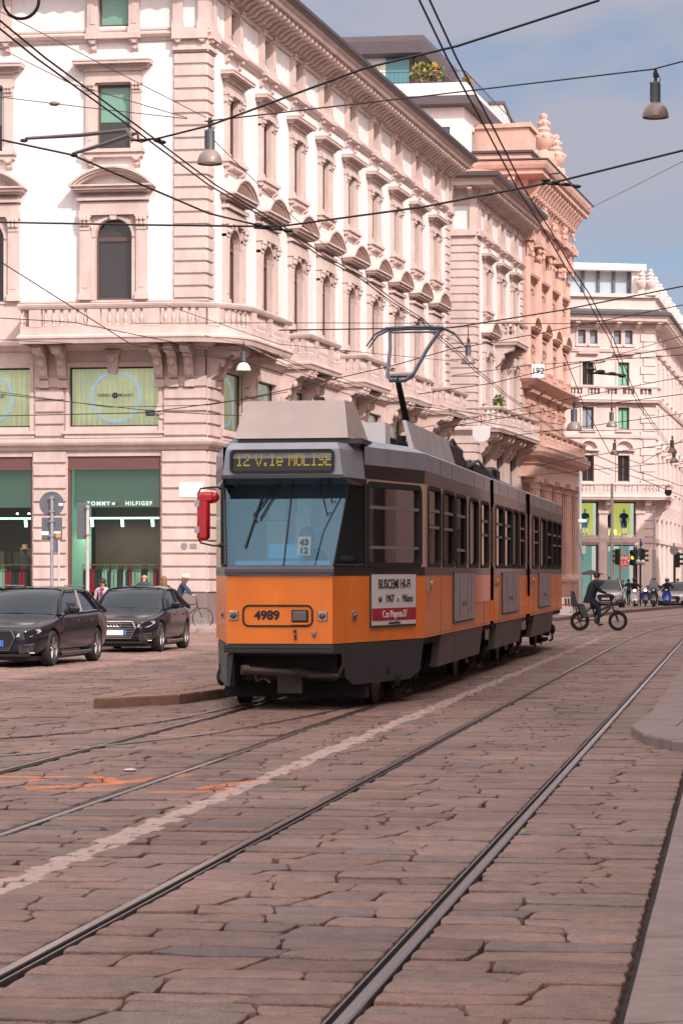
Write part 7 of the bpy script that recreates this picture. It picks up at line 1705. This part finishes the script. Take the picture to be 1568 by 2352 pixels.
for a, b_, z in ((-.42, .1, 2.72), (.42, .1, 2.72), (.05, -.42, 2.74), (0, 0, 3.78)): m = MB(); m.ball((a, b_, z), .165, 14, 9); m.build('globe', WHT, s)
q = at(1301, 100); s = thing('barrier_board', 'white barrier board with black stripes and red tape at the end of the terracotta wall', 'barrier', (q[0], q[1], .0), R(-5)); m = MB(); m.bbox(-.32, .26, -.03, .03, .1, .86, .02); m.box(-.3, -.2, -.15, .15, 0, .1); m.box(.14, .24, -.15, .15, 0, .1); m.build('board', WHT, s)
m = MB()
for k in range(3): m.add([(-.10 + k * .12, -.035, .84), (-.02 + k * .12, -.035, .84), (.02 + k * .12, -.035, .5), (-.06 + k * .12, -.035, .5)], [(0, 1, 2, 3)])
m.build('stripe', BLK, s); m = MB(); m.add([(-.32, -.038, .50), (-.32, -.038, .56), (.26, -.038, .66), (.26, -.038, .60)], [(0, 1, 2, 3)]); m.build('tape', mat('tape_red', (.65, .05, .06), .5), s)
q = at(1357, 150); s = thing('parasol', 'dark brown market parasol behind the bicycle rider', 'parasol', q); m = MB(); m.cyl((0, 0, 0), (0, 0, 2.2), .03, 6); m.build('pole', DGR, s); m = MB(); m.lathe([(.85, 1.95), (.82, 1.99), (.4, 2.14), (.04, 2.26)], seg=10); m.build('canopy', mat('canopy_brown', (.10, .07, .065), .8), s)
# clothes rails in the shop windows
def clothes(fr, u, w, label, seed):
    rr = random.Random(seed); s = thing('clothes_rail', label, 'clothes rail', fr.p(u), fr.phi)
    m = MB(); m.cyl((-w / 2, .62, 2.10), (w / 2, .62, 2.10), .018, 6)
    for x in (-w / 2 + .02, w / 2 - .02): m.cyl((x, .62, .3), (x, .62, 2.10), .018, 6)
    m.build('rail', mat('brass_rail', (.45, .38, .15), .3, metal=.8), s)
    cols = [mat('cloth_mint', (.38, .68, .52), .8), mat('cloth_dark_teal', (.02, .05, .06), .8), CLN, mat('cloth_red', (.50, .015, .02), .8), mat('cloth_mint_pale', (.55, .80, .66), .8), CLB]
    seq = [1, 1, 3, 3, 1, 1, 0, 4, 1, 0, 4, 1, 1, 4, 1, 3, 0, 0, 4, 1, 1, 4, 0, 3, 3, 1]; x = -w / 2 + .12; i = seed
    while x < w / 2 - .08:
        c = cols[seq[i % len(seq)]]; L_ = rr.uniform(.62, .98); m = MB(); tw = rr.uniform(-.2, .2)
        n = 7
        for a, b_ in ((.02, 1.0),):
            P = lambda t, z, sp: (x + (t - .5) * .05 + sp * math.sin(t * 9 + i) * .02, .62 - .22 + .44 * t, z)
            for k in range(n):
                t0, t1 = k / n, (k + 1) / n; zt = lambda t: 2.0 - abs(t - .5) * .30; zb = lambda t: 2.0 - L_ - rr.uniform(0, .01)
                m.add([(x - .035, .40 + .44 * t0, zt(t0)), (x - .035, .40 + .44 * t1, zt(t1)), (x - .045 - .02 * math.sin(t1 * 12), .40 + .44 * t1, 2.0 - L_), (x - .045 - .02 * math.sin(t0 * 12), .40 + .44 * t0, 2.0 - L_)], [(0, 1, 2, 3)])
                m.add([(x + .035, .40 + .44 * t0, zt(t0)), (x + .035, .40 + .44 * t1, zt(t1)), (x + .045 + .02 * math.sin(t1 * 12), .40 + .44 * t1, 2.0 - L_), (x + .045 + .02 * math.sin(t0 * 12), .40 + .44 * t0, 2.0 - L_)], [(0, 1, 2, 3)])
            for t_ in (0, 1):
                y = .40 + .44 * t_; m.add([(x - .035, y, 1.85), (x + .035, y, 1.85), (x + .05, y, 2.0 - L_), (x - .05, y, 2.0 - L_)], [(0, 1, 2, 3)])
        m.tube([(x, .62, 2.0), (x, .62, 2.08), (x + .01, .60, 2.12)], .006, 4)
        o = m.build('garment', c, s); x += rr.uniform(.085, .125); i += 1
clothes(F1, U1[0] + .1, 2.7, 'rail of green, black and red clothes in the window under the white shop lettering', 0); clothes(F1, U1[1] + .0, 2.8, 'rail of green, navy and red clothes in the shop window without lettering', 5)
# ================================================================= OVERHEAD WIRES AND LAMPS
def cat(a, b_, sag=0, n=14): a, b_ = Vector(a), Vector(b_); return [a.lerp(b_, i / n) - Vector((0, 0, sag * 4 * (i / n) * (1 - i / n))) for i in range(n + 1)]
def wire(name, label, pts, r=.010, parts=None, cat_='wire', group='overhead wires over the street'):
    m = MB(); m.tube(pts, r, 5); o = m.build(name, WIRE); tag(o, label, cat_, group); return o
def tc(w, y, z):  # point above track centre
    c = .0014 * max(0, y - 62) ** 2; return (w + .1649 * y + c, y, z)
def W3(x, y, Y): return tuple(px(x, y, Y))
for nm, w in (('left', -5.23), ('right', -2.14)):
    for k in (0, 1):
        pts = []
        y = 3
        while y < 118: pts.append(tc(w + .07 * k + .06 * math.sin(y * .21), y, 5.5 + (.30 if nm == 'left' else 0) * min(1, max(0, (y - 22) / 16)) + .02 * math.sin(y))); y += 3
        wire('contact_wire', ('contact wire above the tram track' if nm == 'left' else 'contact wire above the empty track') , pts, .008, group='pair of contact wires above each track' )
CL = 'thin black wire crossing the street'
spans = [
 ([(0, 510, 29.5), (330, 516, 28), (640, 520, 26.7), (970, 475, 25.3), (1290, 414, 24.0), (1568, 345, 23.0)], .012, 'thick span wire rising through the cluster of black clamps'),
 ([(0, 320, 22.5), (165, 355, 23.5), (480, 490, 25.9), (610, 521, 26.7)], .011, 'wire sloping down past the arched window to the cluster of clamps'),
 ([(300, 322, 21.3), (360, 318, 21.4), (480, 288, 20.6), (840, 155, 18.6), (1050, 105, 17.7), (1375, 0, 16.7)], .010, 'span wire climbing from the twin steady arms across the cornice'),
 ([(470, 278, 43), (990, 218, 42), (1200, 193, 41.6), (1500, 158, 41), (1568, 140, 40.5)], .014, 'suspension wire between the two large hanging lamps'),
 ([(0, 25, 42), (240, 150, 42.5), (475, 270, 43)], .008, 'thin stay wire coming down to the large lamp by the corner pier'), ([(0, 110, 42), (160, 190, 42.5), (430, 270, 43)], .008, 'second thin stay wire coming down to the lamp by the corner pier'),
 ([(0, 222, 43), (190, 245, 43), (430, 272, 43)], .008, 'thin wire with small insulators with the brown insulator'), ([(0, 730, 50), (170, 740, 50), (420, 790, 52), (640, 815, 54)], .010, 'dark wire in front of the corner balcony'),
 ([(300, 742, 62), (640, 741, 60), (1040, 742, 58), (1568, 744, 56)], .010, 'level wire in front of the balconies'), ([(0, 905, 60), (360, 945, 58), (560, 955, 57)], .010, 'wire beside the floodlight in front of the mezzanine window'), ([(0, 955, 60), (330, 948, 60), (560, 917, 58), (900, 840, 56), (1060, 795, 55)], .012, 'wire rising behind the pantograph'),
 ([(640, 758, 50), (1040, 752, 47), (1290, 712, 45), (1568, 657, 43)], .014, 'thick span wire across the upper terracotta wall'), ([(1050, 800, 60), (1240, 765, 57), (1568, 700, 53)], .012, 'thinner span wire just under the thick one on the terracotta wall'),
 ([(960, 905, 75), (1130, 880, 72), (1300, 838, 68), (1568, 796, 64)], .014, 'span wire carrying the white number plate'), ([(1040, 862, 80), (1220, 838, 76), (1568, 815, 72)], .012, 'span wire just above the number plate'),
 ([(1000, 985, 95), (1200, 952, 92), (1330, 935, 90), (1568, 905, 86)], .016, 'span wire in front of the terracotta doorway'), ([(1100, 1010, 105), (1300, 985, 102), (1568, 950, 98)], .016, 'span wire at the foot of the terracotta wall'), ([(1230, 1070, 120), (1400, 1040, 118), (1568, 1015, 114)], .018, 'far span wire across the end of the street'),
 ([(1200, 990, 110), (1400, 988, 110), (1568, 985, 110)], .016, 'level far wire across the cream building'), ([(1180, 1000, 100), (1340, 1060, 104), (1470, 1100, 108), (1568, 1140, 110)], .016, 'drooping far wire in front of the cream building'), ([(1290, 800, 70), (1340, 930, 82), (1400, 1040, 96), (1470, 1065, 100), (1568, 1010, 95)], .014, 'slack feeder cable hanging down in front of the cream building'),
 ([(1350, 480, 90), (1450, 430, 80), (1568, 370, 70)], .010, 'pale thin wire rising from the end of the terracotta cornice'), ([(480, 310, 43), (620, 450, 50), (900, 700, 60), (1060, 790, 66)], .008, 'very thin wire running down in front of the white facade'), ([(0, 1040 - 140, 58), (250, 935, 58), (480, 930, 58), (660, 900, 57)], .009, 'thin wire across the shop mezzanine'),
 ([(0, 600, 50), (300, 790, 54), (560, 830, 56), (830, 915, 62), (1290, 975, 80)], .012, 'long wire sloping down in front of the balconies and behind the tram roof'), ([(560, 790, 58), (760, 868, 64), (980, 945, 74), (1200, 985, 90)], .012, 'twisted feeder wire sloping down behind the pantograph'),
]
for pts, r, lb in spans: wire('span_wire', lb, smooth3([px(*p) for p in pts]) if False else [Vector(p_) for p_ in [tuple(px(*p)) for p in pts]], r)
# twin steady arms
s = thing('steady_arms', 'pair of grey tubular arms holding the contact wires near the corner pier', 'wire arms', tuple(px(310, 310, 21.4)))
def rel(x, y, Y): return tuple(px(x, y, Y) - px(310, 310, 21.4))
ARM = mat('arm_grey', (.17, .145, .145), .5)
m = MB(); m.mark(); m.tube([rel(60, 317, 22.6), rel(180, 310, 22), rel(292, 298, 21.5), rel(303, 318, 21.4), rel(325, 325, 21.4), rel(345, 318, 21.4)], [.016, .019, .021, .015, .012, .012], 6); m.mark(); m.tube([rel(168, 352, 23.4), rel(240, 330, 22.5), rel(300, 309, 21.6), rel(315, 304, 21.4), rel(318, 322, 21.4)], [.016, .02, .019, .013, .012], 6); m.build('arm', ARM, s)
m = MB()
for x, y, Y in ((55, 322, 22.6), (170, 356, 23.4), (362, 322, 21.4), (372, 326, 21.4)): m.ball(rel(x, y, Y), (.04, .02, .02), 6, 4)
m.build('clamp', BLK, s)
for x, y, Y, lb in ((625, 522, 26.7, 'cluster of black clamps over the contact wires of the tram'), (1286, 420, 24, 'black wire clamp on the sky edge of the terracotta palace'), (1390, 855 - 0, 68, 'small wire clamp in front of the cream building')):
    c = px(x, y, Y); s = thing('wire_clamp', lb, 'wire clamp', tuple(c)); m = MB(); k = Y / 26
    for dx in (-.16, -.05, .07, .18): m.ball((dx * k, 0, -dx * .2 * k), (.05 * k, .025 * k, .022 * k), 6, 4)
    m.build('clamps', BLK, s); m = MB(); m.tube([(-.1 * k, 0, 0), (-.12 * k, .02, .10 * k), (0, .05, .12 * k)], .008 * k, 4); m.tube([(-.2 * k, 0, .0), (.2 * k, 0, -.03 * k)], .014 * k, 5); m.build('strap', BLK, s)
# coil at the top left corner
m = MB(); c = px(48, -2, 42)
for k in range(3): m.tube([(c.x + (.30 + .015 * k) * math.cos(t), c.y + .02 * k, c.z + (.32 + .012 * k) * math.sin(t)) for t in [i * math.pi / 12 for i in range(25)]], .012, 5)
tag(m.build('cable_coil', BLK), 'black coil of spare cable hanging in front of the white plaster wall', 'cable coil')
# hanging street lamps
SHD = mat('lamp_shade', (.22, .17, .145), .4, coat=.4, var=.1); LGR = mat('lamp_dark_housing', (.05, .06, .07), .5)
def lamp(x, ytop, w, Y, label, shade=SHD, tall=1.0):
    c = px(x, ytop, Y); s_ = w * Y / F / .47; s = thing('hanging_lamp', label, 'street lamp', tuple(c), 0, None)
    m = MB(); m.lathe([(.10, -.50), (.13, -.52), (.20, -.60), (.235, -.70), (.24, -.76), (.225, -.76), (.19, -.68), (.11, -.62), (.04, -.60)], seg=20); o = m.build('shade', shade, s)
    m = MB(); m.lathe([(.03, -.10), (.085, -.14), (.09, -.16), (.09, -.48), (.105, -.51), (.05, -.52)], seg=12); m.box(-.10, -.08, -.02, .02, -.46, -.12); m.build('housing', LGR, s)
    m = MB(); m.tube([(0, 0, .02), (.02, 0, -.04), (-.01, 0, -.12)], .018, 5); m.ball((0, 0, .03), (.05, .04, .05), 6, 4); m.ball((.01, 0, -.02), (.06, .03, .03), 6, 4); m.cyl((.0, 0, -.1), (.0, 0, .1), .03, 6); m.tube([(.05, 0, .02), (.09, 0, -.08), (.04, 0, -.16)], .008, 4); m.build('hanger', BLK, s)
    m = MB(); m.lathe([(.001, -.73), (.18, -.74), (.001, -.755)], seg=14); m.build('glass_cover', mat('lamp_cover', (.40, .37, .35), .2), s)
    s.scale = (s_,) * 3
    return s
lamp(482, 282, 58, 43, 'large hanging street lamp in front of the corner pier'); lamp(1505, 172, 60, 41, 'large hanging street lamp against the open sky')
lamp(559, 798, 33, 57, 'small hanging lamp with a pale shade under the corner balcony', WHT); lamp(1075, 782, 33, 62, 'small hanging lamp in front of the narrow white building beside the pantograph')
lamp(1318, 930, 36, 88, 'hanging lamp in front of the terracotta doorway'); lamp(1404, 940, 25, 100, 'hanging lamp in front of the green blind of the cream building'); lamp(1411, 1012, 20, 118, 'far hanging lamp, below the one by the green blind'); lamp(1543, 1005, 22, 108, 'upper of two far hanging lamps by the corner of the cream building'); lamp(1547, 1030, 20, 120, 'lower of two far hanging lamps by the corner of the cream building')
for x, y0, y1, Y in ((559, 783, 798, 57), (1075, 744, 782, 62), (1318, 905, 930, 88), (1404, 900, 940, 100)): wire('lamp_hanger', 'short vertical wire from which a lamp hangs', [tuple(px(x, y0, Y)), tuple(px(x, y1, Y))], .012, group='short wires holding the hanging lamps')
# number plate on the wires, white rounded plate, floodlight
c = px(1235, 852, 70); s = thing('number_plate', 'white square plate reading 192 hanging from a wire by the terracotta palace', 'number plate', tuple(c)); m = MB(); m.bbox(-.19, .19, -.01, .01, -.20, .20, .006); m.build('plate', WHT, s); text('192', .25, DGR, 'lettering', s, (0, -.014, 0), bold=.004)
m = MB(); m.cyl((-.1, 0, .2), (-.1, 0, .30), .008, 4); m.cyl((.1, 0, .2), (.1, 0, .28), .008, 4); m.build('hanger', BLK, s)
c = px(1105, 990, 70); s = thing('wire_marker', 'blank white plate with a rounded lower edge hanging over the tram roof', 'plate', tuple(c)); m = MB(); m.poly([(-.26, .16), (.26, .16), (.26, -.08)] + [(.26 * math.cos(R(-a)), -.08 + .24 * math.sin(R(-a))) for a in range(15, 180, 15)] + [(-.26, -.08)], -.01, .01); m.build('plate', mat('plate_pale', (.55, .53, .52), .5), s); m = MB(); m.cyl((0, 0, .16), (0, 0, .45), .01, 4); m.build('hanger', BLK, s)
c = px(1534, 1131, 110); s = thing('wire_marker', 'small black plate hanging under the balcony of the cream building', 'plate', tuple(c)); m = MB(); m.poly([(-.16, .12), (.16, .12), (.16, -.06), (.08, -.16), (-.08, -.16), (-.16, -.06)], -.01, .01); m.build('plate', BLK, s); m = MB(); m.cyl((0, 0, .12), (0, 0, .4), .01, 4); m.build('hanger', BLK, s)
c = px(360, 946, 60); s = thing('floodlight', 'small floodlight hanging on wires in front of the mezzanine shop window', 'floodlight', tuple(c)); m = MB(); m.bbox(-.28, -.05, -.06, .06, -.10, .06, .02); m.build('lamp_box', LGR, s); m = MB(); m.ball((.05, 0, 0), (.12, .08, .11), 8, 6); m.ball((.1, 0, -.14), (.08, .06, .07), 6, 5); m.ball((.02, 0, .14), (.04, .04, .06), 6, 4); m.build('bracket', mat('bracket_pinkish', (.50, .36, .33), .6), s)
for k, (x, y) in enumerate(((125, 237),)):
    c = px(x, y, 43); m = MB(); m.ball(tuple(c), (.10, .06, .045), 10, 6); tag(m.build('wire_insulator', mat('insulator_brown', (.20, .15, .14), .4)), 'brown egg shaped insulator on the thin wire ', 'insulator')
# driver behind the windscreen
JD = dict(pelvis=(0, .1, 1.35), chest=(0, .06, 1.62), neck=(0, .03, 1.84), head=(0, .0, 1.98), shL=(-.18, .05, 1.76), shR=(.18, .05, 1.76), elL=(-.25, -.12, 1.56), elR=(.25, -.12, 1.56), wrL=(-.20, -.36, 1.62), wrR=(.20, -.36, 1.62), hipL=(-.1, .08, 1.3), hipR=(.1, .08, 1.3), knL=(-.12, -.35, 1.28), knR=(.12, -.35, 1.28), anL=(-.12, -.38, .95), anR=(.12, -.38, .95), toeL=(-.12, -.5, .9), toeR=(.12, -.5, .9))
bpy.context.view_layer.update(); dp = tram.matrix_world @ Vector((.12, -1.62, .12)); person('tram driver in dark blue uniform sitting behind the windscreen', tuple(dp), TA, JD, [SKN, CLN, CLB, SHO], hair=mat('hair_grey', (.25, .23, .22), .7), bulk=1.08)
# litter
q = px(298, 1771, 19.5); m = MB(); m.lathe([(.05, .004), (.055, .012), (.02, .018)], (q.x, q.y, 0), 10); tag(m.build('litter', WHT), 'small white scrap lying on the stones between the tram rails', 'litter')
q = px(1192, 1917, 14.6); m = MB(); m.add([(q.x, q.y, .012), (q.x + .05, q.y + .01, .018), (q.x + .07, q.y + .05, .012), (q.x + .02, q.y + .04, .02)], [(0, 1, 2, 3)]); tag(m.build('fallen_leaf', LFG), 'small yellow green leaf on the stones beside the outer rail of the empty track', 'leaf')

# feeder cables and the plant on the far balcony
PALE = mat('cable_sunlit_colour', (.45, .33, .27), .6)  # lighter colour stands in for sunlight on the cables
for pts, lb in (([(560, 790, 58), (700, 858, 62), (900, 925, 72), (1130, 968, 90)], 'pale twisted feeder cable sloping down behind the pantograph'), ([(600, 800, 57), (720, 848, 60), (930, 915, 70), (1130, 960, 86)], 'second pale feeder cable close above the twisted one'), ([(470, 770, 62), (560, 790, 58)], 'short pale cable under the corner balcony')):
    m = MB(); m.tube([tuple(px(*p)) for p in pts], .015, 5); tag(m.build('feeder_cable', PALE), lb, 'cable', 'overhead wires over the street')
c_ = G2.p(1.4, 1.0, 10.9); bush('balcony_plant', c_, (.4, .4, .55), [LFG, LFD], 'yellow green potted plant on the long balcony of the narrow white building', 140, .12, 9)
for k, (pts, r) in enumerate((([(380, 700, 62), (640, 790, 66), (1050, 830, 72)], .009), ([(0, 780, 64), (400, 800, 64), (700, 850, 68)], .009), ([(880, 1000, 90), (1080, 960, 86), (1568, 865, 78)], .013), ([(1010, 930, 82), (1200, 1010, 92), (1400, 1090, 104)], .012), ([(1300, 850, 88), (1568, 770, 80)], .013), ([(1190, 1095, 112), (1568, 1060, 108)], .014))):
    wire('thin_wire', ['thin wire from the balcony of the corner building to the narrow white building', 'thin wire under the corner balcony and over the shop mezzanine', 'long wire from the tram roof across the cream building', 'wire slanting down past the foot of the terracotta palace', 'wire between the terracotta palace and the cream building windows', 'lowest wire across the long balcony of the cream building'][k], [tuple(px(*p)) for p in pts], r)
